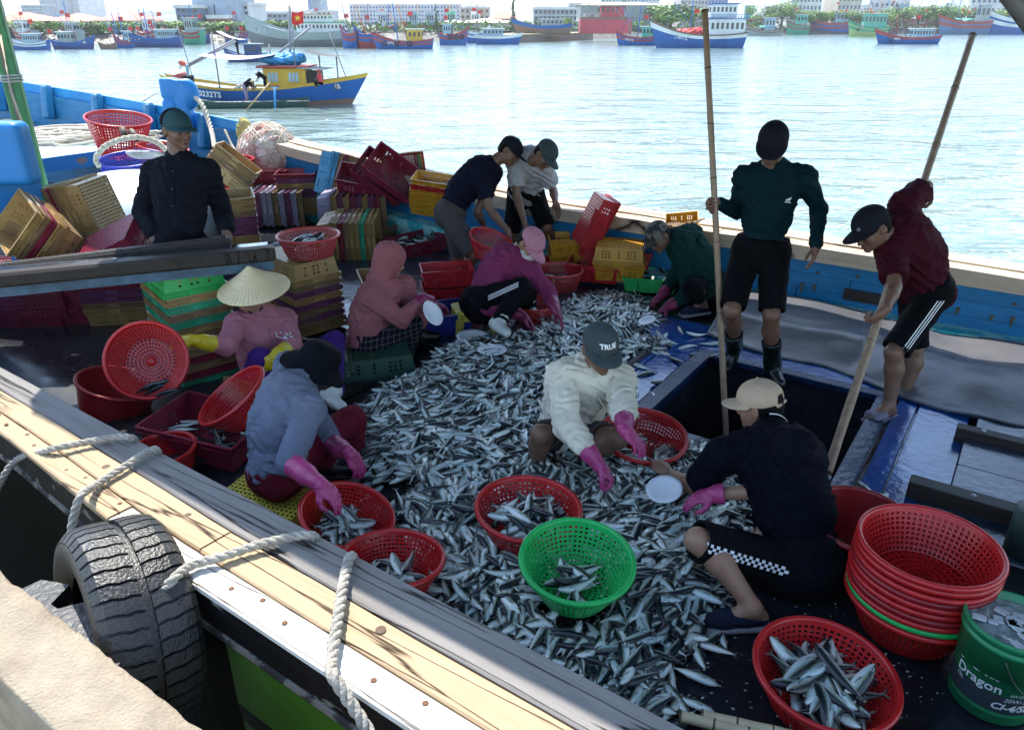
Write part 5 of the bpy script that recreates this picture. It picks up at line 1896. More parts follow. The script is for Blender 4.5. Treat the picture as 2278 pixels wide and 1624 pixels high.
CL, CW, CH = .60, .40, .155
def crate_parts(col, style='lattice'):
    """returns {partname: mesh}; x length, y width, z up, origin at the centre of the base"""
    m = PC[col]
    P = {}
    lb, wb, lt, wt, th = CL / 2 - .030, CW / 2 - .030, CL / 2 - .008, CW / 2 - .008, .004
    def wall(sx, sy, horizontal):
        mb = MB()
        def fn(u, v, w_):
            z = .004 + (CH - .006) * v
            l_ = lb + (lt - lb) * v; w0 = wb + (wt - wb) * v
            if horizontal:      # long wall, at y = sy
                return Vector(((u * 2 - 1) * l_ * sy * -1, sy * (w0 - th * w_), z))
            return Vector((sx * (l_ - th * w_), (u * 2 - 1) * w0 * sx, z))
        nu = 15 if horizontal else 10
        holes = (2, 3, 4, 7, 10, 11, 12) if horizontal else (2, 4, 5, 7)
        if style == 'solid':
            holes = (3, 11) if horizontal else (3, 6)
        holegrid(mb, fn, nu, 6, .52, lambda i, j: i in holes and 1 <= j <= 3)
        return mb
    P['side_panel'] = [wall(0, 1, True), wall(0, -1, True)]
    P['end_panel'] = [wall(1, 0, False), wall(-1, 0, False)]
    mb = MB()
    holegrid(mb, lambda u, v, w_: Vector(((u * 2 - 1) * lb, -(v * 2 - 1) * wb, .004 * w_)), 18, 12, .55)
    P['base'] = [mb]
    # rim with ribs
    mb = MB()
    h = .032
    for s_ in (-1, 1):
        mb.box((0, s_ * (CW / 2 - .001), CH - .002), (CL, .014, .006))
        mb.box((s_ * (CL / 2 - .001), 0, CH - .0025), (.014, CW - .018, .006))
        mb.box((0, s_ * (CW / 2 - .001), CH - h + .001), (CL - .001, .010, .004))
        mb.box((s_ * (CL / 2 - .002), 0, CH - h), (.010, CW - .018, .004))
        n = 26
        for k in range(n + 1):
            x = -CL / 2 + .008 + (CL - .016) * k / n
            if abs(x) > .055 or style == 'solid':
                mb.box((x, s_ * (CW / 2 - .002), CH - h / 2 - .002), (.003 if k not in (0, n) else .012, .009, h - .004))
        mb.box((0, s_ * (CW / 2 + .0015), CH - h / 2 - .002), (.115, .006, h - .003))
        n = 16
        for k in range(n + 1):
            y = -CW / 2 + .014 + (CW - .028) * k / n
            if abs(y) > .05:
                mb.box((s_ * (CL / 2 - .003), y, CH - h / 2 - .002), (.009, .003, h - .004))
        mb.box((s_ * (CL / 2 + .0015), 0, CH - h / 2 - .002), (.006, .10, h - .003))
    P['rim'] = [mb]
    return {k: [q.mesh(k, m) for q in v] for k, v in P.items()}
CR = {}
def crate(col, label, loc, rot, group, style='lattice', scale=(1, 1, 1)):
    if (col, style) not in CR:
        CR[(col, style)] = crate_parts(col, style)
    o = root('crate', label, 'crate', loc, group=group)
    m = rot.to_4x4() @ Matrix.Diagonal((*scale, 1)) if scale != (1, 1, 1) else rot.to_4x4()
    m.translation = Vector(loc)
    o.matrix_basis = m
    for k, ms in CR[(col, style)].items():
        for me in ms:
            obj(k, me, o)
    return o
ORD = ['first', 'second', 'third', 'fourth', 'fifth', 'sixth', 'seventh', 'eighth', 'ninth', 'tenth', 'eleventh', 'twelfth', 'thirteenth', 'fourteenth', 'fifteenth']
def stack(cols, base, zdir, xdir, pitch, where, count_from, inverted=False, group=None, jit=.004, scale=(1, 1, 1)):
    zdir = Vector(zdir).normalized()
    fr = frame(-zdir if inverted else zdir, xdir)
    n = len(cols)
    for i, c in enumerate(cols):
        off = CH * scale[2] if inverted else 0
        p = Vector(base) + zdir * (i * pitch + off) + Vector((rnd.uniform(-jit, jit), rnd.uniform(-jit, jit), 0))
        r_ = fr @ rotz(rnd.uniform(-.012, .012))
        k = n - 1 - i if count_from == 'top' else i
        crate(c, '%s crate, %s from %s of the %s' % (c, ORD[k], ('the ' + count_from) if count_from != 'top' else 'the top', where), p, r_, group or where, scale=scale)
    return Vector(base) + zdir * ((n - 1) * pitch + CH * scale[2])

g = 'green'; b_ = 'brown'; t_ = 'tan'; m_ = 'maroon'; p_ = 'purple'
Z = (0, 0, 1)
# S1 beside the woman in the conical hat
c0 = G(408, 868, .01); xd = Vector((-.64, .77, 0)).normalized(); yd = Vector((.77, .64, 0)).normalized()
S1 = c0 + xd * .27 + yd * .20; S1.z = .015
stack([g, m_, b_, m_, b_, t_, b_, t_, g, b_, g, t_, 'bright green'], S1, Z, xd, .051, 'tall stack under the beam end', 'top', inverted=True, scale=(.9, 1, 1))
# S2 behind her, carrying a basket
S2 = Vector((-1.66, 5.62, .015))
stack([t_, b_, p_, b_, p_, t_, p_, b_, t_], S2, Z, (-.70, .72, 0), .050, 'stack carrying the round red basket', 'top', inverted=True)
# S3 upright stack under the beam
q = G(268, 730, .01); stack([t_, b_, p_, p_, m_, b_, m_], (q.x - .05, q.y + .20, .01), Z, (1, .18, 0), .052, 'shaded open stack below the beam', 'top', scale=(.75, 1, 1))
# S4 maroon crate standing on its side
q = G(70, 735, .01); crate('maroon', 'maroon crate on its side showing its lattice base at the left edge', (q.x, q.y, .30), frame((-.12, 1, .08), (1, .12, 0)), 'loose maroon crates', scale=(1.05, 1.25, 1))
q = G(120, 700, .01); crate('maroon', 'maroon crate standing behind the one with its lattice base turned out', (q.x - .05, q.y + .45, .28), frame((.1, 1, .05), (1, .12, 0)), 'loose maroon crates', scale=(1, 1.2, 1))
# lower layer supporting the slanting crates at left
for i in range(5):
    q = D(-20 + i * 95, 620, 5.6 + .05 * i)
    stack([m_, b_, p_] if i % 2 else [m_, m_, m_], (q.x, q.y, .01), Z, (1, .1, 0), .15, '%s column below the slanting row' % ORD[i], 'top', jit=.01, scale=(.8, 1, 1))
# S5 slanting row of crates with alternating colours
e0 = D(104, 492, 5.75)
stack([g, m_, b_, b_, g, b_, g, b_, m_, b_, t_, t_], e0, (.90, -.28, .22), (.42, -.05, -.90), .043, 'slanting row before the white tank', 'left', inverted=True, scale=(.80, .85, .9))
# S6 tan crates tipped at the far left
e0 = D(140, 545, 5.15)
stack([b_, t_, m_, b_, t_], e0, (-.50, -.58, .64), (.78, .05, -.62), .05, 'tipped bundle at the far left', 'back', scale=(.78, .85, .9))
# S7 maroon crate tipped
crate('maroon', 'tipped maroon crate with its lattice base up beside the leaning man', D(232, 530, 4.95), frame((.42, .35, -.80), (.78, -.1, .45)), 'loose maroon crates', scale=(.85, .95, 1))
crate('purple', 'purple crate half hidden behind the tipped maroon crate', D(300, 545, 5.15), frame((.5, .3, -.75), (.8, 0, -.3)), 'loose maroon crates', scale=(.8, .9, 1))
# S8 to the right of the man
stack([t_, t_, t_, p_, p_, p_, b_, t_, t_], (D(540, 560, 7.1).x, 7.1, .10), Z, (.35, -.9, 0), .058, 'stack at the leaning man\'s elbow', 'top', scale=(.8, .85, 1))
# S9 row behind him with pale tops
e0 = G(516, 500, .0); stack([x for x in ('lavender', 'brown', 'lavender', 'purple', 'lavender', 'lavender', 'brown', 'lavender', 'purple', 'lavender', 'brown')],
      (e0.x + .05, 8.9, .22), (1, .03, 0), (.1, 1, 0), .070, 'row behind the leaning man', 'left')
# S10
stack([t_, t_, p_, p_, t_, p_, m_], (D(668, 440, 9.0).x, 9.0, .10), Z, (1, .1, 0), .055, 'stack behind the two rows on edge', 'top', scale=(.75, 1, 1))
crate('maroon', 'maroon crate lying below the white net bundle', (D(590, 400, 9.25).x, 9.25, .42), frame((0, 0, 1), (1, .05, 0)), 'loose maroon crates')
stack([m_, b_], (D(590, 400, 9.25).x, 9.25, .09), Z, (1, .05, 0), .16, 'pair under the net bundle', 'top')
# S11, S12 rows on edge
e0 = G(722, 500, 0); stack(['lavender', t_, p_, t_, m_, p_, t_, p_, m_, b_], (e0.x + .1, 8.4, .28), (1, .02, 0), (-.12, 1, 0), .066, 'upper row beside the black net', 'left')
e0 = G(733, 585, 0); stack([t_, t_, m_, b_, t_, t_, g, t_, t_], (e0.x - .12, e0.y + .30, .20), (1, .06, 0), (-.68, .73, 0), .052, 'lower row behind the red basket', 'left')
# S13 leaning bundle by the rail
e0 = D(716, 385, 8.85); stack(['pale blue', 'pale blue', t_, m_, t_, t_, b_, t_, t_, m_, t_, m_], e0, (.93, -.1, -.22), (-.25, .3, .9), .052, 'bundle leaning at the far rail', 'left', scale=(.85, 1, 1))
# S14 maroon open crates
crate('maroon', 'open maroon crate tipped forward in front of the red one', D(872, 398, 8.1), frame((.42, -.62, .60), (.80, 0, -.60)), 'loose maroon crates')
crate('maroon', 'closed-side maroon crate lying left of the tipped open maroon crate', D(812, 418, 8.4), frame((.2, -.3, .9), (.9, .1, -.3)), 'loose maroon crates')
crate('maroon', 'maroon crate stacked behind the tipped open maroon crate', D(846, 405, 8.3), frame((.42, -.62, .60), (.80, 0, -.60)), 'loose maroon crates')
# S15 red upright
for i, c in enumerate(('red', 'yellow', 'bright green', 'yellow')):
    crate(c, ['red crate standing on end with its open side to the deck', 'yellow crate edge behind the red crate standing on end', 'green crate edge behind the red and yellow crates on end', 'last yellow crate edge behind the red crate on end'][i],
          D(908 - i * 5, 382, 8.35 + .05 * i), frame((.10, -1, .18), (-.12, .1, 1)), 'crates standing on end by the rail', scale=(.62, .95, .8))
# S16
stack(['yellow', 'yellow', 'yellow', 'yellow', 'red', 'yellow'], (D(962, 450, 7.9).x, 7.9, .36), (.12, -.1, 1), (1, -.1, 0), .052, 'yellow stack left of the bending man', 'top', scale=(.75, .9, .7))
# S17 crates of fish
cA = G(872, 492, .16); cB = G(925, 528, .16)
xf_ = (G(985, 512, .16) - G(860, 543, .16)).normalized()
FISHCR = []
FISHCR.append(crate('brown', 'brown crate full of fish beside the black net', (cA.x, cA.y + .02, .01), frame(Z, xf_), 'crates full of fish'))
FISHCR.append(crate('maroon', 'maroon crate full of fish in front of the brown one', (cB.x, cB.y - .02, .01), frame(Z, xf_), 'crates full of fish'))
# S18 reds by the rail
crate('red', 'bright red crate propped up on end by the far rail', D(1306, 486, 6.75), frame((.84, .2, -.42), (.40, .05, .90)), 'red crates by the far rail', scale=(.85, .85, 1))
crate('red', 'red crate leaning back against the propped red crate', D(1342, 520, 6.75), frame((-.80, .1, .25), (-.33, 0, .93)), 'red crates by the far rail', scale=(.7, .85, 1))
crate('red', 'red crate lying between the propped one and the yellow crates', (D(1378, 520, 6.75).x, 6.75, .12), frame((0, .1, 1), (1, -.12, 0)), 'red crates by the far rail')
crate('red', 'red crate on the deck behind the pale-shirted man\'s leg', (D(1255, 530, 7.1).x, 7.1, .02), frame(Z, (1, 0, 0)), 'red crates by the far rail')
crate('red', 'red crate on the deck between the two yellow groups', (D(1325, 560, 6.6).x, 6.6, .06), frame(Z, (1, -.3, 0)), 'red crates by the far rail', scale=(.8, .9, 1))
# S19 yellows
stack(['yellow', 'yellow'], (G(1253, 565, 0).x, 6.95, .05), Z, (1, .05, 0), .15, 'yellow pair behind the pink basket woman', 'top', scale=(.62, .8, 1))
q = G(1408, 592, .1); fy = frame(Z, (.9, -.25, 0))
crate('yellow', 'open yellow crate nearest the green crate of fish', (q.x + .02, q.y + .12, .09), fy, 'yellow crates by the far rail', scale=(.93, 1, 1))
crate('yellow', 'upside-down yellow crate behind the open yellow one', (D(1382, 520, 6.55).x, 6.55, .40), frame((0, 0, -1), (.95, -.2, 0)), 'yellow crates by the far rail', scale=(.75, 1, 1))
crate('yellow', 'yellow crate under the upside-down yellow one', (D(1382, 545, 6.6).x, 6.55, .09), frame(Z, (.95, -.2, 0)), 'yellow crates by the far rail', scale=(.75, 1, 1))
crate('yellow', 'yellow crate on end behind the green-shirted man\'s cap', D(1518, 512, 6.35), frame((-.2, -.5, .9), (.9, -.2, .2)), 'yellow crates by the far rail', scale=(.45, .6, .6))
# S20 green crate of fish
q = G(1452, 655, 0); FISHCR.append(crate('bright green', 'green crate full of fish by the squatting green-shirted man', (q.x + .03, q.y + .12, .02), frame(Z, (.96, -.22, 0)), 'crates full of fish', style='solid', scale=(.9, .9, .85)))
# S21 small ones in the middle
crate('tan', 'tan crate with scraps right of the basket stack', (-1.18, 6.35, .01), frame(Z, (.3, -.95, 0)), 'crates in the middle of the deck', scale=(.7, .8, 1))
crate('grey', 'pale open crate behind the hooded woman\'s back', (-1.02, 5.55, .01), frame(Z, (.3, -.95, 0)), 'crates in the middle of the deck', scale=(.7, .6, .9))
q = G(955, 765, 0)
BC = crate('blue', 'blue crate with white plates in front of the hooded woman', (q.x, q.y + .22, .01), frame(Z, (.92, .38, 0)), 'crates in the middle of the deck', style='solid', scale=(.95, .9, 1.15))
q = G(992, 690, 0)
crate('red', 'red crate behind the blue crate, upper one', (q.x, q.y + .20, .17), frame(Z, (.97, .2, 0)), 'red crates beside the blue one', scale=(.72, .7, .95))
crate('red', 'red crate behind the blue crate, lower one', (q.x, q.y + .20, .01), frame(Z, (.97, .2, 0)), 'red crates beside the blue one', scale=(.72, .7, .95))
q = G(812, 865, 0); crate('dark green', 'dark green upturned crate the hooded woman sits on', (q.x, q.y + .27, .165), frame((0, 0, -1), (.93, .30, 0)), 'crates used as seats', scale=(.95, .95, 1.05))
q = G(582, 1118, .16); crate('lemon', 'yellow upturned crate the bucket-hat woman sits on', (q.x + .0, q.y + .02, .165), frame((0, 0, -1), (.93, -.36, 0)), 'crates used as seats', scale=(.82, .9, 1.05))
q = G(560, 868, .16); crate('tan', 'tan upturned crate under the conical-hat woman', (q.x + .05, q.y + .1, .17), frame((0, 0, -1), (.9, .3, 0)), 'crates used as seats', scale=(.9, .9, 1.05))
# red crate with a few fish, near gunwale
q = G(462, 940, .17)
FISHCR.append(crate('maroon', 'maroon crate catching the tipped fish by the near gunwale', (q.x, q.y, .03), frame((.05, -.05, 1), (.88, -.28, 0)), 'crates full of fish', style='solid', scale=(1.0, 1.05, 1.1)))
crate('bright green', 'bright green crate tipped on its side behind the leaning man', D(470, 395, 8.6), frame((-.2, -.3, .8), (.8, -.1, -.55)), 'crates standing on end by the rail', scale=(.9, .8, .6))
stack([t_, b_, t_, t_], D(498, 400, 8.2), (.6, .1, .7), (.55, 0, -.75), .05, 'tipped bundle under the green crate', 'back', scale=(.8, .8, 1))

# ---------------------------------------------------------------------- yellow stool
st = root('stool', 'low yellow plastic stool under the pink-capped woman', 'stool', G(1052, 748, 0))
p = G(1052, 748, 0)
mb = MB(); mb.box((p.x, p.y + .10, .195), (.30, .24, .03), rotz(.3), .012); mb.build('seat', PC['lemon'], st)
for sx in (-1, 1):
    for sy in (-1, 1):
        mb = MB(); o = rotz(.3) @ Vector((sx * .12, sy * .09, 0)); o2 = rotz(.3) @ Vector((sx * .14, sy * .105, 0))
        mb.bar((p.x + o2.x, p.y + .10 + o2.y, .0), (p.x + o.x, p.y + .10 + o.y, .18), .045, .04); mb.build('leg', PC['lemon'], st)
mb = MB(); mb.box((p.x, p.y + .10, .150), (.27, .21, .05), rotz(.3)); mb.build('skirt', PC['lemon'], st)

# ---------------------------------------------------------------------- baskets
RB = plast('red_basket_plastic', (.50, .014, .016), .3, col2=(.38, .008, .010)); RBD = plast('deep_red_tub_plastic', (.30, .010, .014), .35)
RBP = plast('faded_red_basket', (.50, .05, .05), .4); GB = plast('green_basket_plastic', (.012, .46, .10), .33); BB = plast('blue_basket_plastic', (.02, .03, .42), .3)
def basket_parts(m, R_=.235, r_=.165, H=.165, nu=64, nv=9, oct_=False, frac=.60, solid=False, rim=.011):
    P = {}
    th = .004
    def fn(u, v, w_):
        a = -2 * math.pi * u
        rr = r_ + (R_ - r_) * (v ** .85) - th * w_
        return Vector((rr * math.cos(a), rr * math.sin(a), .004 + H * v))
    mb = MB()
    if solid:
        mb.lathe([(r_, .004)] + [(r_ + (R_ - r_) * (k / 10) ** .85 + (.0012 if k % 2 else 0), .004 + H * k / 10) for k in range(1, 11)], 48)
        mb.lathe([(r_ + (R_ - r_) * (k / 10) ** .85 - .004, .004 + H * k / 10) for k in range(10, -1, -1)], 48)
    else:
        holegrid(mb, fn, nu, nv, frac, lambda i, j: j < nv - 1, oct_)
    P['side'] = [mb]
    mb = MB()
    nb = 5
    def fb(u, v, w_):
        a = 2 * math.pi * u
        rr = .03 + (r_ - .03) * v
        return Vector((rr * math.cos(a), rr * math.sin(a), .004 * w_ + .001))
    holegrid(mb, fb, 36, nb, .55, (lambda i, j: False) if solid else None)
    mb.lathe([(0, .0045), (.032, .0045), (.032, .0)], 24)
    P['base'] = [mb]
    mb = MB()
    mb.lathe([(R_ - .008, H - .004), (R_ - .006, H + .006), (R_ + .002, H + .010), (R_ + rim, H + .007), (R_ + rim + .003, H - .004), (R_ + rim, H - .012), (R_ + rim - .004, H - .012), (R_ + .004, H - .002), (R_, H - .004)], 72)
    P['rim'] = [mb]
    return {k: [q.mesh(k, m) for q in v] for k, v in P.items()}
BK = {}
def basket(kind, label, loc, rot=None, group='red baskets on the deck', **kw):
    key = (kind, tuple(sorted(kw.items())))
    if key not in BK:
        mm = {'red': RB, 'deep': RBD, 'faded': RBP, 'green': GB, 'blue': BB}[kind]
        BK[key] = basket_parts(mm, oct_=(kind == 'green'), **kw)
    o = root('basket', label, 'basket', loc, rot=rot or Matrix.Identity(3), group=group)
    for k, ms in BK[key].items():
        for me in ms:
            obj(k, me, o)
    return o
BASK = {}
q = G(1833, 1492, .17); BASK['near'] = basket('red', 'red basket of large silver fish nearest the oil bucket', (q.x, q.y + .01, .005), frame((.04, -.08, 1)), R_=.232, r_=.16, H=.165, nu=60)
q = G(2070, 1202, .43)
for i in range(10):
    c = 'green' if i == 1 else 'deep' if i in (3, 6) else 'red'
    basket(c, ('green basket second from the bottom' if i == 1 else 'red basket, %s from the top' % ORD[9 - i]) + ' of the round basket stack', (q.x + rnd.uniform(-.003, .003), q.y + rnd.uniform(-.003, .003), .005 + i * .027),
           frame((rnd.uniform(-.008, .008), rnd.uniform(-.008, .008), 1)), 'nested round baskets', R_=.242, r_=.17, H=.165)
q = G(1888, 1160, .24)
for i in range(2):
    basket('deep', ['deep red tub under another behind the basket stack', 'deep red tub behind the basket stack'][i], (q.x + .05, q.y + .02, .01 + .07 * i), frame((.0, -.06, 1)), 'deep red tubs', R_=.215, r_=.16, H=.17, solid=True)
q = G(1280, 1234, .30); BASK['green'] = basket('green', 'green round basket holding a few fish', (q.x, q.y - .01, .135), frame((.03, -.13, 1)), R_=.215, r_=.14, H=.17, nu=56, nv=9, frac=.66)
q = G(1172, 1130, .24); BASK['b5'] = basket('red', 'red basket heaped with fish behind the green basket', (q.x, q.y + .01, .075), frame((.05, -.04, 1)), R_=.228, r_=.16, H=.165, nu=60)
q = G(752, 1150, .19); BASK['b6'] = basket('red', 'tilted red basket of fish under the bucket-hat woman\'s hand', (q.x - .01, q.y + .04, .03), frame((.30, -.10, 1)), R_=.205, r_=.14, H=.165)
q = G(868, 1240, .20); BASK['b7'] = basket('red', 'red basket by the gunwale between the two ropes', (q.x, q.y + .0, .045), frame((.06, .10, 1)), R_=.205, r_=.145, H=.145)
q = G(1432, 955, .2); BASK['b8'] = basket('red', 'red basket at the hatch corner beside the squatting man', (q.x - .01, q.y, .02), frame((.05, -.16, 1)), R_=.225, r_=.16, H=.165)
q = G(362, 998, .18); basket('red', 'small red basket under the first mooring ropes', (q.x, q.y + .02, .01), frame((-.02, -.05, 1)), R_=.155, r_=.115, H=.165)
q = G(240, 880, .17); basket('deep', 'deep red tub tilted against the near gunwale', (q.x - .02, q.y + .05, .04), frame((.32, .10, 1)), group='deep red tubs', R_=.22, r_=.185, H=.19, solid=True)
hb = D(326, 802, 3.75); nrm = Vector((.28, -.86, .42)).normalized()
BASK['held'] = basket('red', 'red basket held up on edge by a yellow glove', hb - nrm * .15, frame(nrm), 'red baskets being tipped', R_=.205, r_=.13, H=.155)
hb = D(516, 880, 3.60); nrm = Vector((-.50, -.18, .84)).normalized()
BASK['tip'] = basket('red', 'red basket being tipped out over the maroon crate', hb - nrm * .15, frame(nrm), 'red baskets being tipped', R_=.205, r_=.135, H=.155)
BASK['s2'] = basket('faded', 'red basket of dark fish on top of the crate stack', (S2.x + .13, S2.y - .08, S2.z + .40 + CH + .01), frame((0, 0, 1)), R_=.225, r_=.17, H=.155)
q = G(990, 610, .17); basket('faded', 'empty red basket between the hooded and pink-capped women', (q.x, q.y, .01), R_=.20, r_=.15, H=.16, nu=56)
q = G(1243, 598, .20); BASK['e'] = basket('faded', 'red basket with a few fish behind the pink-capped woman', (q.x, q.y, .01), R_=.215, r_=.16, H=.18, nu=60)
hb = D(1092, 535, 6.45); nrm = Vector((.30, -.15, .90)).normalized(); basket('red', 'dark red basket tilted in the bending man\'s hands', hb - nrm * .15, frame(nrm), R_=.19, r_=.14, H=.165, nu=56)
q = G(1190, 690, .12); basket('red', 'red basket half hidden behind the pink-capped woman\'s knees', (q.x, q.y + .1, .0), frame((0, 0, 1)), R_=.18, r_=.14, H=.14)
# bow baskets
hb = D(264, 268, 8.9); nrm = Vector((.16, -.10, 1)).normalized(); basket('red', 'tall sunlit red basket of floats on the foredeck', hb - nrm * .40, frame(nrm), 'baskets on the foredeck', R_=.34, r_=.22, H=.42, nu=60, nv=14)
hb = D(352, 318, 8.7); basket('red', 'red basket lying behind the leaning man\'s head', hb - Vector((0, 0, .28)), frame((.2, .0, 1)), 'baskets on the foredeck', R_=.26, r_=.2, H=.24)
hb = D(292, 352, 8.0); basket('blue', 'blue basket of white rope before the white platform', hb - Vector((0, 0, .26)), frame((.0, -.12, 1)), 'baskets on the foredeck', R_=.31, r_=.24, H=.26)
hb = D(512, 352, 9.0); basket('red', 'red basket beside the white net bundle', hb - Vector((0, 0, .34)), frame((.06, .0, 1)), 'baskets on the foredeck', R_=.24, r_=.18, H=.34, nv=12)
for i in range(6):
    mb = MB(); p0 = D(300 + 6 * i, 345, 7.95) + Vector((.02 * i, 0, .0)); mb.ell(p0, (.10, .03, .035), frame((.3, .2, 1), (.8, .1, .5)) @ rotz(.1 * i)); 
    tag(mb.build('rope_hank', mat('white_cord', (.6, .6, .58), .8)), 'white rope hank bundled with others in the blue basket', 'rope', 'white rope hanks in the blue basket')
# two wooden handles and the orange floats in the tall basket
for k, (x0, y0, x1, y1) in enumerate(((280, 312, 272, 285), (308, 312, 290, 291))):
    mb = MB(); mb.tube([D(x0, y0, 8.45), D(x1, y1, 8.5)], .035, 8)
    tag(mb.build('wooden_handle', mat('dark_handle_wood', (.10, .06, .05), .6)), ['upright wooden handle against the tall red basket', 'slanting wooden handle against the tall red basket'][k], 'handle')

# ---------------------------------------------------------------------- white plates and scoops
PL = mat('white_plastic_plate', (.72, .76, .80), .3, var=.04)
def plate(label, c, nrm, r_=.115):
    mb = MB(); mb.lathe([(0, .0), (r_ * .62, .001), (r_ * .80, .010), (r_, .014), (r_, .0165), (r_ * .79, .013), (r_ * .6, .004), (0, .003)], 40, c, frame(nrm))
    tag(mb.build('plate', PL), label, 'plate', 'white plastic plates')
plate('white plate propped in the blue crate before the hooded woman', D(960, 698, 4.9), (.75, -.35, .55), .095)
plate('white plate of scraps lying by the stool', G(1052, 752, .10), (.05, -.05, 1), .12)
plate('second white plate beneath the first by the stool', G(1050, 765, .07), (0, 0, 1), .12)
plate('white plate held by the man in the navy polo', D(1478, 1092, 2.98), (-.2, -.25, .95), .085)
plate('white plate in the pink glove of the green-shirted man', D(1440, 716, 5.25), (-.3, -.1, .95), .065)
plate('clear plate lying on the fish left of the cap', G(1095, 782, .14), (0, 0, 1), .10)

# ---------------------------------------------------------------------- bamboo poles
BAM = mat('bamboo', (.34, .24, .16), .5, col2=(.20, .13, .09), vscale=9, bump=.2, bscale=60, stretch=(3, 3, .5)); NODE = mat('bamboo_node', (.10, .07, .05), .6)
def bamboo(label, pts, r_, nodes, group='bamboo poles', n=12, bm=None):
    o = root('bamboo_pole', label, 'pole', pts[0], group=group)
    L_ = (pts[-1] - pts[0]).length
    mb = MB(); P, Rr = [], []
    for i in range(61):
        f = i / 60
        j = f * (len(pts) - 1); k = min(int(j), len(pts) - 2)
        p = pts[k].lerp(pts[k + 1], j - k)
        P.append(p); Rr.append(r_ * (1 + .12 * f) * (1 + .03 * math.cos(f * nodes * 2 * math.pi)))
    mb.tube(P, Rr, n); mb.build('culm', bm or BAM, o)
    for k in range(nodes + 1):
        f = (k + .02) / nodes
        if f > .999: continue
        j = f * (len(pts) - 1); q = min(int(j), len(pts) - 2)
        p = pts[q].lerp(pts[q + 1], j - q); d = (pts[q + 1] - pts[q]).normalized()
        mb = MB(); mb.tube([p - d * .004, p, p + d * .004], [r_ * 1.05, r_ * 1.2, r_ * 1.05], n); mb.build('node', NODE, o)
wi = WR_I[0] + Vector((-.045, -.035, .01))
pb = D(1616, 978, 3.95)
wi = J(pb, 1591, 455, 1.72, 1)
wi = D(1590, 452, WR_I[0].y - .035)
pb = D(1616, 985, wi.y - .25)
pt = D(1568, 22, wi.y + .24)
bamboo('upright bamboo pole held by the tall man in teal', [pt, wi, pb], .0185, 7)
wj = WR_J[0] + Vector((-.03, .03, -.07))
ja = D(1953, 712, wj.y + .02); jb = D(1880, 942, ja.y - .42); jb = jb + (jb - ja) * .22; jm = D(2050, 425, ja.y + .50); jt = D(2164, 78, ja.y + 1.6); jd = (ja - jt).normalized(); jm = jt.lerp(ja, .5); jb = ja + jd * .95
bamboo('slanted bamboo pole pushed into the hold by the bending man', [jt, jm, ja, jb], .021, 7)
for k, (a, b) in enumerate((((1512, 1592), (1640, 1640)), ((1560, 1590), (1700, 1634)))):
    bamboo(['cut bamboo lying behind the gunwale, front one', 'cut bamboo lying behind the gunwale, rear one'][k], [G(a[0], a[1], .06), G(b[0], b[1], .06) + Vector((.25, -.05, 0))], .019, 4, 'cut bamboo lengths', bm=mat('sunlit_bamboo', (.56, .47, .30), .55, var=.15, bump=.2))  # paler copy of the bamboo, sunlight put into the colour
# thin twigs at the rail
mb = MB(); mb.tube([G(1530, 505, .62), D(1568, 486, G(1530, 505, .62).y), ], .006, 5); mb.tube([G(1530, 505, .62), D(1560, 487, G(1530, 505, .62).y + .05)], .006, 5)
tag(mb.build('twig', mat('twig', (.25, .16, .12), .7)), 'forked twig sticking up over the far rail', 'twig')

# ---------------------------------------------------------------------- oil bucket
bp = G(2222, 1600, 0.0); bc = Vector((1.66, 1.68, 0))
q = G(2262, 1372, .37); bc = Vector((q.x, q.y, .0))
GRB = plast('green_bucket_plastic', (.02, .26, .10), .35)
bk = root('oil_bucket', 'green oil bucket with dark printed label full of icy water', 'bucket', bc)
mb = MB(); mb.lathe([(0, .002), (.125, .002), (.130, .008), (.143, .30), (.150, .302), (.151, .318), (.146, .320), (.146, .333), (.153, .335), (.154, .352), (.149, .360), (.143, .356), (.141, .20), (.0, .20)], 64, bc); mb.build('pail', GRB, bk)
mb = MB(); mb.lathe([(.1326, .06), (.1418, .285)], 64, bc); mb.build('label', mat('dark_label', (.022, .030, .040), .35, col2=(.035, .045, .055), vscale=3), bk)
mb = MB(); mb.lathe([(.1322, .045), (.1330, .0595)], 64, bc); mb.build('label_edge', GRB, bk)
mb = MB(); mb.grid(lambda u, v: bc + Vector(((u * 2 - 1) * .141 * math.sqrt(max(0, 1 - (v * 2 - 1) ** 2 * .98)), (v * 2 - 1) * .141, .325 + .012 * nz3(u * 3, v * 3, 2, 4) + .006 * nz3(u, v, 14, 4))), 30, 30)
mb.build('icy_water', mat('icy_water', (.30, .36, .36), .12, col2=(.10, .14, .14), vscale=14, bump=.6, bscale=30, coat=.5), bk)
for k in range(14):
    mb = MB(); a = rnd.uniform(0, 6.28); r_ = rnd.uniform(0, .11)
    mb.box(bc + Vector((r_ * math.cos(a), r_ * math.sin(a), .336)), (.05 * rnd.uniform(.4, 1), .03, .008), rotz(rnd.uniform(0, 3)), .003); mb.build('ice_chip', mat('ice', (.55, .60, .62), .15), bk)
mb = MB()
ang = lambda a, r_, z: bc + Vector((r_ * math.cos(a), r_ * math.sin(a), z))
mb.tube([ang(-2.2 + .06 * k, .150, .17 + .00 - .0 + .012 * math.sin(k * .3) + .0020 * (k - 10) ** 2 * .6) for k in range(20)], .002, 5); mb.build('wire_handle', mat('wire', (.2, .2, .2), .4, metal=.8), bk)
def onbucket(a0, z0):
    def fn(x, y):
        z = z0 + y
        r_ = .1326 + (.1418 - .1326) * (z - .06) / .225 + .0008
        return ang(a0 + x / r_, r_, z)
    return fn
av = math.atan2(-bc.y, -bc.x)          # side facing us
lettering('label_lettering', 'S-OIL', .062, W_INK, bk, onbucket(av - .42, .215), bold=.0012)
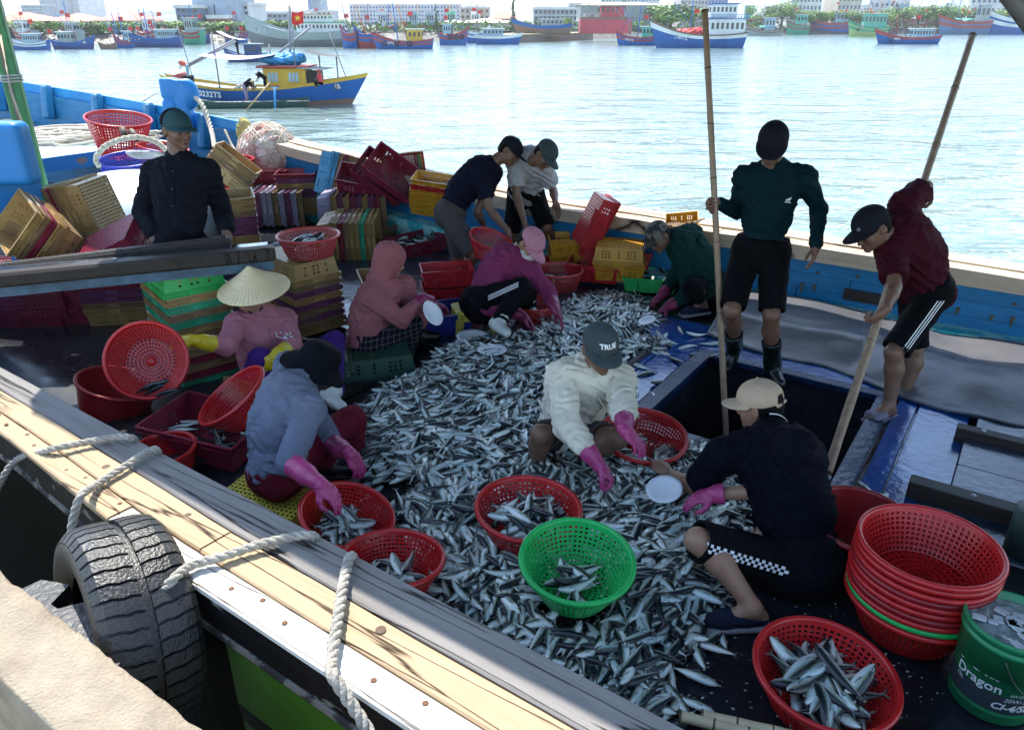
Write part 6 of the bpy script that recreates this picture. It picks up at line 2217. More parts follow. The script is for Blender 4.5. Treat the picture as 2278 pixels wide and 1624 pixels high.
lettering('label_lettering', 'Dragon', .052, W_INK, bk, onbucket(av - .34, .160), bold=.0006)
lettering('label_lettering', '15L', .022, W_INK, bk, onbucket(av - .78, .125))
lettering('label_lettering', 'API CI-4', .016, W_INK, bk, onbucket(av + .62, .150))
lettering('label_lettering', '20W-50', .024, W_INK, bk, onbucket(av + .62, .125), shear=.2)
lettering('label_lettering', 'CI-4/SL', .040, W_INK, bk, onbucket(av + .52, .090), bold=.001, shear=.3)
# dark drum behind the basket stack at the frame edge
q = G(2290, 1275, 0); mb = MB(); mb.lathe([(0, .0), (.10, .0), (.10, .25), (.09, .255), (0, .25)], 30, q + Vector((.05, .1, 0)))
tag(mb.build('drum', mat('dark_drum', (.02, .05, .04), .5)), 'dark drum at the right edge behind the oil bucket', 'drum')

# ---------------------------------------------------------------------- ropes
ROPE = mat('mooring_rope', (.42, .39, .34), .9, var=.18, vscale=22, bump=.7, bscale=90)
def rope(label, pts, r_, group=None, turns=14, cat='rope', m=None, fuzz=0):
    """three strands laid round a smooth path"""
    pts = [Vector(p) for p in pts]
    # catmull-rom
    Q = []
    P = [pts[0] * 2 - pts[1]] + pts + [pts[-1] * 2 - pts[-2]]
    for i in range(1, len(P) - 2):
        for k in range(8):
            t = k / 8
            Q.append(.5 * ((2 * P[i]) + (-P[i - 1] + P[i + 1]) * t + (2 * P[i - 1] - 5 * P[i] + 4 * P[i + 1] - P[i + 2]) * t * t + (-P[i - 1] + 3 * P[i] - 3 * P[i + 1] + P[i + 2]) * t ** 3))
    Q.append(pts[-1])
    # resample
    L_ = [0]
    for a, b in zip(Q, Q[1:]):
        L_.append(L_[-1] + (b - a).length)
    step = r_ * .55
    n = max(8, int(L_[-1] / step))
    S, j = [], 0
    for i in range(n + 1):
        d = L_[-1] * i / n
        while j < len(L_) - 2 and L_[j + 1] < d:
            j += 1
        f = (d - L_[j]) / max(1e-6, L_[j + 1] - L_[j])
        S.append(Q[j].lerp(Q[j + 1], f))
    rt = root('rope', label, cat, pts[0], group=group)
    up = Vector((0, 0, 1))
    fr = []
    for i, p in enumerate(S):
        d = (S[min(i + 1, n)] - S[max(i - 1, 0)]).normalized()
        x = up - d * up.dot(d)
        x = x.normalized() if x.length > .05 else d.orthogonal().normalized()
        up = x
        fr.append((x, d.cross(x)))
    for k in range(3):
        mb = MB(); C = []
        for i, p in enumerate(S):
            a = 2 * math.pi * (k / 3 + (i * step) / (r_ * 6.0))
            x, y = fr[i]
            C.append(p + (x * math.cos(a) + y * math.sin(a)) * r_ * .52)
        mb.tube(C, r_ * .56, 6); mb.build('strand', m or ROPE, rt)
    return rt
def gz(x, y, z): return G(x, y, z)
GT = .618
rope('mooring rope furthest forward, draped over the gunwale', [TP(-25, 1130, .98), TP(0, 1075, 1.0), TP(38, 1022, 1.07), gz(110, 1000, GT + .008), gz(200, 982, GT + .01), gz(265, 972, GT + .01), gz(298, 976, GT - .01), gz(304, 1000, .42)], .0145, 'mooring ropes over the gunwale')
rope('second mooring rope running down behind the tyre top', [TP(158, 1185, .90), TP(166, 1140, .93), TP(182, 1100, .97), gz(215, 1078, GT + .008), gz(280, 1036, GT + .01), gz(330, 1004, GT + .01), gz(350, 1003, GT - .005), gz(352, 1030, .45)], .015, 'mooring ropes over the gunwale')
rope('third mooring rope holding the tyre', [TP(335, 1350, .84), TP(360, 1318, .88), TP(388, 1286, .92), gz(425, 1258, GT + .008), gz(500, 1236, GT + .01), gz(580, 1210, GT + .012), gz(660, 1192, GT + .01), gz(700, 1194, GT - .01), gz(706, 1220, .42)], .0155, 'mooring ropes over the gunwale')
rope('thick pale mooring rope crossing the gunwale by two red baskets', [gz(786, 1240, .45), gz(781, 1238, GT - .01), gz(774, 1252, GT + .006), gz(762, 1310, GT + .014), gz(748, 1400, GT + .014), gz(738, 1470, GT + .012), TP(740, 1500, .925), TP(768, 1545, .92), TP(812, 1612, .92), TP(850, 1680, .92)], .017, 'mooring ropes over the gunwale')
WC = mat('pale_cord', (.62, .56, .46), .85, var=.15)
def cordpile(label, c, rx, ry, n, r_, z0, seed, hgt=.08):
    rr = random.Random(seed); mb = MB()
    for k in range(n):
        a0 = rr.uniform(0, 6.28); ex, ey = rr.uniform(.35, 1), rr.uniform(.35, 1)
        ox, oy = rr.uniform(-.3, .3) * rx, rr.uniform(-.3, .3) * ry
        z = z0 + hgt * rr.random() * (1 - .5 * max(ex, ey))
        mb.tube([c + Vector((ox + rx * ex * math.cos(a0 + t) * .8, oy + ry * ey * math.sin(a0 + t) * .8, z + .02 * math.sin(2 * t + k))) for t in [i * 2 * math.pi / 20 for i in range(20)]], r_, 5, closed=True)
    tag(mb.build('rope_heap', WC), label, 'rope')
cordpile('loose heap of pale rope spread over the foredeck', G(175, 308, .76), 1.15, .75, 46, .014, 0, 3, .16)
cordpile('coiled pale rope by the bow bulwark', G(112, 262, .80), .55, .45, 24, .022, .05, 4, .30)
cordpile('pale rope in a coil at the left end of the foredeck', G(20, 285, .76), .5, .4, 18, .018, 0, 5, .2)
rope('thick white line from the bitt down over the rail', [bpp for bpp in (TP(395, 190, 6.25), TP(425, 210, 6.2), TP(450, 235, 6.2), TP(470, 290, 6.1), TP(478, 330, 5.8))], .03, 'lines at the bow', m=WC)
rope('thin line hanging in loops from the bow rail', [TP(500, 290, 6.3), TP(520, 330, 6.2), TP(540, 345, 6.0), TP(565, 320, 6.2), TP(575, 300, 6.3)], .016, 'lines at the bow', m=WC)
mb = MB(); mb.tube([Vector((-4.36, 7.0, 1.7)) + Vector((-.1, -.1, 0)), D(0, 80, 6.0), D(25, 205, 6.3), D(48, 270, 6.8), D(38, 300, 7)], .010, 6)
tag(mb.build('cord', WC), 'thin pale cord hanging from the green post', 'cord')
# white hoop over the blue basket
rope('pale hose hooped over the blue basket', [D(222, 372, 7.7), D(214, 352, 7.75), D(240, 322, 7.8), D(300, 306, 7.9), D(350, 318, 8.0), D(378, 345, 8.0)], .028, 'lines at the bow', m=WC)

# net bundle of floats
nb = root('net_bundle', 'big round bundle of white net and pink floats beside the far rail', 'net', D(598, 350, 9.6))
c = D(598, 350, 9.6)
NETW = mat('white_net', (.78, .72, .68), .8, col2=(.62, .30, .28), vscale=3.5, hard=True, th=.46, bump=.8, bscale=30)
s_ = Sdf(); s_.ell(c, (.36, .34, .40), k=0); s_.warp(.022, 14, 2); sdf_obj('bundle', s_.mesh(.02), NETW, nb)
mb = MB()
rr = random.Random(5)
for k in range(30):
    a = Vector((rr.gauss(0, 1), rr.gauss(0, 1), rr.gauss(0, 1))).normalized(); x = a.orthogonal().normalized(); y = a.cross(x)
    tl = rr.uniform(0, .2)
    mb.tube([c + ((x * math.cos(t) + y * math.sin(t)) * math.cos(tl) + a * math.sin(tl)) .normalized() * .01 + Vector((((x * math.cos(t) + y * math.sin(t)) * math.cos(tl) + a * math.sin(tl)).x * .375, ((x * math.cos(t) + y * math.sin(t)) * math.cos(tl) + a * math.sin(tl)).y * .355, ((x * math.cos(t) + y * math.sin(t)) * math.cos(tl) + a * math.sin(tl)).z * .415)) for t in [i * math.pi / 12 for i in range(24)]], .007, 4, closed=True)
mb.build('net_cord', mat('net_cord_cream', (.7, .62, .5), .8), nb)
mb = MB(); mb.lathe([(0, .0), (.16, .0), (.20, .02), (.20, .05), (0, .05)], 30, D(608, 385, 9.75), frame((-.1, -.9, .3))); tag(mb.build('float_disc', NETW), 'round pale float leaning against the net bundle', 'float')
rope('pale loop of line around the round float', [D(580, 392, 9.6), D(590, 372, 9.6), D(612, 364, 9.6), D(634, 376, 9.6), D(640, 398, 9.6)], .018, 'lines at the bow', m=WC)
YC = mat('yellow_cord', (.55, .48, .18), .85)
s_ = Sdf(); s_.ell(D(545, 300, 10.0), (.10, .08, .20), k=0); s_.ell(D(552, 335, 9.9), (.06, .06, .16), k=.05); s_.warp(.02, 30, 1)
o = sdf_obj('rope_hank', s_.mesh(.014), YC, None) if False else None
hk = root('rope_hank', 'yellow hank of cord hung at the bow rail', 'rope', D(545, 300, 10.0)); sdf_obj('hank', s_.mesh(.014), YC, hk)

# black net heap and red net heap
def heap(name, label, c, r, m, seed, amp=.05, fr=9, cat='net', stretch_=None):
    s_ = Sdf(); rr = random.Random(seed)
    s_.ell(c, r, k=0)
    for k in range(9):
        a = rr.uniform(0, 6.28); f = rr.uniform(.4, .95)
        s_.ell((c[0] + r[0] * f * math.cos(a), c[1] + r[1] * f * math.sin(a), c[2] - r[2] * .35), (r[0] * .4, r[1] * .4, r[2] * rr.uniform(.4, .8)), k=.08)
    s_.warp(amp, fr, seed); s_.warp(amp * .5, fr * 2.3, seed + 1, (.4, .3, .8)); s_.cut((0, 0, .0), (0, 0, -1))
    o = root(name, label, cat, (c[0], c[1], 0)); sdf_obj('folds', s_.mesh(.02), m, o)
q = G(905, 478, .05); heap('black_net', 'heap of black netting beside the crates of fish', (q.x + .0, q.y + .15, .06), (.62, .38, .24), mat('black_netting', (.012, .014, .016), .6, bump=.9, bscale=45), 3, .03, 11)
q = D(528, 398, 9.3); heap('red_net', 'small heap of bright red netting by the red bow basket', (q.x, q.y, .25), (.22, .2, .22), mat('red_netting', (.75, .03, .03), .7, bump=.9, bscale=60), 6, .02, 16)

# ---------------------------------------------------------------------- tyre fender and quay block
RT = mat('worn_tyre_rubber', (.012, .0125, .014), .36, col2=(.028, .028, .027), vscale=9, bump=.3, bscale=110)
tc = BW(-2.13, .85, .37)
tax = (BX * -.93 + Vector((0, 0, .16)) + AX * -.24).normalized()
ty = root('tyre', 'worn truck tyre used as a fender between quay and boat', 'tyre', tc)
fr = frame(tax, Vector((0, 0, 1)))
Rt, Wt = .335, .15
prof = []
for (r_, z_) in ((.20, .105), (.22, .125), (.27, .140), (.305, .135), (.322, .118), (.328, .09), (.329, .0), (.328, -.09), (.322, -.118), (.305, -.135), (.27, -.14), (.22, -.125), (.20, -.105), (.21, -.095), (.27, -.11), (.30, -.08), (.30, .08), (.27, .11), (.21, .095), (.20, .105)):
    prof.append((r_ * 1.05, z_ * 1.05))
mb = MB(); mb.lathe(prof, 72, tc, fr); mb.build('carcass', RT, ty)
nT = 46
for sd in (-1, 1):
    tb = MB()
    for k in range(nT):
        a0 = 2 * math.pi * k / nT; w_ = 2 * math.pi / nT * .80
        zz = [.010, .035, .060, .085, .112, .134]
        off = [0, .018, .012, .034, .040, .046]
        rad_o = [.343, .3445, .3445, .343, .336, .312]
        V = []
        for z_, of, ro in zip(zz, off, rad_o):
            for aa in (a0 + of, a0 + w_ + of):
                for rr_ in (ro - .03, ro):
                    V.append(tc + fr @ (Vector((rr_ * math.cos(aa), rr_ * math.sin(aa), z_ * sd)) * 1.05))
        F = []
        for j in range(len(zz) - 1):
            b0, b1 = j * 4, j * 4 + 4
            F += [(b0 + 1, b0 + 3, b1 + 3, b1 + 1), (b0, b0 + 1, b1 + 1, b1), (b0 + 3, b0 + 2, b1 + 2, b1 + 3)]
        F += [(0, 2, 3, 1), (20, 21, 23, 22)]
        o = MB(); o.add(V, F); o.build('tread_block', RT, ty)
blk = root('dock_fender', 'black rubber dock fender jutting from the quay beside the tyre', 'fender', BW(-2.0, .75, .45))
BLK = mat('fender_rubber', (.011, .012, .013), .45, col2=(.03, .03, .032), vscale=6, bump=.35, bscale=40)
def prism(name, m, pts2, s0, s1, parent):
    mb = MB(); n = len(pts2); V = [BW(s, t, z) for s in (s0, s1) for (t, z) in pts2]
    mb.add(V, [tuple(range(n - 1, -1, -1)), tuple(range(n, 2 * n))] + [(i, (i + 1) % n, (i + 1) % n + n, i + n) for i in range(n)]); mb.build(name, m, parent)
# plan-shaped block: top face follows a shallow V, sides drop down
def planblock(name, m, plan, z0, z1, parent):
    mb = MB(); n = len(plan); V = [BW(s, t, z) for z in (z0, z1) for (s, t) in plan]
    mb.add(V, [tuple(range(n - 1, -1, -1)), tuple(range(n, 2 * n))] + [(i, (i + 1) % n, (i + 1) % n + n, i + n) for i in range(n)]); mb.build(name, m, parent)
planblock('fender_arm', BLK, [(-2.40, .60), (-1.80, .60), (-1.84, .70), (-1.93, .80), (-1.98, .85), (-2.05, .86), (-2.14, .80), (-2.20, .70), (-2.24, .70), (-2.28, .78), (-2.38, .74)], .47, .53, blk)
planblock('fender_body', BLK, [(-2.12, .60), (-1.78, .60), (-1.86, .74), (-1.94, .82), (-2.0, .852), (-2.08, .80)], -.8, .529, blk)

# scraps on the deck
sc = MB(); rr = random.Random(31)
for k in range(420):
    if k < 200: p = G(rr.uniform(1520, 2100), rr.uniform(1330, 1600), .004)
    elif k < 300: p = G(rr.uniform(60, 330), rr.uniform(740, 860), .06)
    else: p = BW(rr.uniform(-1.4, 1.5), rr.uniform(5.1, 5.9), .19)
    a = rr.uniform(0, 6.28); s_ = rr.uniform(.002, .007)
    sc.add([p + Vector((s_ * math.cos(a + t), s_ * math.sin(a + t) * .6, .003 + .001 * (t > 3))) for t in (0, 1.3, 2.6, 4.2, 5.3)], [(0, 1, 2, 3, 4)])
tag(sc.build('fish_scraps', mat('pale_scraps', (.5, .52, .5), .4)), 'tiny pale scales and scraps strewn over the deck and sheets', 'scraps', kind='stuff')
# ====================================================================== fish
def fish_mat():
    m = bpy.data.materials.new('fish_skin')
    m.use_nodes = True
    nt = m.node_tree; N, L = nt.nodes, nt.links
    b = N['Principled BSDF']
    at = N.new('ShaderNodeAttribute'); at.attribute_name = 'fco'
    sp = N.new('ShaderNodeSeparateXYZ'); L.new(at.outputs['Vector'], sp.inputs[0])
    # jitter the back line with a noise along the body
    n = N.new('ShaderNodeTexNoise'); n.inputs['Scale'].default_value = 7
    L.new(at.outputs['Vector'], n.inputs['Vector'])
    ma = N.new('ShaderNodeMath'); ma.operation = 'MULTIPLY_ADD'; ma.inputs[1].default_value = .5; ma.inputs[2].default_value = -.25
    L.new(n.outputs['Fac'], ma.inputs[0])
    ad = N.new('ShaderNodeMath'); ad.operation = 'ADD'
    L.new(sp.outputs['Z'], ad.inputs[0]); L.new(ma.outputs[0], ad.inputs[1])
    mr = N.new('ShaderNodeMapRange'); mr.inputs['From Min'].default_value = -1; mr.inputs['From Max'].default_value = 1
    L.new(ad.outputs[0], mr.inputs['Value'])
    c = ramp(nt, mr.outputs[0], [(.0, (.86, .90, .87)), (.38, (.68, .75, .71)), (.52, (.34, .40, .37)), (.58, (.28, .29, .15)), (.63, (.035, .055, .06)), (.78, (.010, .020, .028)), (1, (.006, .012, .018))])
    # per-place tint
    g = N.new('ShaderNodeNewGeometry'); n2 = N.new('ShaderNodeTexNoise'); n2.inputs['Scale'].default_value = 5
    L.new(g.outputs['Position'], n2.inputs['Vector'])
    tint = ramp(nt, n2.outputs['Fac'], [(.35, (.55, .66, .70)), (.65, (1, 1, .96))])
    mx = N.new('ShaderNodeMixRGB'); mx.blend_type = 'MULTIPLY'; mx.inputs[0].default_value = 1
    L.new(c, mx.inputs[1]); L.new(tint, mx.inputs[2])
    L.new(mx.outputs[0], b.inputs['Base Color'])
    b.inputs['Roughness'].default_value = .24
    b.inputs['Metallic'].default_value = .15
    b.inputs['Coat Weight'].default_value = .5
    b.inputs['Coat Roughness'].default_value = .08
    bp = N.new('ShaderNodeBump'); bp.inputs['Strength'].default_value = .35; bp.inputs['Distance'].default_value = .002
    w_ = N.new('ShaderNodeTexVoronoi'); w_.inputs['Scale'].default_value = 18
    L.new(at.outputs['Vector'], w_.inputs['Vector']); L.new(w_.outputs['Distance'], bp.inputs['Height'])
    L.new(bp.outputs[0], b.inputs['Normal'])
    return m
FM = fish_mat()
FE = mat('fish_eye', (.55, .56, .50), .15); FP = mat('fish_pupil', (.005, .005, .006), .1)
FF_ = mat('fish_fin', (.14, .15, .13), .45)
FLEN = 1.0
def fish_verts(bend=0.0, mouth=0.0, lod=0):
    """unit length fish: head +X, back +Z, thickness Y. returns V, F, mi, fco"""
    XS = [(.50, .010, .012, .0), (.485, .032, .026, -.002), (.44, .066, .044, -.004), (.37, .096, .060, -.004), (.27, .118, .072, -.004), (.14, .128, .076, -.004),
          (.0, .120, .070, -.002), (-.14, .098, .056, .0), (-.27, .066, .036, .002), (-.36, .036, .020, .003), (-.405, .022, .010, .003), (-.43, .026, .004, .003)]
    if lod:
        XS = [XS[i] for i in (0, 2, 3, 5, 6, 8, 10, 11)]
    n = 10 if not lod else 6
    V, F, M_, A = [], [], [], []
    def P(x, y, z):
        yb = bend * (x * x * 1.8 + .35 * x) 
        return (x, y + yb, z + mouth * x * x)
    for (x, h, t, zc) in XS:
        for k in range(n):
            a = 2 * math.pi * (k + .5) / n
            cz, cy = math.sin(a), math.cos(a)
            cz = math.copysign(abs(cz) ** .9, cz)
            V.append(P(x, cy * t * 1.02, zc + cz * h * .94)); A.append((x, cy, cz))
    for i in range(len(XS) - 1):
        for k in range(n):
            F.append((i * n + k, i * n + (k + 1) % n, (i + 1) * n + (k + 1) % n, (i + 1) * n + k)); M_.append(0)
    F.append(tuple(range(n - 1, -1, -1))); M_.append(0)
    b0 = len(V)
    tail = [(-.41, .020), (-.41, -.014), (-.50, -.105), (-.455, .003), (-.50, .112)]
    for x, z in tail:
        V.append(P(x, .002, z)); A.append((x, 0, 1.0))
    F += [(b0, b0 + 3, b0 + 4), (b0, b0 + 1, b0 + 3), (b0 + 1, b0 + 2, b0 + 3)]; M_ += [1, 1, 1]
    if not lod:
        b0 = len(V)
        for x, z in ((.13, .120), (.04, .158), (.02, .118), (-.02, .115), (-.05, .122), (-.33, .045)):
            V.append(P(x, .0, z)); A.append((x, 0, 1))
        F += [(b0, b0 + 1, b0 + 2), (b0 + 3, b0 + 4, b0 + 5)]; M_ += [1, 1]
        b0 = len(V)
        for x, z in ((-.04, -.112), (-.08, -.132), (-.32, -.05)):
            V.append(P(x, .0, z)); A.append((x, 0, 1))
        F.append((b0, b0 + 1, b0 + 2)); M_.append(1)
        for sd in (-1, 1):
            b0 = len(V)
            for x, z, y in ((.26, -.01, .072), (.10, -.055, .090), (.24, -.045, .070)):
                V.append(P(x, sd * y, z)); A.append((x, 0, .2))
            F.append((b0, b0 + 1, b0 + 2)); M_.append(1)
            for rr, yy, mi in ((.026, .0545, 2), (.015, .0575, 3)):
                b0 = len(V)
                for k in range(8):
                    a = 2 * math.pi * k / 8 * sd
                    V.append(P(.405 + rr * math.cos(a), sd * yy * 1.02, .018 + rr * math.sin(a))); A.append((.4, 0, 0))
                F.append(tuple(b0 + k for k in range(8))); M_.append(mi)
    else:
        for sd in (-1, 1):
            b0 = len(V)
            for k in range(5):
                a = 2 * math.pi * k / 5 * sd
                V.append(P(.405 + .018 * math.cos(a), sd * .064, .018 + .018 * math.sin(a))); A.append((.4, 0, 0))
            F.append(tuple(b0 + k for k in range(5))); M_.append(3)
    return np.array(V), F, M_, np.array(A)
def fish_mesh(name, V, F, M_, A):
    me = newmesh(name, V, F, [FM, FF_, FE, FP], M_, [m == 0 for m in M_])
    at = me.attributes.new('fco', 'FLOAT_VECTOR', 'POINT')
    at.data.foreach_set('vector', np.asarray(A, dtype=np.float32).ravel())
    return me
VAR = [fish_verts(b, m) for b, m in ((0, 0), (.12, .05), (-.14, 0), (.06, -.10), (-.30, .06), (.24, .08))]
FME = [fish_mesh('fish', *v) for v in VAR]
LOD = [fish_verts(b, m, 1) for b, m in ((0, 0), (.12, .05), (-.16, 0), (.26, -.08))]

def inpoly(x, y, P):
    c = False; j = len(P) - 1
    for i in range(len(P)):
        if (P[i][1] > y) != (P[j][1] > y) and x < (P[j][0] - P[i][0]) * (y - P[i][1]) / (P[j][1] - P[i][1]) + P[i][0]:
            c = not c
        j = i
    return c
PILE = [(795, 900), (860, 838), (950, 815), (960, 792), (1010, 752), (1120, 742), (1180, 735), (1235, 690), (1250, 668), (1330, 640), (1425, 655), (1450, 690), (1475, 700), (1420, 740), (1500, 745), (1470, 775), (1400, 800), (1395, 840),
        (1390, 900), (1420, 960), (1500, 990), (1560, 975), (1625, 1010), (1650, 1080), (1680, 1180), (1600, 1300), (1640, 1350), (1560, 1432), (1500, 1470), (1488, 1530), (1512, 1590), (1488, 1612), (1380, 1570), (1180, 1470), (1000, 1370), (935, 1320), (950, 1260), (880, 1210), (850, 1160), (830, 1100),
        (800, 1050), (790, 1010), (815, 960)]
PILEW = [G(x, y, .05) for x, y in PILE]
GAPS = [(G(880, 1095, .03), .13), (G(1070, 1040, .03), .07), (G(1245, 1040, .05), .11), (G(1440, 790, .03), .10)]
SPARSE = [(1395, 770), (1590, 760), (1590, 830), (1400, 900)]
def dist_edge(x, y):
    d = 9
    for i in range(len(PILEW)):
        a, b = PILEW[i], PILEW[(i + 1) % len(PILEW)]
        vx, vy = b.x - a.x, b.y - a.y
        t = max(0, min(1, ((x - a.x) * vx + (y - a.y) * vy) / (vx * vx + vy * vy + 1e-9)))
        d = min(d, math.hypot(x - a.x - t * vx, y - a.y - t * vy))
    return d
def pile_h(x, y, d):
    h = .10 * min(1, d / .38) ** .8
    h *= .75 + .5 * nz3(x, y, 1.7, 4)
    return max(0, h)
def rotfish(yaw, roll, pitch):
    return Matrix.Rotation(yaw, 3, 'Z') @ Matrix.Rotation(pitch, 3, 'Y') @ Matrix.Rotation(roll, 3, 'X')
fr_ = random.Random(11)
FISH = []           # (pos, rot, length, kind, where)
xs = [p.x for p in PILEW]; ys = [p.y for p in PILEW]
keep = [BASK[k].matrix_basis.translation for k in ('green', 'b5', 'b6', 'b7', 'b8')]
cell = {}
def try_layer(n, lay, zo, mind):
    cnt = 0
    for _ in range(n):
        x, y = fr_.uniform(min(xs), max(xs)), fr_.uniform(min(ys), max(ys))
        if not inpoly(x, y, PILEW):
            continue
        d = dist_edge(x, y)
        if lay > 0 and d < .05 * lay:
            continue
        if any(math.hypot(x - g_.x, y - g_.y) < r_ for g_, r_ in GAPS):
            continue
        if any(math.hypot(x - k.x, y - k.y) < .16 for k in keep):
            continue
        key = (lay, int(x / mind), int(y / mind))
        bad = False
        for i in (-1, 0, 1):
            for j in (-1, 0, 1):
                for q in cell.get((lay, key[1] + i, key[2] + j), ()):
                    if math.hypot(q[0] - x, q[1] - y) < mind:
                        bad = True
        if bad:
            continue
        cell.setdefault(key, []).append((x, y))
        flow = 2.6 * nz3(x, y, 1.1, 9) + .6
        yaw = flow + fr_.gauss(0, .75) + (math.pi if fr_.random() < .45 else 0)
        L_ = fr_.uniform(.16, .215)
        if y > 4.2: L_ *= .95
        roll = fr_.choice((-1, 1)) * fr_.uniform(1.15, 1.75)
        if fr_.random() < .10:
            roll = fr_.uniform(-.6, .6)
        pitch = fr_.gauss(0, .13)
        z = .016 + pile_h(x, y, d) + zo + fr_.uniform(-.004, .006)
        FISH.append((Vector((x, y, z)), rotfish(yaw, roll, pitch), L_, 'pile', lay))
        cnt += 1
    return cnt
try_layer(16000, 0, -.012, .042)
try_layer(26000, 1, .006, .033)
try_layer(26000, 2, .024, .033)
# a few strays
for (x, y) in ((1440, 830), (1470, 850), (1415, 870), (1500, 800), (1452, 880), (1530, 770), (1560, 790), (1580, 765), (1600, 790), (1425, 815), (1515, 735), (1550, 745), (1490, 1580), (1500, 1545), (1460, 1565), (1535, 1560), (1590, 1440), (1545, 1500),
               (1840, 1090), (1870, 1098), (1905, 1105), (1930, 1092), (1960, 1110), (1850, 1105), (800, 1030), (860, 1140), (880, 1160), (845, 1190), (870, 1190), (1220, 1030), (1650, 1230), (1700, 750)):
    p = G(x, y, .025)
    FISH.append((p, rotfish(fr_.uniform(0, 6.3), fr_.choice((-1, 1)) * 1.5, 0), .175, 'stray', 5))
def in_basket(o, R_, z0, n, L0, where, far=False, hgt=.05, yaw0=0, spread=3.14):
    M_ = o.matrix_basis
    for i in range(n):
        f = i / max(1, n - 1)
        a, r_ = fr_.uniform(0, 6.283), R_ * math.sqrt(fr_.random()) * (1 - .35 * f)
        p = M_ @ Vector((r_ * math.cos(a), r_ * math.sin(a), z0 + hgt * f))
        yaw = yaw0 + fr_.uniform(-spread, spread) / 1
        FISH.append((p, M_.to_3x3().normalized() @ rotfish(yaw, fr_.choice((-1, 1)) * fr_.uniform(1.1, 1.7), fr_.gauss(0, .12)), L0 * fr_.uniform(.92, 1.08), where, 9))
in_basket(BASK['near'], .135, .06, 44, .25, 'near', hgt=.085)
in_basket(BASK['green'], .075, .035, 14, .17, 'green', hgt=.04)
in_basket(BASK['b5'], .135, .06, 52, .19, 'b5', hgt=.10)
in_basket(BASK['b6'], .10, .05, 30, .19, 'b6', hgt=.07)
in_basket(BASK['b7'], .12, .05, 18, .18, 'b7', hgt=.045)
in_basket(BASK['e'], .12, .05, 14, .18, 'e', hgt=.06)
in_basket(BASK['s2'], .14, .07, 26, .19, 's2', hgt=.06)
in_basket(BASK['held'], .03, .03, 0, .2, 'held')
hM = BASK['held'].matrix_basis
def on_wall(key, px_, py_, n, L0, where):
    o = BASK[key]
    for i in range(n):
        p = D(px_ + fr_.uniform(-28, 28), py_ + 6 * i, 3.68)
        FISH.append((p, Matrix.Rotation(.45 + fr_.uniform(-.15, .15), 3, 'Y').inverted() @ Matrix.Rotation(fr_.uniform(-.2, .2), 3, 'Z') @ Matrix.Rotation(.9 + fr_.uniform(-.2, .4), 3, 'X'), L0, where, 9))
on_wall('held', 335, 858, 4, .19, 'held')
for k, cr_ in enumerate(FISHCR):
    M_ = cr_.matrix_basis
    nn = (60, 60, 48, 14)[k]
    for i in range(nn):
        f = i / nn
        p = M_ @ Vector((fr_.uniform(-.22, .22), fr_.uniform(-.12, .12), (.03 + .12 * f) if k < 3 else (.03 + .03 * f)))
        FISH.append((p, rotfish(fr_.uniform(0, 6.28), fr_.choice((-1, 1)) * fr_.uniform(1.1, 1.7), fr_.gauss(0, .18)), .18, 'crate%d' % k, 9))
WHERE = {
    'pile': ('small silver fish heaped on the deck among the workers', 'fish heaped on the deck'),
    'stray': ('small silver fish strayed off the edge of the heap', 'fish strayed on the deck boards'),
    'near': ('large silver fish in the red basket nearest the oil bucket', 'fish in the nearest red basket'),
    'green': ('small silver fish at the bottom of the green basket', 'fish in the green basket'),
    'b5': ('silver fish heaped in the red basket behind the green one', 'fish in the red basket behind the green'),
    'b6': ('silver fish in the tilted basket under the pink glove', 'fish in the tilted red basket'),
    'b7': ('silver fish in the red basket by the gunwale', 'fish in the red basket by the gunwale'),
    'held': ('dark fish sliding in the red basket held on edge', 'fish in the basket held on edge'),
}
def show(f):
    p = f[0]
    dist = (p - Vector((0, 0, CAM_H))).length
    r_ = 0 if f[3] != 'pile' or f[4] == 2 else 1.5
    if f[3] in ('e', 's2') or f[3].startswith('crate'):
        r_ += 9
    return dist + r_
FISH.sort(key=show)
single = FISH[:292]; rest = FISH[292:]
for (p, r_, L_, wh, lay) in single:
    o = bpy.data.objects.new('fish', FME[fr_.randrange(len(FME))])
    COL.objects.link(o)
    m = (r_ @ Matrix.Diagonal((L_, L_ * fr_.uniform(.9, 1.15), L_ * fr_.uniform(.92, 1.08)))).to_4x4(); m.translation = p
    o.matrix_basis = m
    lb, gp = WHERE[wh]
    tag(o, lb, 'fish', gp)
VV, FFs, MM, AA = [], [], [], []
off = 0
for (p, r_, L_, wh, lay) in rest:
    far = (p - Vector((0, 0, CAM_H))).length > 4.3
    v, f, mi, a = (LOD if far else VAR)[fr_.randrange(4)]
    M_ = np.array(r_)
    w_ = v * np.array([L_, L_ * 1.05, L_])
    VV.append(w_ @ M_.T + np.array(p)); AA.append(a)
    FFs += [tuple(i + off for i in q) for q in f]; MM += mi
    off += len(v)
me = fish_mesh('fish_heap', np.concatenate(VV), FFs, MM, np.concatenate(AA))
o = obj('fish_heap', me)
tag(o, 'silver fish heaped over the deck, in crates and baskets farther off', 'fish', kind='stuff')
print('FISH', len(FISH), len(FFs))
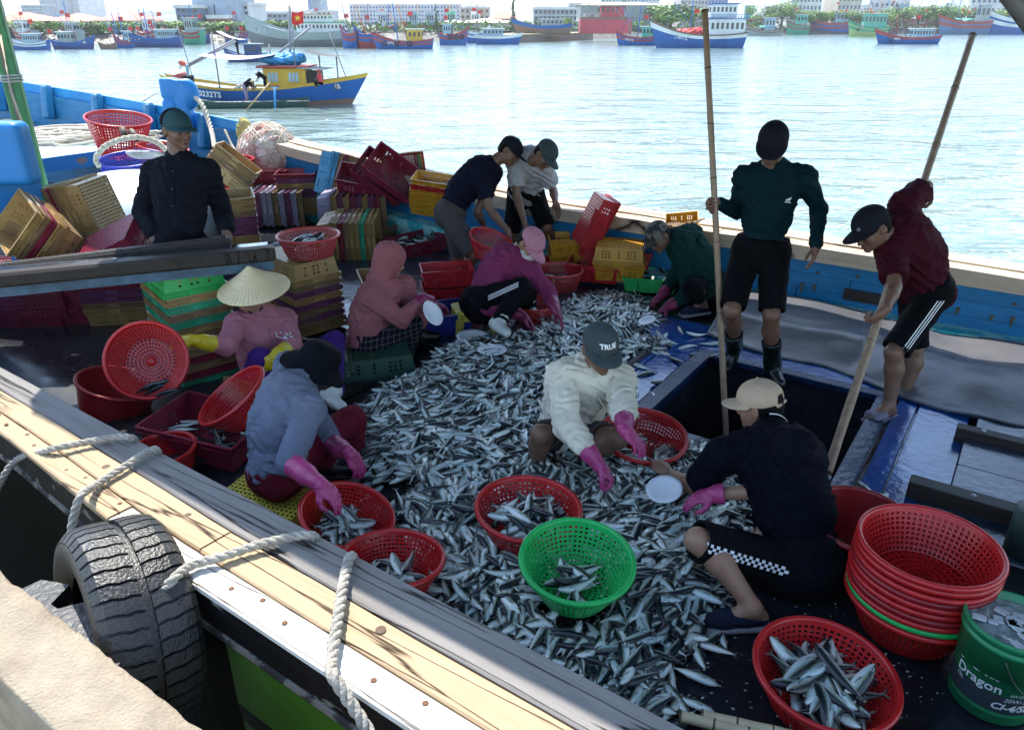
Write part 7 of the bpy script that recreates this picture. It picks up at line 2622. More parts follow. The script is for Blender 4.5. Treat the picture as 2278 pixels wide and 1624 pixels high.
# ====================================================================== far side of the harbour
def bmat(name, c, r=.6, **k):
    k.setdefault('var', .15); k.setdefault('vscale', .35)
    return mat(name, c, r, **k)
HB = bmat('hull_blue', (.003, .10, .36), vscale=.8, col2=(.003, .07, .25)); HN = bmat('hull_navy', (.02, .06, .22)); HR = bmat('hull_red', (.35, .05, .05))
HG = bmat('hull_green', (.03, .32, .20)); HY = bmat('hull_yellow', (.62, .36, .04)); HW = bmat('hull_white', (.70, .74, .74)); HGR = bmat('hull_grey', (.30, .36, .36), vscale=.3, col2=(.22, .27, .28))
HBR = bmat('hull_brown', (.20, .12, .08)); WINM = mat('dark_window', (.02, .03, .04), .15); CABB = bmat('cabin_pale_blue', (.30, .45, .55)); CABG = bmat('cabin_green', (.10, .42, .32))
CABY = bmat('cabin_yellow', (.62, .38, .04)); MAST = bmat('mast_grey', (.25, .25, .27)); MASTB = bmat('mast_blue', (.02, .16, .50)); MASTO = bmat('mast_orange', (.60, .25, .08)); FLAG = mat('red_flag_cloth', (.75, .03, .02), .7)
STAR = mat('yellow_star', (.85, .65, .05), .7); TARPB = bmat('blue_tarpaulin', (.03, .28, .60)); TARPG = bmat('teal_tarpaulin', (.10, .50, .42)); NETR = bmat('red_fishing_net', (.62, .03, .03), vscale=3); CLUT = bmat('deck_clutter', (.22, .20, .18), vscale=3, col2=(.5, .48, .45), hard=True)
TYR = mat('far_tyre', (.02, .02, .02), .7)

def hullshape(mb, L, W, H, sheer_b=.6, sheer_s=.25, draft=.25, n=16, bands=None, rake=.10):
    """bow at +X. local. bands: list of (z fraction from, to, material index)"""
    V, F, MI = [], [], []
    lev = [-draft / H, 0, .25, .5, .7, .82, .92, 1.0, 1.04]
    m = len(lev)
    for sd in (1, -1):
        for i in range(n + 1):
            u = i / n
            x0 = -L / 2 + L * u
            wb = (1 - max(0, (u - .55) / .45) ** 2.2) * (.86 + .14 * min(1, u / .25))
            wb = max(wb, .015)
            top = H + sheer_b * max(0, (u - .5) / .5) ** 2 + sheer_s * max(0, (.4 - u) / .4) ** 2
            for l in lev:
                fl = .72 + .28 * max(0, min(1, l)) ** .7
                z = top * l if l > 0 else l * H
                xr = x0 + rake * L * max(0, (u - .6) / .4) * (max(0, l)) - .03 * L * (1 - max(0, l)) * max(0, (.3 - u) / .3) * -1
                V.append((xr, sd * W / 2 * wb * fl, z))
    o = (n + 1) * m
    for sd, base in ((1, 0), (-1, o)):
        for i in range(n):
            for k in range(m - 1):
                a, b, c, d = base + i * m + k, base + (i + 1) * m + k, base + (i + 1) * m + k + 1, base + i * m + k + 1
                F.append((a, d, c, b) if sd > 0 else (a, b, c, d))
                z = (lev[k] + lev[k + 1]) / 2
                mi = 0
                for (z0, z1, q) in bands or []:
                    if z0 <= z < z1:
                        mi = q
                MI.append(mi)
    for k in range(m - 1):          # transom
        F.append((k, o + k, o + k + 1, k + 1)); MI.append(0)
    for i in range(n):              # deck
        F.append((i * m + m - 3, (i + 1) * m + m - 3, o + (i + 1) * m + m - 3, o + i * m + m - 3)); MI.append(0)
    n0 = len(mb.V); mb.V += V
    for f, mi in zip(F, MI):
        mb.F.append(tuple(i + n0 for i in f)); mb.S.append(False); mb.M.append(mi)

def local_part(name, mb, mats, parent):
    return mb.build(name, mats, parent, local=True)

def windows(mb, x0, x1, z0, z1, y, n, frac=.55):
    for k in range(n):
        a = x0 + (x1 - x0) * (k + .5) / n; w_ = (x1 - x0) / n * frac
        mb.box((a, y, (z0 + z1) / 2), (w_, .04, z1 - z0))

def cabin(rt, x, L, W, z, H, m, roofm, nwin=3, over=.25, name='cabin'):
    mb = MB(); mb.box((x, 0, z + H / 2), (L, W, H), bev=.03); local_part(name, mb, m, rt)
    wb = MB()
    for s_ in (-1, 1):
        windows(wb, x - L / 2 + .1, x + L / 2 - .1, z + H * .45, z + H * .8, s_ * (W / 2 + .005), nwin)
    for s_ in (-1, 1):
        for k in range(2):
            wb.box((x + s_ * (L / 2 + .005), (k - .5) * W * .45, z + H * .62), (.04, W * .28, H * .33))
    local_part('windows', wb, WINM, rt)['kind'] = 'stuff'
    rb = MB(); rb.box((x, 0, z + H + .05), (L + over * 2, W + over, .10), bev=.02); local_part('roof', rb, roofm, rt)

def clutter(rt, x0, x1, y, z, n, rr, big=.35):
    mb = MB()
    for k in range(n):
        s_ = rr.uniform(.2, 1) * big
        mb.box((rr.uniform(x0, x1), rr.uniform(-y, y), z + s_ * .4), (s_, s_ * rr.uniform(.5, 1.2), s_ * .8), rotz(rr.uniform(0, 3)), .02)
    local_part('deck_gear', mb, CLUT, rt)['kind'] = 'stuff'

def flagpart(rt, x, y, z, s_=.6, star=False):
    mb = MB(); mb.grid(lambda u, v: Vector((x + u * s_ * 1.3, y + .08 * s_ * math.sin(u * 6), z + (v - .5) * s_ - .12 * u * s_)), 8, 3); local_part('flag', mb, FLAG, rt)
    if star:
        sb = MB(); cx_, cz_ = x + s_ * .62, z - .07 * s_; P = []
        for k in range(10):
            a = math.pi / 2 + k * math.pi / 5; r_ = s_ * (.26 if k % 2 == 0 else .11)
            P.append((cx_ + r_ * math.cos(a), y - .10 * s_, cz_ + r_ * math.sin(a)))
        sb.add(P + [(cx_, y - .10 * s_, cz_)], [(10, k, (k + 1) % 10) for k in range(10)]); local_part('star', sb, STAR, rt)

BR = random.Random(23)
def far_boat(label, xl, xr, yw, bow='L', hull=HB, band=HR, H=1.1, cab=CABB, cabs=(), masts=(), gear=10, text=None, group='fishing boats moored along the far shore', W=None, yaw=0, sheer=.9,
             bands=None, tarp=None, tyres=0, flags=1):
    a, b = G(xl, yw, WATER), G(xr, yw, WATER)
    ctr = (a + b) / 2
    L = (b - a).length
    d = (a - b).normalized() if bow == 'L' else (b - a).normalized()
    ang_ = math.atan2(d.y, d.x) + yaw
    rt = root('fishing_boat', label, 'boat', ctr, rotz(ang_), group)
    W = W or L * .24
    kz = max(1, ctr.y / 108); H *= kz; sheer *= kz
    cabs = [(x, l, w_, h * kz, m, n) for (x, l, w_, h, m, n) in cabs]; masts = [(x, h * kz, m, le) for (x, h, m, le) in masts]
    L = L * .93
    mb = MB(); hullshape(mb, L, W, H, sheer, .35, bands=bands or [(.86, 1.1, 1), (.60, .72, 1), (-1, .1, 2)])
    local_part('hull', mb, [hull, band, HBR], rt)
    z = H * .9
    for (x, l, w_, h, m, nw) in cabs:
        cabin(rt, x * L, l * L, w_ * W, z, h, m, HW, nw)
    for (x, h, m, lean) in masts:
        mb = MB(); mb.tube([(x * L, 0, z), (x * L + lean * h, 0, z + h)], [.09, .05], 6); mb.tube([(x * L, -.5, z + h * .7), (x * L, .5, z + h * .7)], .035, 5); local_part('mast', mb, m, rt)
        mb = MB(); mb.tube([(x * L + lean * h, 0, z + h), (L * .46, 0, z + .6)], .018, 4); mb.tube([(x * L + lean * h, 0, z + h), (-L * .40, 0, z + .5)], .018, 4)
        mb.tube([(x * L, 0, z + h * .2), (x * L + h * .5, .3, z + h * .75)], .04, 5); local_part('rigging', mb, m, rt)
    clutter(rt, -L * .42, L * .38, W * .36, z, gear, BR, .5 * kz)
    if flags:
        for k in range(flags):
            x = BR.uniform(-.35, .1) * L; h = BR.uniform(2.6, 4.0)
            mb = MB(); mb.tube([(x, 0, z), (x, 0, z + h)], .02, 4); local_part('flag_pole', mb, MAST, rt)
            flagpart(rt, x, 0, z + h - .3, .5)
    if tarp:
        mb = MB(); s0, s1 = tarp[1], tarp[2]; mb.grid(lambda u, v: Vector(((s0 + (s1 - s0) * u) * L, (v - .5) * W * .9, z + .9 + .25 * math.sin(v * math.pi) + .08 * math.sin(u * 9))), 10, 6)
        local_part('awning', mb, tarp[0], rt)
        mb = MB()
        for q in (s0, s1):
            for s_ in (-1, 1): mb.bar((q * L, s_ * W * .42, z), (q * L, s_ * W * .42, z + .95), .05)
        local_part('awning_post', mb, MAST, rt)
    if tyres:
        tb = MB()
        for k in range(tyres):
            x = L * (.35 - .22 * k); 
            tb.lathe([(.22, -.08), (.34, -.08), (.36, 0), (.34, .08), (.22, .08), (.2, 0), (.22, -.08)], 14, (x, (W / 2 * .93 + .05) * (1 if bow == 'L' else -1), H * .75), frame((0, 1, 0)))
        local_part('tyre', tb, TYR, rt)
    if text:
        sgn = 1 if bow == 'L' else -1
        V_, F_ = text_mesh(text, .42 if L < 12 else .62, 0, .012)
        # visible side faces the camera: local -Y for bow right, +Y for bow left
        V2 = []
        for (x, y, _) in V_:
            X = L * .31 + (-x if bow == 'L' else x) * 1.0
            u = (X / L) + .5
            wb = (1 - max(0, (u - .55) / .45) ** 2.2)
            V2.append((X, sgn * (W / 2 * wb * (.97) + .03), H * .62 + y + (u - .6) * .9 * sheer))
        obj('hull_lettering', newmesh('hull_lettering', V2, F_, HW, None, False), rt)
    return rt

C1 = lambda m=CABB, x=-.22, l=.28, h=1.7, n=4: (x, l, .62, h, m, n)
far_boat('low blue and white boat at the far left edge', 22, 115, 112, 'L', HB, HW, .8, cabs=[C1(CABB, -.1, .4, 1.2, 6)], masts=[(.1, 3.2, MAST, .1)])
far_boat('dark blue boat with a grey wheelhouse, second from the far left', 118, 212, 110, 'R', HN, HB, .8, cabs=[C1(HGR, -.15, .35, 1.3, 4)], masts=[(.1, 3.4, MAST, -.1)])
far_boat('small brown skiff between two long blue boats', 222, 262, 110, 'L', HBR, HBR, .5, gear=5, flags=0, sheer=.4)
far_boat('short blue boat with blue masts tied beside the skiff', 258, 300, 108, 'L', HB, HR, .9, masts=[(.0, 4.2, MASTB, 0), (.25, 3.8, MASTB, .1)], gear=6, cabs=[C1(CABB, -.2, .3, 1.2, 2)])
far_boat('long dark blue boat lying below the trees', 290, 412, 106, 'L', HN, HB, 1.0, cabs=[C1(CABB, -.22, .35, 1.2, 8)], masts=[(.15, 4.4, MASTB, 0), (-.05, 3.5, MAST, .1)], gear=14, flags=2)
far_boat('blue boat behind the long dark blue one', 420, 470, 98, 'L', HN, HB, .9, cabs=[C1(HGR, -.1, .4, 1.0, 4)], gear=8)
far_boat('blue boat under the bow of the grey ship', 500, 552, 97, 'R', HB, HR, .9, masts=[(0, 3.5, MAST, 0)], gear=8)
far_boat('red-striped blue boat with bow to us, first right of the grey ship', 762, 800, 108, 'L', HB, HR, 1.7, gear=8, masts=[(0, 4, MAST, .2)], sheer=1.2, W=3)
far_boat('red-sided boat squeezed between blue bows right of the grey ship', 792, 842, 108, 'L', HR, HB, 1.6, gear=10, masts=[(0, 4.8, MASTO, .3), (.1, 4.2, MAST, -.2)], sheer=1.2, W=3)
far_boat('blue boat with yellow wheelhouse right of the red-sided boat', 834, 970, 110, 'L', HB, HR, .95, cabs=[C1(CABY, -.18, .26, 1.5, 3)], masts=[(.12, 5.2, MASTB, .1), (-.05, 4.6, MASTO, .25)], gear=16, text='BĐ 96059TS', tyres=3, sheer=1.2)
far_boat('blue boat hung with tyres, left of the brown barge', 975, 1040, 101, 'R', HB, HR, 1.3, gear=12, masts=[(0, 5.4, MAST, 0)], tyres=3, cabs=[C1(CABB, -.2, .3, 1.3, 3)], flags=2)
far_boat('pale blue hull tied against the barge end', 1036, 1088, 97, 'R', HB, HW, 1.3, gear=10, masts=[(0, 3.5, MAST, 0)], flags=2)
far_boat('small boat with a blue deckhouse right of the barge', 1288, 1362, 84, 'L', HBR, HB, .7, cabs=[C1(HB, 0, .62, 1.5, 5)], gear=5, tyres=2)
far_boat('blue boat moored left of the big white and blue boat', 1372, 1462, 102, 'L', HB, HR, .95, gear=12, masts=[(.2, 6, MAST, .1), (0, 5.5, MASTB, -.05)], text='BĐ 95021TS', cabs=[C1(CABG, -.25, .3, 1.4, 3)])
bb = far_boat('big blue boat with two-storey white wheelhouse and red nets', 1452, 1660, 107, 'L', HB, HW, 1.55, sheer=1.9, bands=[(.93, 1.1, 3), (.70, .90, 1), (-1, .1, 2)], gear=16, masts=[(.12, 6.5, MASTB, 0)], text='BĐ 94749TS', flags=1, W=4.0)
bb.children[0].data.materials.append(HR)
Lb = 10.6
cabin(bb, -3.3, 5.0, 2.8, 1.4, 2.3, HW, HB, 7, name='wheelhouse'); cabin(bb, -2.7, 3.6, 2.4, 3.85, 1.7, HW, HB, 6, name='wheelhouse')
mb = MB()
for zz in (3.95, 4.25, 5.7, 6.0):
    for s_ in (-1, 1):
        mb.bar((-5.9, s_ * 1.5, zz), (-.7, s_ * 1.5, zz), .05)
for k in range(14):
    for s_ in (-1, 1): mb.bar((-5.9 + k * .4, s_ * 1.5, 3.8), (-5.9 + k * .4, s_ * 1.5, 4.27), .04)
local_part('railing', mb, MASTB, bb)
s_ = Sdf(); s_.ell((2.0, 0, 1.9), (2.4, 1.3, .55), k=0); s_.ell((.6, .2, 2.1), (1.3, 1.0, .5), k=.3); s_.warp(.10, 4, 2)
v, f = s_.mesh(.10); obj('red_nets', newmesh('red_nets', v, f, NETR), bb)
far_boat('grey-blue boat with teal awning behind the white wheelhouse', 1660, 1742, 80, 'L', HGR, HBR, .6, gear=10, tarp=(TARPG, -.3, .2), cabs=[C1(CABB, -.1, .3, 1.6, 3)], masts=[(.1, 4, MAST, 0)], flags=2)
far_boat('green boat with a dark wheelhouse in the right-hand row', 1748, 1800, 78, 'L', HG, HBR, 1.2, gear=8, cabs=[C1(CABG, -.1, .5, 1.3, 3)], masts=[(0, 4, MAST, 0)], sheer=.6)
far_boat('plain blue boat between the green and yellow-green ones', 1802, 1888, 77, 'L', HB, HR, 1.3, gear=10, cabs=[C1(CABB, -.25, .35, 1.4, 3)], sheer=.5, flags=2)
far_boat('yellow-green boat with green cabins in the right-hand row', 1886, 1975, 82, 'L', bmat('hull_lime', (.35, .48, .16)), HG, 1.1, gear=12, cabs=[C1(CABG, -.1, .6, 1.7, 6)], masts=[(.1, 5, MAST, 0), (-.2, 4, MASTO, 0)], tyres=1, flags=2)
far_boat('long blue-grey boat moored at right behind the red-railed boat', 2085, 2200, 78, 'L', bmat('hull_faded_blue', (.07, .16, .30)), HR, 1.5, gear=16, masts=[(.2, 7, MASTB, 0), (.0, 7, MASTO, .05), (-.2, 6.5, MASTB, 0)], tarp=(TARPG, -.1, .25), cabs=[C1(HGR, -.32, .2, 2.2, 2)], flags=2)
far_boat('blue boat at the right edge with a purple awning', 2192, 2330, 78, 'L', HB, HW, 1.7, gear=12, masts=[(.2, 6.5, MASTB, 0)], tarp=(bmat('purple_awning', (.35, .30, .55)), -.2, .2), text='BĐ 96681TS', sheer=1.2)
far_boat('small blue boat with red rails moored alone at right', 1948, 2090, 99, 'L', HB, HR, .8, gear=14, cabs=[C1(CABB, -.2, .36, 1.1, 7)], masts=[(.22, 2.8, HR, .1), (.05, 2.4, MAST, .5)], text='BĐ 96098TS', tyres=1, sheer=1.1, bands=[(.70, 1.1, 1), (-1, .1, 2)])
# second row glimpsed behind: masts, awnings, small wheelhouses
for k in range(26):
    x = (430, 700, 860, 920, 960, 1010, 1060, 1740, 1780, 1830, 1870, 1920, 1960, 2000, 2040, 2075, 2110, 2150, 2190, 2230, 2262, 60, 160, 330, 1700, 1660)[k]
    yw = 88 - 12 * (x > 1500) - (4 if x > 900 else 0) + (12 if x < 500 else 0)
    col = BR.choice(['blue', 'grey', 'green', 'brown'])
    far_boat('%s boat in the back row, %s of those %s' % (col, ORD[k % 7], ['moored left of the grey ship', 'between the grey ship and barge', 'right of the white wheelhouse', 'near the right edge'][0 if x < 550 else 1 if x < 1200 else 2 if x < 2000 else 3]),
             x - 22, x + 26, yw, BR.choice('LR'), {'blue': HB, 'grey': HGR, 'green': HG, 'brown': HBR}[col], HR, 1.4, gear=9, masts=[(BR.uniform(-.2, .2), BR.uniform(4, 7), BR.choice([MAST, MASTB, MASTO]), BR.uniform(-.1, .1))],
             cabs=[C1(BR.choice([CABB, HW, CABG, HGR]), BR.uniform(-.2, .1), .4, BR.uniform(1.3, 2.2), 3)], flags=1, group='boats in the back row', sheer=.6, W=3.2)

# big grey ship
a, b = G(560, 104, WATER), G(800, 104, WATER)
sh_ = root('grey_ship', 'large pale grey ship with flared bow and white superstructure', 'ship', (a + b) / 2, rotz(math.atan2((a - b).y, (a - b).x)))
LG = (b - a).length
mb = MB(); hullshape(mb, LG, 5.2, 1.9, 2.6, .5, bands=[(-1, .45, 1)], n=22, rake=.06); local_part('hull', mb, [HGR, bmat('hull_dark_grey', (.16, .17, .18))], sh_)
cabin(sh_, -LG * .17, LG * .42, 3.6, 1.9, 1.3, HW, HG, 12, name='superstructure'); cabin(sh_, -LG * .12, LG * .26, 3.0, 3.3, 1.0, HW, MASTO, 8, name='superstructure')
mb = MB()
for k in range(16):
    mb.bar((-LG * .45 + k * LG * .055, -2.2, 1.9), (-LG * .45 + k * LG * .055, -2.2, 2.5), .05)
    mb.bar((-LG * .45 + k * LG * .055, 2.2, 1.9), (-LG * .45 + k * LG * .055, 2.2, 2.5), .05)
local_part('railing', mb, HW, sh_)
mb = MB(); mb.tube([(LG * .1, 0, 2), (LG * .1, 0, 5.5)], .08, 6); mb.tube([(LG * .1, 0, 3), (-LG * .1, 0, 5)], .06, 6); local_part('mast', mb, HW, sh_)
mb = MB(); mb.lathe([(.14, 0), (.28, 0), (.28, .1), (.14, .1)], 14, (LG * .40, 1.15, 2.5), frame((.3, 1, 0))); local_part('anchor_hawse', mb, HBR, sh_)

# barge
a, b = G(1092, 97, WATER), G(1300, 89, WATER)
bg_ = root('barge', 'long brown barge with a pale deck moored along the shore', 'barge', (a + b) / 2, rotz(math.atan2((b - a).y, (b - a).x)))
LB = (b - a).length
mb = MB(); mb.box((0, 0, .55), (LB, 4, 1.4), bev=.1); local_part('hull', mb, bmat('barge_brown', (.17, .13, .10), vscale=.6), bg_)
mb = MB(); mb.box((0, 0, 1.30), (LB, 4.1, .10)); local_part('deck', mb, bmat('barge_deck', (.55, .46, .25)), bg_)
clutter(bg_, -LB * .45, LB * .45, 1.5, 1.35, 14, BR, .35)

# red dredger on the shore, white hangar, grey hangar
def blk_part(name, rt, c, size, m, bev=.05):
    mb = MB(); mb.box(c, size, bev=bev); return local_part(name, mb, m, rt)
def facade(rt, L, W, H, m, floors, cols, winm=WINM, band=None, z0=0, x0=0, frac=.5, name='wall'):
    blk_part(name, rt, (x0, 0, z0 + H / 2), (L, W, H), m, .0)
    mb = MB()
    fh = H / floors; cw = L / cols
    for f in range(floors):
        for c in range(cols):
            mb.box((x0 - L / 2 + cw * (c + .5), -W / 2 - .03, z0 + fh * (f + .55)), (cw * frac, .12, fh * .48))
    o = local_part('windows', mb, winm, rt); o['kind'] = 'stuff'
    if band:
        mb = MB()
        for f in range(floors + 1):
            mb.box((x0, -W / 2 - .15, z0 + fh * f), (L + .2, .3, fh * .10))
        local_part('floor_band', mb, band, rt)
def hip(rt, L, W, z, h, m, x0=0, ov=.6):
    a, b_ = L / 2 + ov, W / 2 + ov; r_ = max(.1, a - b_)
    mb = MB(); mb.add([(x0 - a, -b_, z), (x0 + a, -b_, z), (x0 + a, b_, z), (x0 - a, b_, z), (x0 - r_, 0, z + h), (x0 + r_, 0, z + h)], [(0, 1, 5, 4), (1, 2, 5), (2, 3, 4, 5), (3, 0, 4), (3, 2, 1, 0)])
    local_part('roof', mb, m, rt)
TILE = bmat('orange_roof_tiles', (.66, .12, .05)); CREAM = bmat('cream_plaster', (.62, .56, .46)); WHP = bmat('white_plaster', (.68, .69, .68)); GRP_ = bmat('grey_plaster', (.33, .36, .40)); TAN_ = bmat('tan_plaster', (.50, .42, .33))
GLB = mat('blue_glazing', (.05, .10, .35), .3); GLG = mat('grey_glazing', (.12, .18, .24), .25); TIN = bmat('grey_tin', (.36, .42, .42), vscale=1, stretch=(4, 1, 1)); RTIN = bmat('red_tin', (.50, .06, .08)); CTIN = bmat('cream_tin', (.70, .66, .50))
LAND = 0.2
SHP = [(-400, 101), (0, 101), (500, 97), (1090, 90), (1460, 87), (1700, 78), (2300, 76), (2700, 76)]
def shore_y(px_):
    for (a, b) in zip(SHP, SHP[1:]):
        if px_ <= b[0]:
            f = max(0, (px_ - a[0]) / (b[0] - a[0])); return G(px_, a[1] + (b[1] - a[1]) * f, WATER).y
    return G(px_, SHP[-1][1], WATER).y
def bld(label, x0, x1, ybase, ytop, dist, m, floors, cols, roof=None, band=None, winm=WINM, W=12, name='building', frac=.5, rh=.3):
    dist = max(dist, shore_y((x0 + x1) / 2) + 22)
    a, b = D(x0, ybase, dist), D(x1, ybase, dist)
    zt = D((x0 + x1) / 2, ytop, dist).z
    L = abs(b.x - a.x)
    rt = root(name, label, 'building', ((a.x + b.x) / 2, dist, LAND), group=None)
    H = max(2, zt - LAND)
    if roof:
        Hr = H * (.5 if roof is TILE else rh); facade(rt, L, W, H - Hr, m, floors, cols, winm, band, frac=frac); hip(rt, L, W, H - Hr, Hr, roof)
    else:
        facade(rt, L, W, H, m, floors, cols, winm, band, frac=frac)
        blk_part('parapet', rt, (0, 0, H + .3), (L + .4, W + .4, .6), WHP, 0)
    return rt, L, H
bld('cream building with long orange tiled roof at the far left', 12, 135, 92, 28, 190, CREAM, 3, 16, TILE)
bld('white terrace house with an orange roof left of the tree row', 135, 240, 92, 30, 195, WHP, 3, 14, TILE)
bld('cream villa with two orange roofs above the long blue boat', 246, 350, 92, 26, 185, CREAM, 3, 13, TILE)
bld('tall hazy tower block with paired shafts at the far left', 140, 178, 90, -25, 620, GRP_, 22, 8, winm=GLG, W=40)
bld('second hazy tower joined to the tall block', 176, 222, 90, -35, 640, WHP, 24, 9, winm=GLG, W=40)
bld('grey low block behind the orange roofs', 80, 125, 90, 14, 420, GRP_, 6, 8, winm=GLG)
bld('small dark grey house left of the big grey block', 430, 476, 95, 20, 150, bmat('slate_plaster', (.16, .20, .26)), 4, 4)
rt, L, H = bld('big blank grey-blue block with an open roof frame', 466, 558, 95, -4, 165, bmat('blank_blue_grey', (.34, .40, .50)), 1, 1, frac=.02)
mb = MB()
for k in range(4): mb.bar((L * (.08 + .10 * k), -5.9, H), (L * (.08 + .10 * k), -5.9, H + 3), .3)
mb.bar((L * .06, -5.9, H + 3), (L * .42, -5.9, H + 3), .4); local_part('roof_frame', mb, bmat('blank_blue_grey2', (.34, .40, .50)), rt)
bld('narrow white house right of the big grey block', 556, 582, 95, 14, 170, WHP, 5, 3)
bld('low red-fronted house among the trees', 494, 536, 92, 42, 140, bmat('brick_front', (.42, .16, .12)), 2, 5, band=WHP)
bld('grey house with rooftop tanks behind the grey ship', 596, 680, 92, 32, 210, GRP_, 3, 8)
bld('white villa behind the small tree by the grey ship', 690, 750, 90, 28, 300, WHP, 5, 6)
bld('slim blue-grey tower seen above the flag', 702, 728, 90, -30, 480, bmat('tower_blue_grey', (.30, .36, .44)), 18, 6, winm=GLG, W=20)
bld('long white building with blue framed windows', 790, 1026, 90, 14, 330, WHP, 5, 34, winm=GLB, band=None)
bld('tan flat-roofed house right of the long white building', 1028, 1090, 90, 20, 300, TAN_, 3, 6)
bld('white house with orange hip roof above the cream sheds', 1090, 1150, 90, 24, 260, CREAM, 2, 7, TILE)
rt, L, H = bld('long low cream shed behind the blue boats', 1018, 1150, 88, 42, 150, CTIN, 1, 3, roof=CTIN, frac=.02, rh=.35)
bld('low grey shed roof right of the masts', 980, 1040, 86, 52, 140, TIN, 1, 3, roof=CTIN, frac=.05)
bld('grey row of houses behind the pine', 1186, 1280, 88, 22, 240, GRP_, 3, 10, band=WHP)
bld('small white block with rooftop rooms right of the pine', 1262, 1290, 88, 12, 300, WHP, 4, 3)
rt, L, H = bld('large grey corrugated hangar with a shallow cream roof', 1285, 1468, 84, 6, 150, TIN, 1, 2, roof=CTIN, frac=.03, rh=.12)
mb = MB()
for k in range(46): mb.box((-L / 2 + L * (k + .5) / 46, -6.1, H * .42), (.10, .12, H * .8))
o = local_part('corrugation', mb, TIN, rt); o['kind'] = 'stuff'
bld('pale apartment block rising behind the hangar', 1330, 1455, 86, -18, 300, WHP, 6, 16, winm=GLG)
bld('pink-white apartment block above the big blue boat', 1500, 1600, 86, -10, 260, bmat('pinkish_plaster', (.60, .52, .50)), 6, 14, winm=GLG)
bld('white block with green glazing right of the wheelhouse', 1735, 1800, 86, -6, 230, WHP, 4, 8, winm=GLG)
bld('cream building between trees at right', 1835, 1885, 86, -8, 240, CREAM, 4, 6, winm=GLG)
bld('pale house above the trees near the right edge', 1905, 1990, 86, -14, 280, WHP, 4, 8, winm=GLG)
bld('white warehouse at the right edge', 2120, 2300, 80, -8, 260, WHP, 3, 16, winm=GLG)
a = D(1345, 62, 153); rs = root('red_dredger', 'red steel dredger with cabin and derricks standing on the shore', 'dredger', (a.x, 153, -.2))
blk_part('hull', rs, (0, 0, 1.3), (9.4, 4, 2.4), RTIN); blk_part('bulwark', rs, (.2, 0, 2.7), (9.8, 4.3, .35), HBR); blk_part('cabin', rs, (1.2, 0, 3.7), (4.2, 3, 1.7), RTIN); blk_part('roof', rs, (1.2, 0, 4.65), (4.8, 3.4, .2), HBR); clutter(rs, -4.2, 4.2, 1.4, 2.8, 16, BR, 1.0)
wb = MB(); windows(wb, -1.8, 2.4, 3.7, 4.4, -1.52, 5); local_part('window', wb, WINM, rs)
mb = MB()
for x, l in ((-3, -.5), (3, .4), (4, -1.2)): mb.tube([(x, 0, 2.5), (x + l, 0, 9.5)], .09, 5)
local_part('derrick', mb, MAST, rs)
a = D(1210, 62, 150); rs = root('hauled_boat', 'brown and blue boat hauled out on the slip behind the barge', 'boat', (a.x, 150, -.3), rotz(math.pi))
mb = MB(); hullshape(mb, 10, 3.0, 1.5, 1.3, .4, bands=[(.7, 1.1, 1)]); local_part('hull', mb, [HBR, HB], rs); cabin(rs, -1.5, 4.0, 2.0, 1.4, 1.2, HGR, HW, 5)
a = D(1105, 80, 132); rs = root('harbour_launch', 'small blue and white launch behind the brown barge', 'boat', (a.x, 132, WATER), rotz(0))
mb = MB(); hullshape(mb, 7, 2.2, 1.2, .5, .2, bands=[(.7, 1.1, 1)]); local_part('hull', mb, [HB, HW], rs); cabin(rs, -.6, 3.2, 1.6, 1.1, 1.2, CABB, HW, 5)

# land, hills
mb = MB(); mb.grid(lambda u, v: (lambda p_: Vector((p_.x * (1 + 9 * v ** 1.5), p_.y + 2400 * v ** 1.5, LAND)))(D(-400 + 3100 * u, 60, shore_y(-400 + 3100 * u) + 4.2)), 60, 8)
tag(mb.build('shore', bmat('shore_ground', (.12, .115, .09), vscale=.1)), kind='structure')
def emb(u, v):
    px_ = -400 + 3100 * u; Y = shore_y(px_); p = D(px_, 60, Y + 4.5 * v)
    return Vector((p.x, p.y + .4 * nz3(u * 90, v, 1, 2), WATER - .3 + 1.9 * v + .25 * nz3(u * 90, v * 3, 1, 2)))
mb = MB(); mb.grid(emb, 260, 4)
tag(mb.build('embankment', bmat('stone_embankment', (.12, .11, .09), vscale=1.2, col2=(.05, .05, .045))), kind='structure')
HILL = bmat('hill_green', (.05, .09, .05), vscale=.01)
def hill(px0, px1, pyt, dist, seed, n=60, name='hills'):
    mb = MB()
    a, b = D(px0, 40, dist), D(px1, 40, dist)
    zt = D((px0 + px1) / 2, pyt, dist).z
    def f(u, v):
        e = math.sin(math.pi * min(1, max(0, u))) ** 1.3
        return Vector((a.x + (b.x - a.x) * u, dist - 260 + 700 * v, -3 + (zt + 3) * e * math.sin(math.pi * min(1, v * 1.0)) ** .8 * (1 + .28 * nz3(u * 5, v * 2, 1.4, seed)) + 4 * nz3(u * 30, v * 8, 1, seed)))
    mb.grid(f, n, 12); tag(mb.build(name, HILL), kind='structure')
hill(220, 520, 12, 1900, 3); hill(300, 460, 18, 1500, 5); hill(-300, 260, 12, 2600, 7); hill(960, 1130, 0, 2300, 9); hill(1080, 1330, 12, 2500, 11); hill(1250, 2700, -2, 3000, 13); hill(560, 980, 10, 2900, 15)

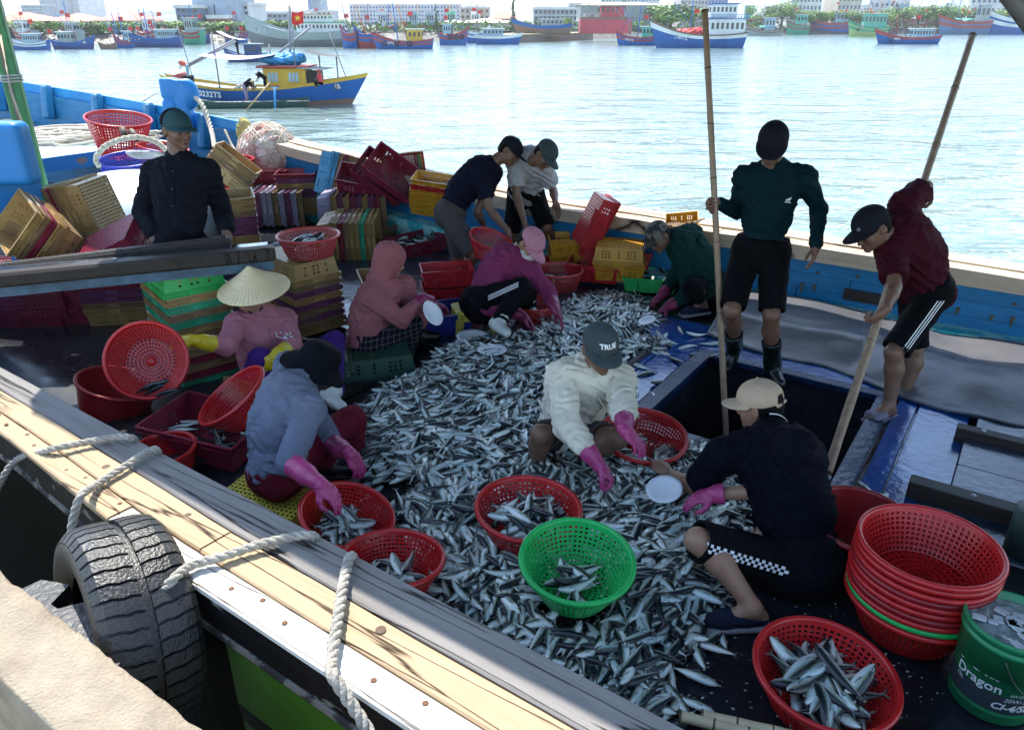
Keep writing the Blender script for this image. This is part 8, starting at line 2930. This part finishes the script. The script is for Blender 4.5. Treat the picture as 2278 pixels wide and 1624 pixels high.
# trees
LF = [bmat('leaf_green', (.13, .25, .04), vscale=2), bmat('leaf_light_green', (.22, .36, .06), vscale=2), bmat('leaf_dark_green', (.06, .13, .03), vscale=2)]
TRK = bmat('tree_bark', (.14, .10, .07))
TR = random.Random(4)
def crown_mesh(seed, kind, conic=False):
    rr = random.Random(seed)
    mb = MB()
    cl = [(Vector((rr.gauss(0, .42), rr.gauss(0, .42), rr.uniform(-.25, .55))), rr.uniform(.28, .5)) for _ in range(18)]
    if conic:
        cl = [(Vector((rr.gauss(0, .10) * (1.2 - t), rr.gauss(0, .1), -.8 + 2.4 * t)), .34 * (1.15 - t)) for t in [k / 12 for k in range(13)]]
    for c, r_ in cl:
        mb.mi = rr.choice((0, 0, 1, 2))
        for k in range(110):
            d = Vector((rr.gauss(0, 1), rr.gauss(0, 1), rr.gauss(0, 1))).normalized()
            p = c + d * r_ * rr.uniform(.55, 1.05)
            q = d.orthogonal().normalized(); w_ = d.cross(q); s_ = rr.uniform(.035, .075)
            t = rr.uniform(0, 6.28); a = q * math.cos(t) + w_ * math.sin(t); b = (w_ * math.cos(t) - q * math.sin(t)) * .7 + d * .4
            mb.add([p - a * s_, p - b * s_, p + a * s_, p + b * s_], [(0, 1, 2, 3)])
    ms = [LF[kind], LF[(kind + 1) % 3 if kind != 2 else 0], LF[2]]
    return mb.mesh('crown', ms)
CRM = [crown_mesh(i, i % 2) for i in range(5)]; CON = crown_mesh(40, 2, True)
tm = MB(); tm.tube([(0, 0, -1.6), (.03, 0, -.8), (0, .02, 0)], [.075, .055, .03], 6); tm.tube([(0, 0, -.7), (.3, .1, .1)], [.035, .015], 5); tm.tube([(0, 0, -.6), (-.3, -.1, .15)], [.03, .015], 5); TMM = tm.mesh('trunk', TRK)
def tree(label, px_, yb, wpx, hpx, dist, con=False, group='trees along the far shore'):
    dist = shore_y(px_) + TR.uniform(3, 10); p = D(px_, yb - hpx, dist); s_ = wpx / FOC * dist * .95 / 2; h = max(1.9, p.z - LAND)
    o = root('tree', label, 'tree', (p.x, dist, LAND), group=group)
    me = CON if con else CRM[TR.randrange(5)]
    c = obj('crown', me, o); c.location = (0, 0, h * .50); c.scale = (s_ * 1.05, s_ * .8, h * .52); c.rotation_euler = (0, 0, TR.uniform(0, 6))
    t = obj('trunk', TMM, o); t.location = (0, 0, h * .50); t.scale = (s_ * .9, s_ * .9, h * .32)
LTR = [(20, 100, 60), (85, 40, 45), (108, 60, 50), (140, 70, 60), (180, 70, 55), (215, 60, 50), (262, 60, 58), (300, 70, 60), (340, 60, 48), (372, 70, 66), (408, 70, 64), (440, 50, 44), (475, 70, 52), (515, 70, 60), (548, 50, 48), (575, 40, 42), (620, 60, 66), (660, 60, 60), (685, 36, 50)]
for k, (x, w_, h) in enumerate(LTR):
    tree('round green tree behind the boats, %s from the left of that row' % (ORD[k] if k < 15 else ['sixteenth', 'seventeenth', 'eighteenth', 'nineteenth'][k - 15]), x, 88, w_ * 1.1, h * .66, 124 + TR.uniform(-3, 8))
MTR = [(760, 40, 44), (990, 40, 36), (1172, 30, 34), (1250, 36, 34), (1262, 30, 50), (1410, 60, 30)]
for k, (x, w_, h) in enumerate(MTR):
    tree('small green tree between the sheds, %s from the left of those' % ORD[k], x, 86, w_, h, 126)
tree('tall dark pine standing alone above the sheds', 1142, 84, 34, 80, 128, True)
tree('feathery grey-green tree by the long white building', 970, 84, 30, 60, 128, True)
RTR = [(1495, 130, 88), (1545, 110, 74), (1478, 60, 60), (1745, 80, 92), (1715, 60, 60), (1790, 70, 68), (1825, 70, 70), (1870, 80, 70), (1925, 80, 70), (1960, 70, 64), (2005, 80, 74), (2050, 90, 82), (2095, 80, 84), (2140, 80, 80), (2185, 80, 74), (2235, 80, 74)]
for k, (x, w_, h) in enumerate(RTR):
    tree('leafy green tree on the right shore, %s of that row' % (ORD[k] if k < 15 else 'last'), x, 82, w_, h * .88, 121 + TR.uniform(-2, 6))
sm = MB(); rr = random.Random(8)
for k in range(4200):
    q_ = rr.uniform(-100, 2400); y = shore_y(q_) + rr.uniform(3.5, 8); x = D(q_, 60, y).x; z = LAND + rr.random() ** 2 * 1.6
    s_ = rr.uniform(.15, .4); t = rr.uniform(0, 3)
    sm.mi = rr.choice((0, 1, 2)); sm.add([(x - s_ * math.cos(t), y - s_ * math.sin(t), z), (x + s_ * math.cos(t), y + s_ * math.sin(t), z), (x + s_ * .7, y, z + s_ * 1.2), (x - s_ * .6, y, z + s_)], [(0, 1, 2, 3)])
tag(sm.build('undergrowth', LF), 'low green scrub along the far bank', 'bushes', kind='stuff')
# flags on poles in front of the left tree row
for k, (x, y) in enumerate(((105, 70), (240, 65), (285, 64), (302, 64), (322, 70), (333, 61), (362, 66), (412, 63), (422, 63), (500, 64), (532, 64), (1770, 20), (1880, 24), (1935, 22), (1862, 8), (1985, 6), (2060, 24), (2140, 22))):
    Y_ = shore_y(x) - 6
    p = D(x, y, Y_); o = root('flag', 'small red flag on a thin pole above the moored boats, %s' % (ORD[k] + ' from the left' if k < 15 else ['third', 'second', 'first'][k - 15] + ' from the right'), 'flag', (p.x, Y_, WATER), group='red flags over the far boats')
    mb = MB(); mb.tube([(0, 0, 0), (0, 0, p.z - WATER + .5)], .035, 4); local_part('flag_pole', mb, MAST, o); flagpart(o, 0, 0, p.z - WATER, .5)

# ---------------------------------------------------------------------- the yellow and blue boat in mid-water
YB = D(600, 230, 36)
a, b = G(392, 232, WATER), G(800, 232, WATER)
yb = root('fishing_boat', 'blue wooden boat with yellow wheelhouse and yellow rail passing in mid-harbour', 'boat', (a + b) / 2, rotz(math.atan2((b - a).y, (b - a).x)))
LY = (b - a).length * .92
def yhull(mb, L, W):
    n = 24; lev = [-.2, 0, .2, .45, .62, .74, .86, 1.0]
    V, F, MI = [], [], []; m = len(lev)
    for sd in (1, -1):
        for i in range(n + 1):
            u = i / n; x = -L / 2 + L * u
            w_ = max(.02, (1 - max(0, (u - .6) / .4) ** 2.0) * (1 - .75 * max(0, (.22 - u) / .22) ** 2))
            top = .78 + .60 * max(0, (u - .45) / .55) ** 2 + .55 * max(0, (.35 - u) / .35) ** 2
            for l in lev:
                rk = max(0, l) * (.11 * L * max(0, (u - .75) / .25) - .10 * L * max(0, (.18 - u) / .18))
                V.append((x + rk, sd * W / 2 * w_ * (.7 + .3 * max(0, l)), top * l))
    o = (n + 1) * m
    for sd, base in ((1, 0), (-1, o)):
        for i in range(n):
            for k in range(m - 1):
                q = (base + i * m + k, base + (i + 1) * m + k, base + (i + 1) * m + k + 1, base + i * m + k + 1)
                F.append(q[::-1] if sd > 0 else q); MI.append(1 if k >= m - 2 else 2 if k < 2 else 0)
    for i in range(n):
        F.append((i * m + m - 2, (i + 1) * m + m - 2, o + (i + 1) * m + m - 2, o + i * m + m - 2)); MI.append(3)
    n0 = len(mb.V); mb.V += V
    for f, mi in zip(F, MI): mb.F.append(tuple(i + n0 for i in f)); mb.S.append(False); mb.M.append(mi)
mb = MB(); yhull(mb, LY, 2.3); local_part('hull', mb, [HB, CABY, HBR, HGR], yb)
mb = MB(); mb.box((-LY * .50, 0, 1.05), (.7, .7, .5), Matrix.Rotation(-.35, 3, 'Y'), .05); local_part('bow_block', mb, HR, yb)
mb = MB(); mb.box((LY * .14, 0, 1.05), (1.95, 1.3, 1.1), bev=.03); local_part('wheelhouse', mb, CABY, yb)
mb = MB(); mb.box((LY * .14, 0, 1.66), (2.4, 1.7, .09), bev=.02); local_part('roof', mb, HR, yb)
for k, x in enumerate((-.52, .42)):
    mb = MB(); mb.box((LY * .14 + x, -.66, 1.22), (.62, .05, .46)); w1 = local_part('window', mb, CABY, yb)
    mb = MB()
    for q in (-.16, 0, .16): mb.box((LY * .14 + x + q, -.69, 1.22), (.11, .03, .38))
    o = local_part('pane', mb, CABB, w1)
    mb = MB(); mb.box((LY * .14 + x, -.665, .76), (.44, .04, .22)); local_part('door_panel', mb, HR, yb)
    mb = MB(); mb.box((LY * .14 + x, -.69, .76), (.34, .03, .14)); local_part('door_panel', mb, CABY, yb)
mb = MB(); mb.box((LY * .27, 0, .95), (.9, 1.2, 1.0)); local_part('dark_opening', mb, TYR, yb)
mb = MB(); mb.box((LY * .30, 0, 1.60), (1.3, 1.7, .06), Matrix.Rotation(.05, 3, 'Y')); local_part('aft_roof', mb, HGR, yb)
mb = MB()
for x, h in ((-LY * .27, 2.6), (LY * .05, 2.1), (LY * .43, 1.6), (LY * .33, 1.7)): mb.tube([(x, 0, .5), (x, 0, .5 + h)], .035, 5)
mb.tube([(-LY * .44, 0, 1.7), (-LY * .15, 0, 2.75)], .05, 5); mb.tube([(-LY * .44, .3, 1.66), (-LY * .15, .3, 2.7)], .04, 5); mb.tube([(LY * .16, 0, 1.7), (LY * .19, 0, 4.2)], .05, 6)
mb.tube([(LY * .02, 0, 1.8), (LY * .30, 0, 3.3)], .05, 5); mb.tube([(LY * .48, 0, 1.1), (LY * .40, 0, 3.1)], .02, 4); mb.tube([(-LY * .42, 0, 1.2), (-LY * .46, 0, 3.4)], .02, 4)
local_part('spars', mb, MAST, yb)['kind'] = 'stuff'
mb = MB(); mb.grid(lambda u, v: Vector((-LY * .33 + LY * .42 * u, -.9 + 1.8 * v, 2.15 - .18 * math.sin(u * math.pi) + .1 * v)), 12, 5); local_part('awning', mb, bmat('lilac_awning', (.38, .34, .55)), yb)
mb = MB(); mb.grid(lambda u, v: Vector((LY * .26 + LY * .24 * u, -.8 + 1.6 * v, 2.35 - .22 * u - .12 * math.sin(u * 3))), 10, 5); local_part('awning', mb, TYR, yb)
s_ = Sdf(); s_.ell((LY * .10, 0, 1.95), (.95, .6, .25), k=0); s_.ell((LY * .18, 0, 2.0), (.6, .5, .28), k=.1); s_.warp(.06, 8, 1); v, f = s_.mesh(.05); obj('tarpaulin_bundle', newmesh('tarpaulin_bundle', v, f, TARPB), yb)
clutter(yb, -LY * .40, -LY * .05, .7, .62, 14, BR, .35); clutter(yb, LY * .33, LY * .45, .5, .7, 6, BR, .35)
mb = MB()
for x in (-3.6, -3.35): mb.lathe([(.13, 0), (.15, .32), (.14, .32), (.12, 0)], 14, (x, -.2, .95))
local_part('basket', mb, TYR, yb)
V_, F_ = text_mesh('BNA 0232TS', .34, 0, .010)
V2 = [(-LY * .335 + x * 1.05, -1.15 * (1 - .75 * max(0, (.22 - (-LY * .335 + x) / LY - .5) / .22) ** 2) * .93 + .04 * (-LY * .335 + x + 3) * -1, .33 + y - .03 * (x)) for x, y, _ in V_]
V2 = []
for x, y, _ in V_:
    X = -LY * .335 + x; u = X / LY + .5; w_ = (1 - .75 * max(0, (.22 - u) / .22) ** 2)
    l = .66; V2.append((X, -(2.3 / 2 * w_ * (.7 + .3 * l)) - .05, .46 + y + .55 * max(0, (.35 - u) / .35) ** 2 * .6))
obj('hull_lettering', newmesh('hull_lettering', V2, F_, HW, None, False), yb)
flg = root('flag', 'red flag with a yellow star flying from the tall mast of the passing boat', 'flag', D(655, 140, 35.9))
p = D(650, 38, 35.9); b0 = D(657, 148, 35.9)
fb = MB(); inv = flg.matrix_basis.inverted()
mb = MB(); mb.tube([b0, D(645, 15, 35.9)], .03, 5); mb.build('flag_pole', MAST, flg)
mb = MB(); mb.grid(lambda u, v: D(649 + 26 * u, 25 + 4 * u + 28 * v + 3 * math.sin(u * 5), 35.9), 10, 4); mb.build('flag', FLAG, flg)
sb = MB(); P = []
for k in range(10):
    a_ = math.pi / 2 + k * math.pi / 5; r_ = 7.5 if k % 2 == 0 else 3.2
    P.append(D(662 + r_ * math.cos(a_), 41 - r_ * math.sin(a_), 35.82))
sb.add(P + [D(662, 41, 35.82)], [(10, k, (k + 1) % 10) for k in range(10)]); sb.build('star', STAR, flg)
# sampan alongside and its crew
a, b = G(452, 238, WATER), G(690, 234, WATER)
sp = root('sampan', 'slim dark green sampan lying alongside the yellow and blue boat', 'boat', (a + b) / 2 - Vector((0, .8, 0)), rotz(math.atan2((b - a).y, (b - a).x)))
mb = MB(); hullshape(mb, (b - a).length, .8, .24, .18, .18, rake=.04, draft=.05); local_part('hull', mb, [bmat('sampan_green', (.02, .07, .06)), HGR, TYR], sp)
mb = MB(); mb.box((.3, 0, .22), (2.6, .5, .05)); mb.tube([(-2, -.25, .27), (2.6, -.25, .27)], .03, 5); local_part('gear', mb, CLUT, sp)
mb = MB(); mb.tube([D(530, 152 + 20, 35.0), D(556, 245, 34.2)], .03, 5); mb = MB(); mb.tube([D(600, 185, 34.6), D(548, 246, 34.0)], .035, 5); tag(mb.build('oar', mat('oar_wood', (.45, .32, .15), .6)), 'long pale oar dipping into the water from the sampan', 'oar')
mb = MB(); mb.tube([D(611, 195, 34.4), D(612, 242, 34.2)], .05, 6); mb.bar(D(603, 196, 34.4), D(620, 196, 34.4), .05); tag(mb.build('paddle', TARPB), 'pale blue paddle standing upright by the sampan', 'paddle')

def tiny(label, px_, py_, Y_, hpx, pose, shirt, pants, hat=None):
    """small far figure: one skin, with clothes as children"""
    s_ = hpx / FOC * Y_ * 1.0 / 1.6
    f = D(px_, py_, Y_)
    rt = root('person', label, 'person', f)
    P3 = lambda x, z, y=0: (x * s_, y * s_, z * s_)
    if pose == 'bend':
        pel, ne, hd, hand, kn = (0, .82), (-.38, 1.08), (-.55, 1.05), (-.62, .55), (-.03, .44)
    elif pose == 'bend_r':
        pel, ne, hd, hand, kn = (0, .82), (.38, 1.08), (.52, 1.0), (.5, .5), (.03, .44)
    elif pose == 'sit':
        pel, ne, hd, hand, kn = (0, .3), (-.05, .80), (-.08, .98), (-.35, .5), (-.38, .35)
    else:
        pel, ne, hd, hand, kn = (0, .85), (.0, 1.35), (.0, 1.55), (-.25, .85), (0, .45)
    b = Sdf()
    b.ell(P3(hd[0], hd[1]), (.10 * s_, .10 * s_, .13 * s_), k=0)
    b.cone(P3(*ne), P3(*hd), .06 * s_, .06 * s_)
    b.cone(P3(*pel), P3(*ne), .13 * s_, .14 * s_, k=.05)
    for y in (-1, 1):
        b.cone(P3(ne[0], ne[1] - .06, .15 * y), P3((ne[0] + hand[0]) / 2 + .05, (ne[1] + hand[1]) / 2, .2 * y), .045 * s_, .04 * s_)
        b.cone(P3((ne[0] + hand[0]) / 2 + .05, (ne[1] + hand[1]) / 2, .2 * y), P3(hand[0], hand[1], .14 * y), .04 * s_, .035 * s_)
        b.cone(P3(pel[0], pel[1], .09 * y), P3(kn[0], kn[1], .11 * y), .08 * s_, .055 * s_, k=.03)
        b.cone(P3(kn[0], kn[1], .11 * y), P3(kn[0] + .04 if pose != 'sit' else -.3, .05, .12 * y), .055 * s_, .04 * s_)
        b.cone(P3(kn[0] + .04 if pose != 'sit' else -.3, .05, .12 * y), P3(kn[0] - .1 if pose != 'sit' else -.45, .03, .12 * y), .04 * s_, .03 * s_)
    v, fa = b.mesh(.028); obj('body', newmesh('body', v, fa, SKIN_D), rt)
    b = Sdf(); b.cone(P3(*pel), P3(*ne), .155 * s_, .165 * s_, k=0)
    for y in (-1, 1): b.cone(P3(ne[0], ne[1] - .06, .15 * y), P3((ne[0] + hand[0]) / 2 + .05, (ne[1] + hand[1]) / 2, .2 * y), .065 * s_, .055 * s_, k=.04)
    v, fa = b.mesh(.03); obj('shirt', newmesh('shirt', v, fa, shirt), rt)
    b = Sdf(); b.ell(P3(*pel), (.17 * s_, .17 * s_, .15 * s_), k=0)
    for y in (-1, 1):
        b.cone(P3(pel[0], pel[1], .09 * y), P3(kn[0], kn[1], .11 * y), .10 * s_, .08 * s_, k=.03); b.cone(P3(kn[0], kn[1], .11 * y), P3(kn[0] + .04 if pose != 'sit' else -.3, .12, .12 * y), .075 * s_, .06 * s_, k=.03)
    v, fa = b.mesh(.03); obj('trousers', newmesh('trousers', v, fa, pants), rt)
    if hat:
        mb = MB(); mb.lathe([(0, .10 * s_), (.22 * s_, -.02 * s_), (.21 * s_, -.035 * s_), (0, .0)], 18, P3(hd[0], hd[1] + .10)); mb.build('hat', hat, rt, local=True)
tiny('person in orange-red shirt bending over the bow of the passing boat', 420, 172, 36.6, 42, 'bend', bmat('orange_red_cloth', (.62, .10, .05)), CABB)
tiny('person in checked trousers bending at the side of the passing boat', 548, 224, 34.9, 56, 'bend_r', C_BLACK, bmat('mauve_check', (.30, .20, .28), vscale=20, col2=(.12, .12, .2), hard=True), mat('palm_straw', (.66, .56, .37)))
tiny('person in black bending beside the yellow wheelhouse', 592, 200, 35.8, 46, 'bend', C_BLACK, C_BLACK, HW)
tiny('person in red shirt seated under the stern roof', 715, 196, 35.8, 50, 'sit', bmat('red_cloth', (.60, .05, .05)), C_BLACK, HR)
# small dark boat beyond
a, b = G(506, 138, WATER), G(598, 138, WATER)
sb_ = root('fishing_boat', 'small dark boat with white awning just beyond the passing boat', 'boat', (a + b) / 2, rotz(math.pi))
L2 = (b - a).length * .95
mb = MB(); hullshape(mb, L2, 1.7, .55, .7, .2); local_part('hull', mb, [HN, HW, HBR], sb_); cabin(sb_, -L2 * .16, L2 * .36, 1.1, .5, 1.0, HN, HGR, 4)
mb = MB(); mb.grid(lambda u, v: Vector((-.2 + 2.6 * u, (v - .5) * 1.3, 1.95 + .9 * u * u - .2 * u)), 8, 4); local_part('awning', mb, HW, sb_)
clutter(sb_, -L2 * .4, L2 * .3, .5, .5, 8, BR, .3)
tiny('person standing on the small dark boat beyond the passing boat', 530, 122, 62, 30, 'stand', C_BLACK, C_BLACK)
# far line from the bow
mb = MB(); mb.tube([D(385, 185, 36), TP(308, 232, 6.2)], .012, 4); tag(mb.build('mooring_line', MAST), 'thin straight line running from the passing boat to our bow rail', 'rope')

# ---------------------------------------------------------------------- air
mb = MB(); mb.box((0, 1700, 29), (4000, 3700, 63)); hz = mb.build('haze', None)
hz.data.materials.clear()
hm = bpy.data.materials.new('haze'); hm.use_nodes = True
hn = hm.node_tree.nodes; hn.remove(hn['Principled BSDF'])
pv = hn.new('ShaderNodeVolumePrincipled'); pv.inputs['Color'].default_value = (.92, .95, 1, 1); pv.inputs['Density'].default_value = .0003; pv.inputs['Anisotropy'].default_value = .3
hm.node_tree.links.new(pv.outputs[0], hn['Material Output'].inputs['Volume'])
hz.data.materials.append(hm)
tag(hz, kind='stuff'); hz['label'] = 'thin pale haze over the harbour'; hz['category'] = 'haze'
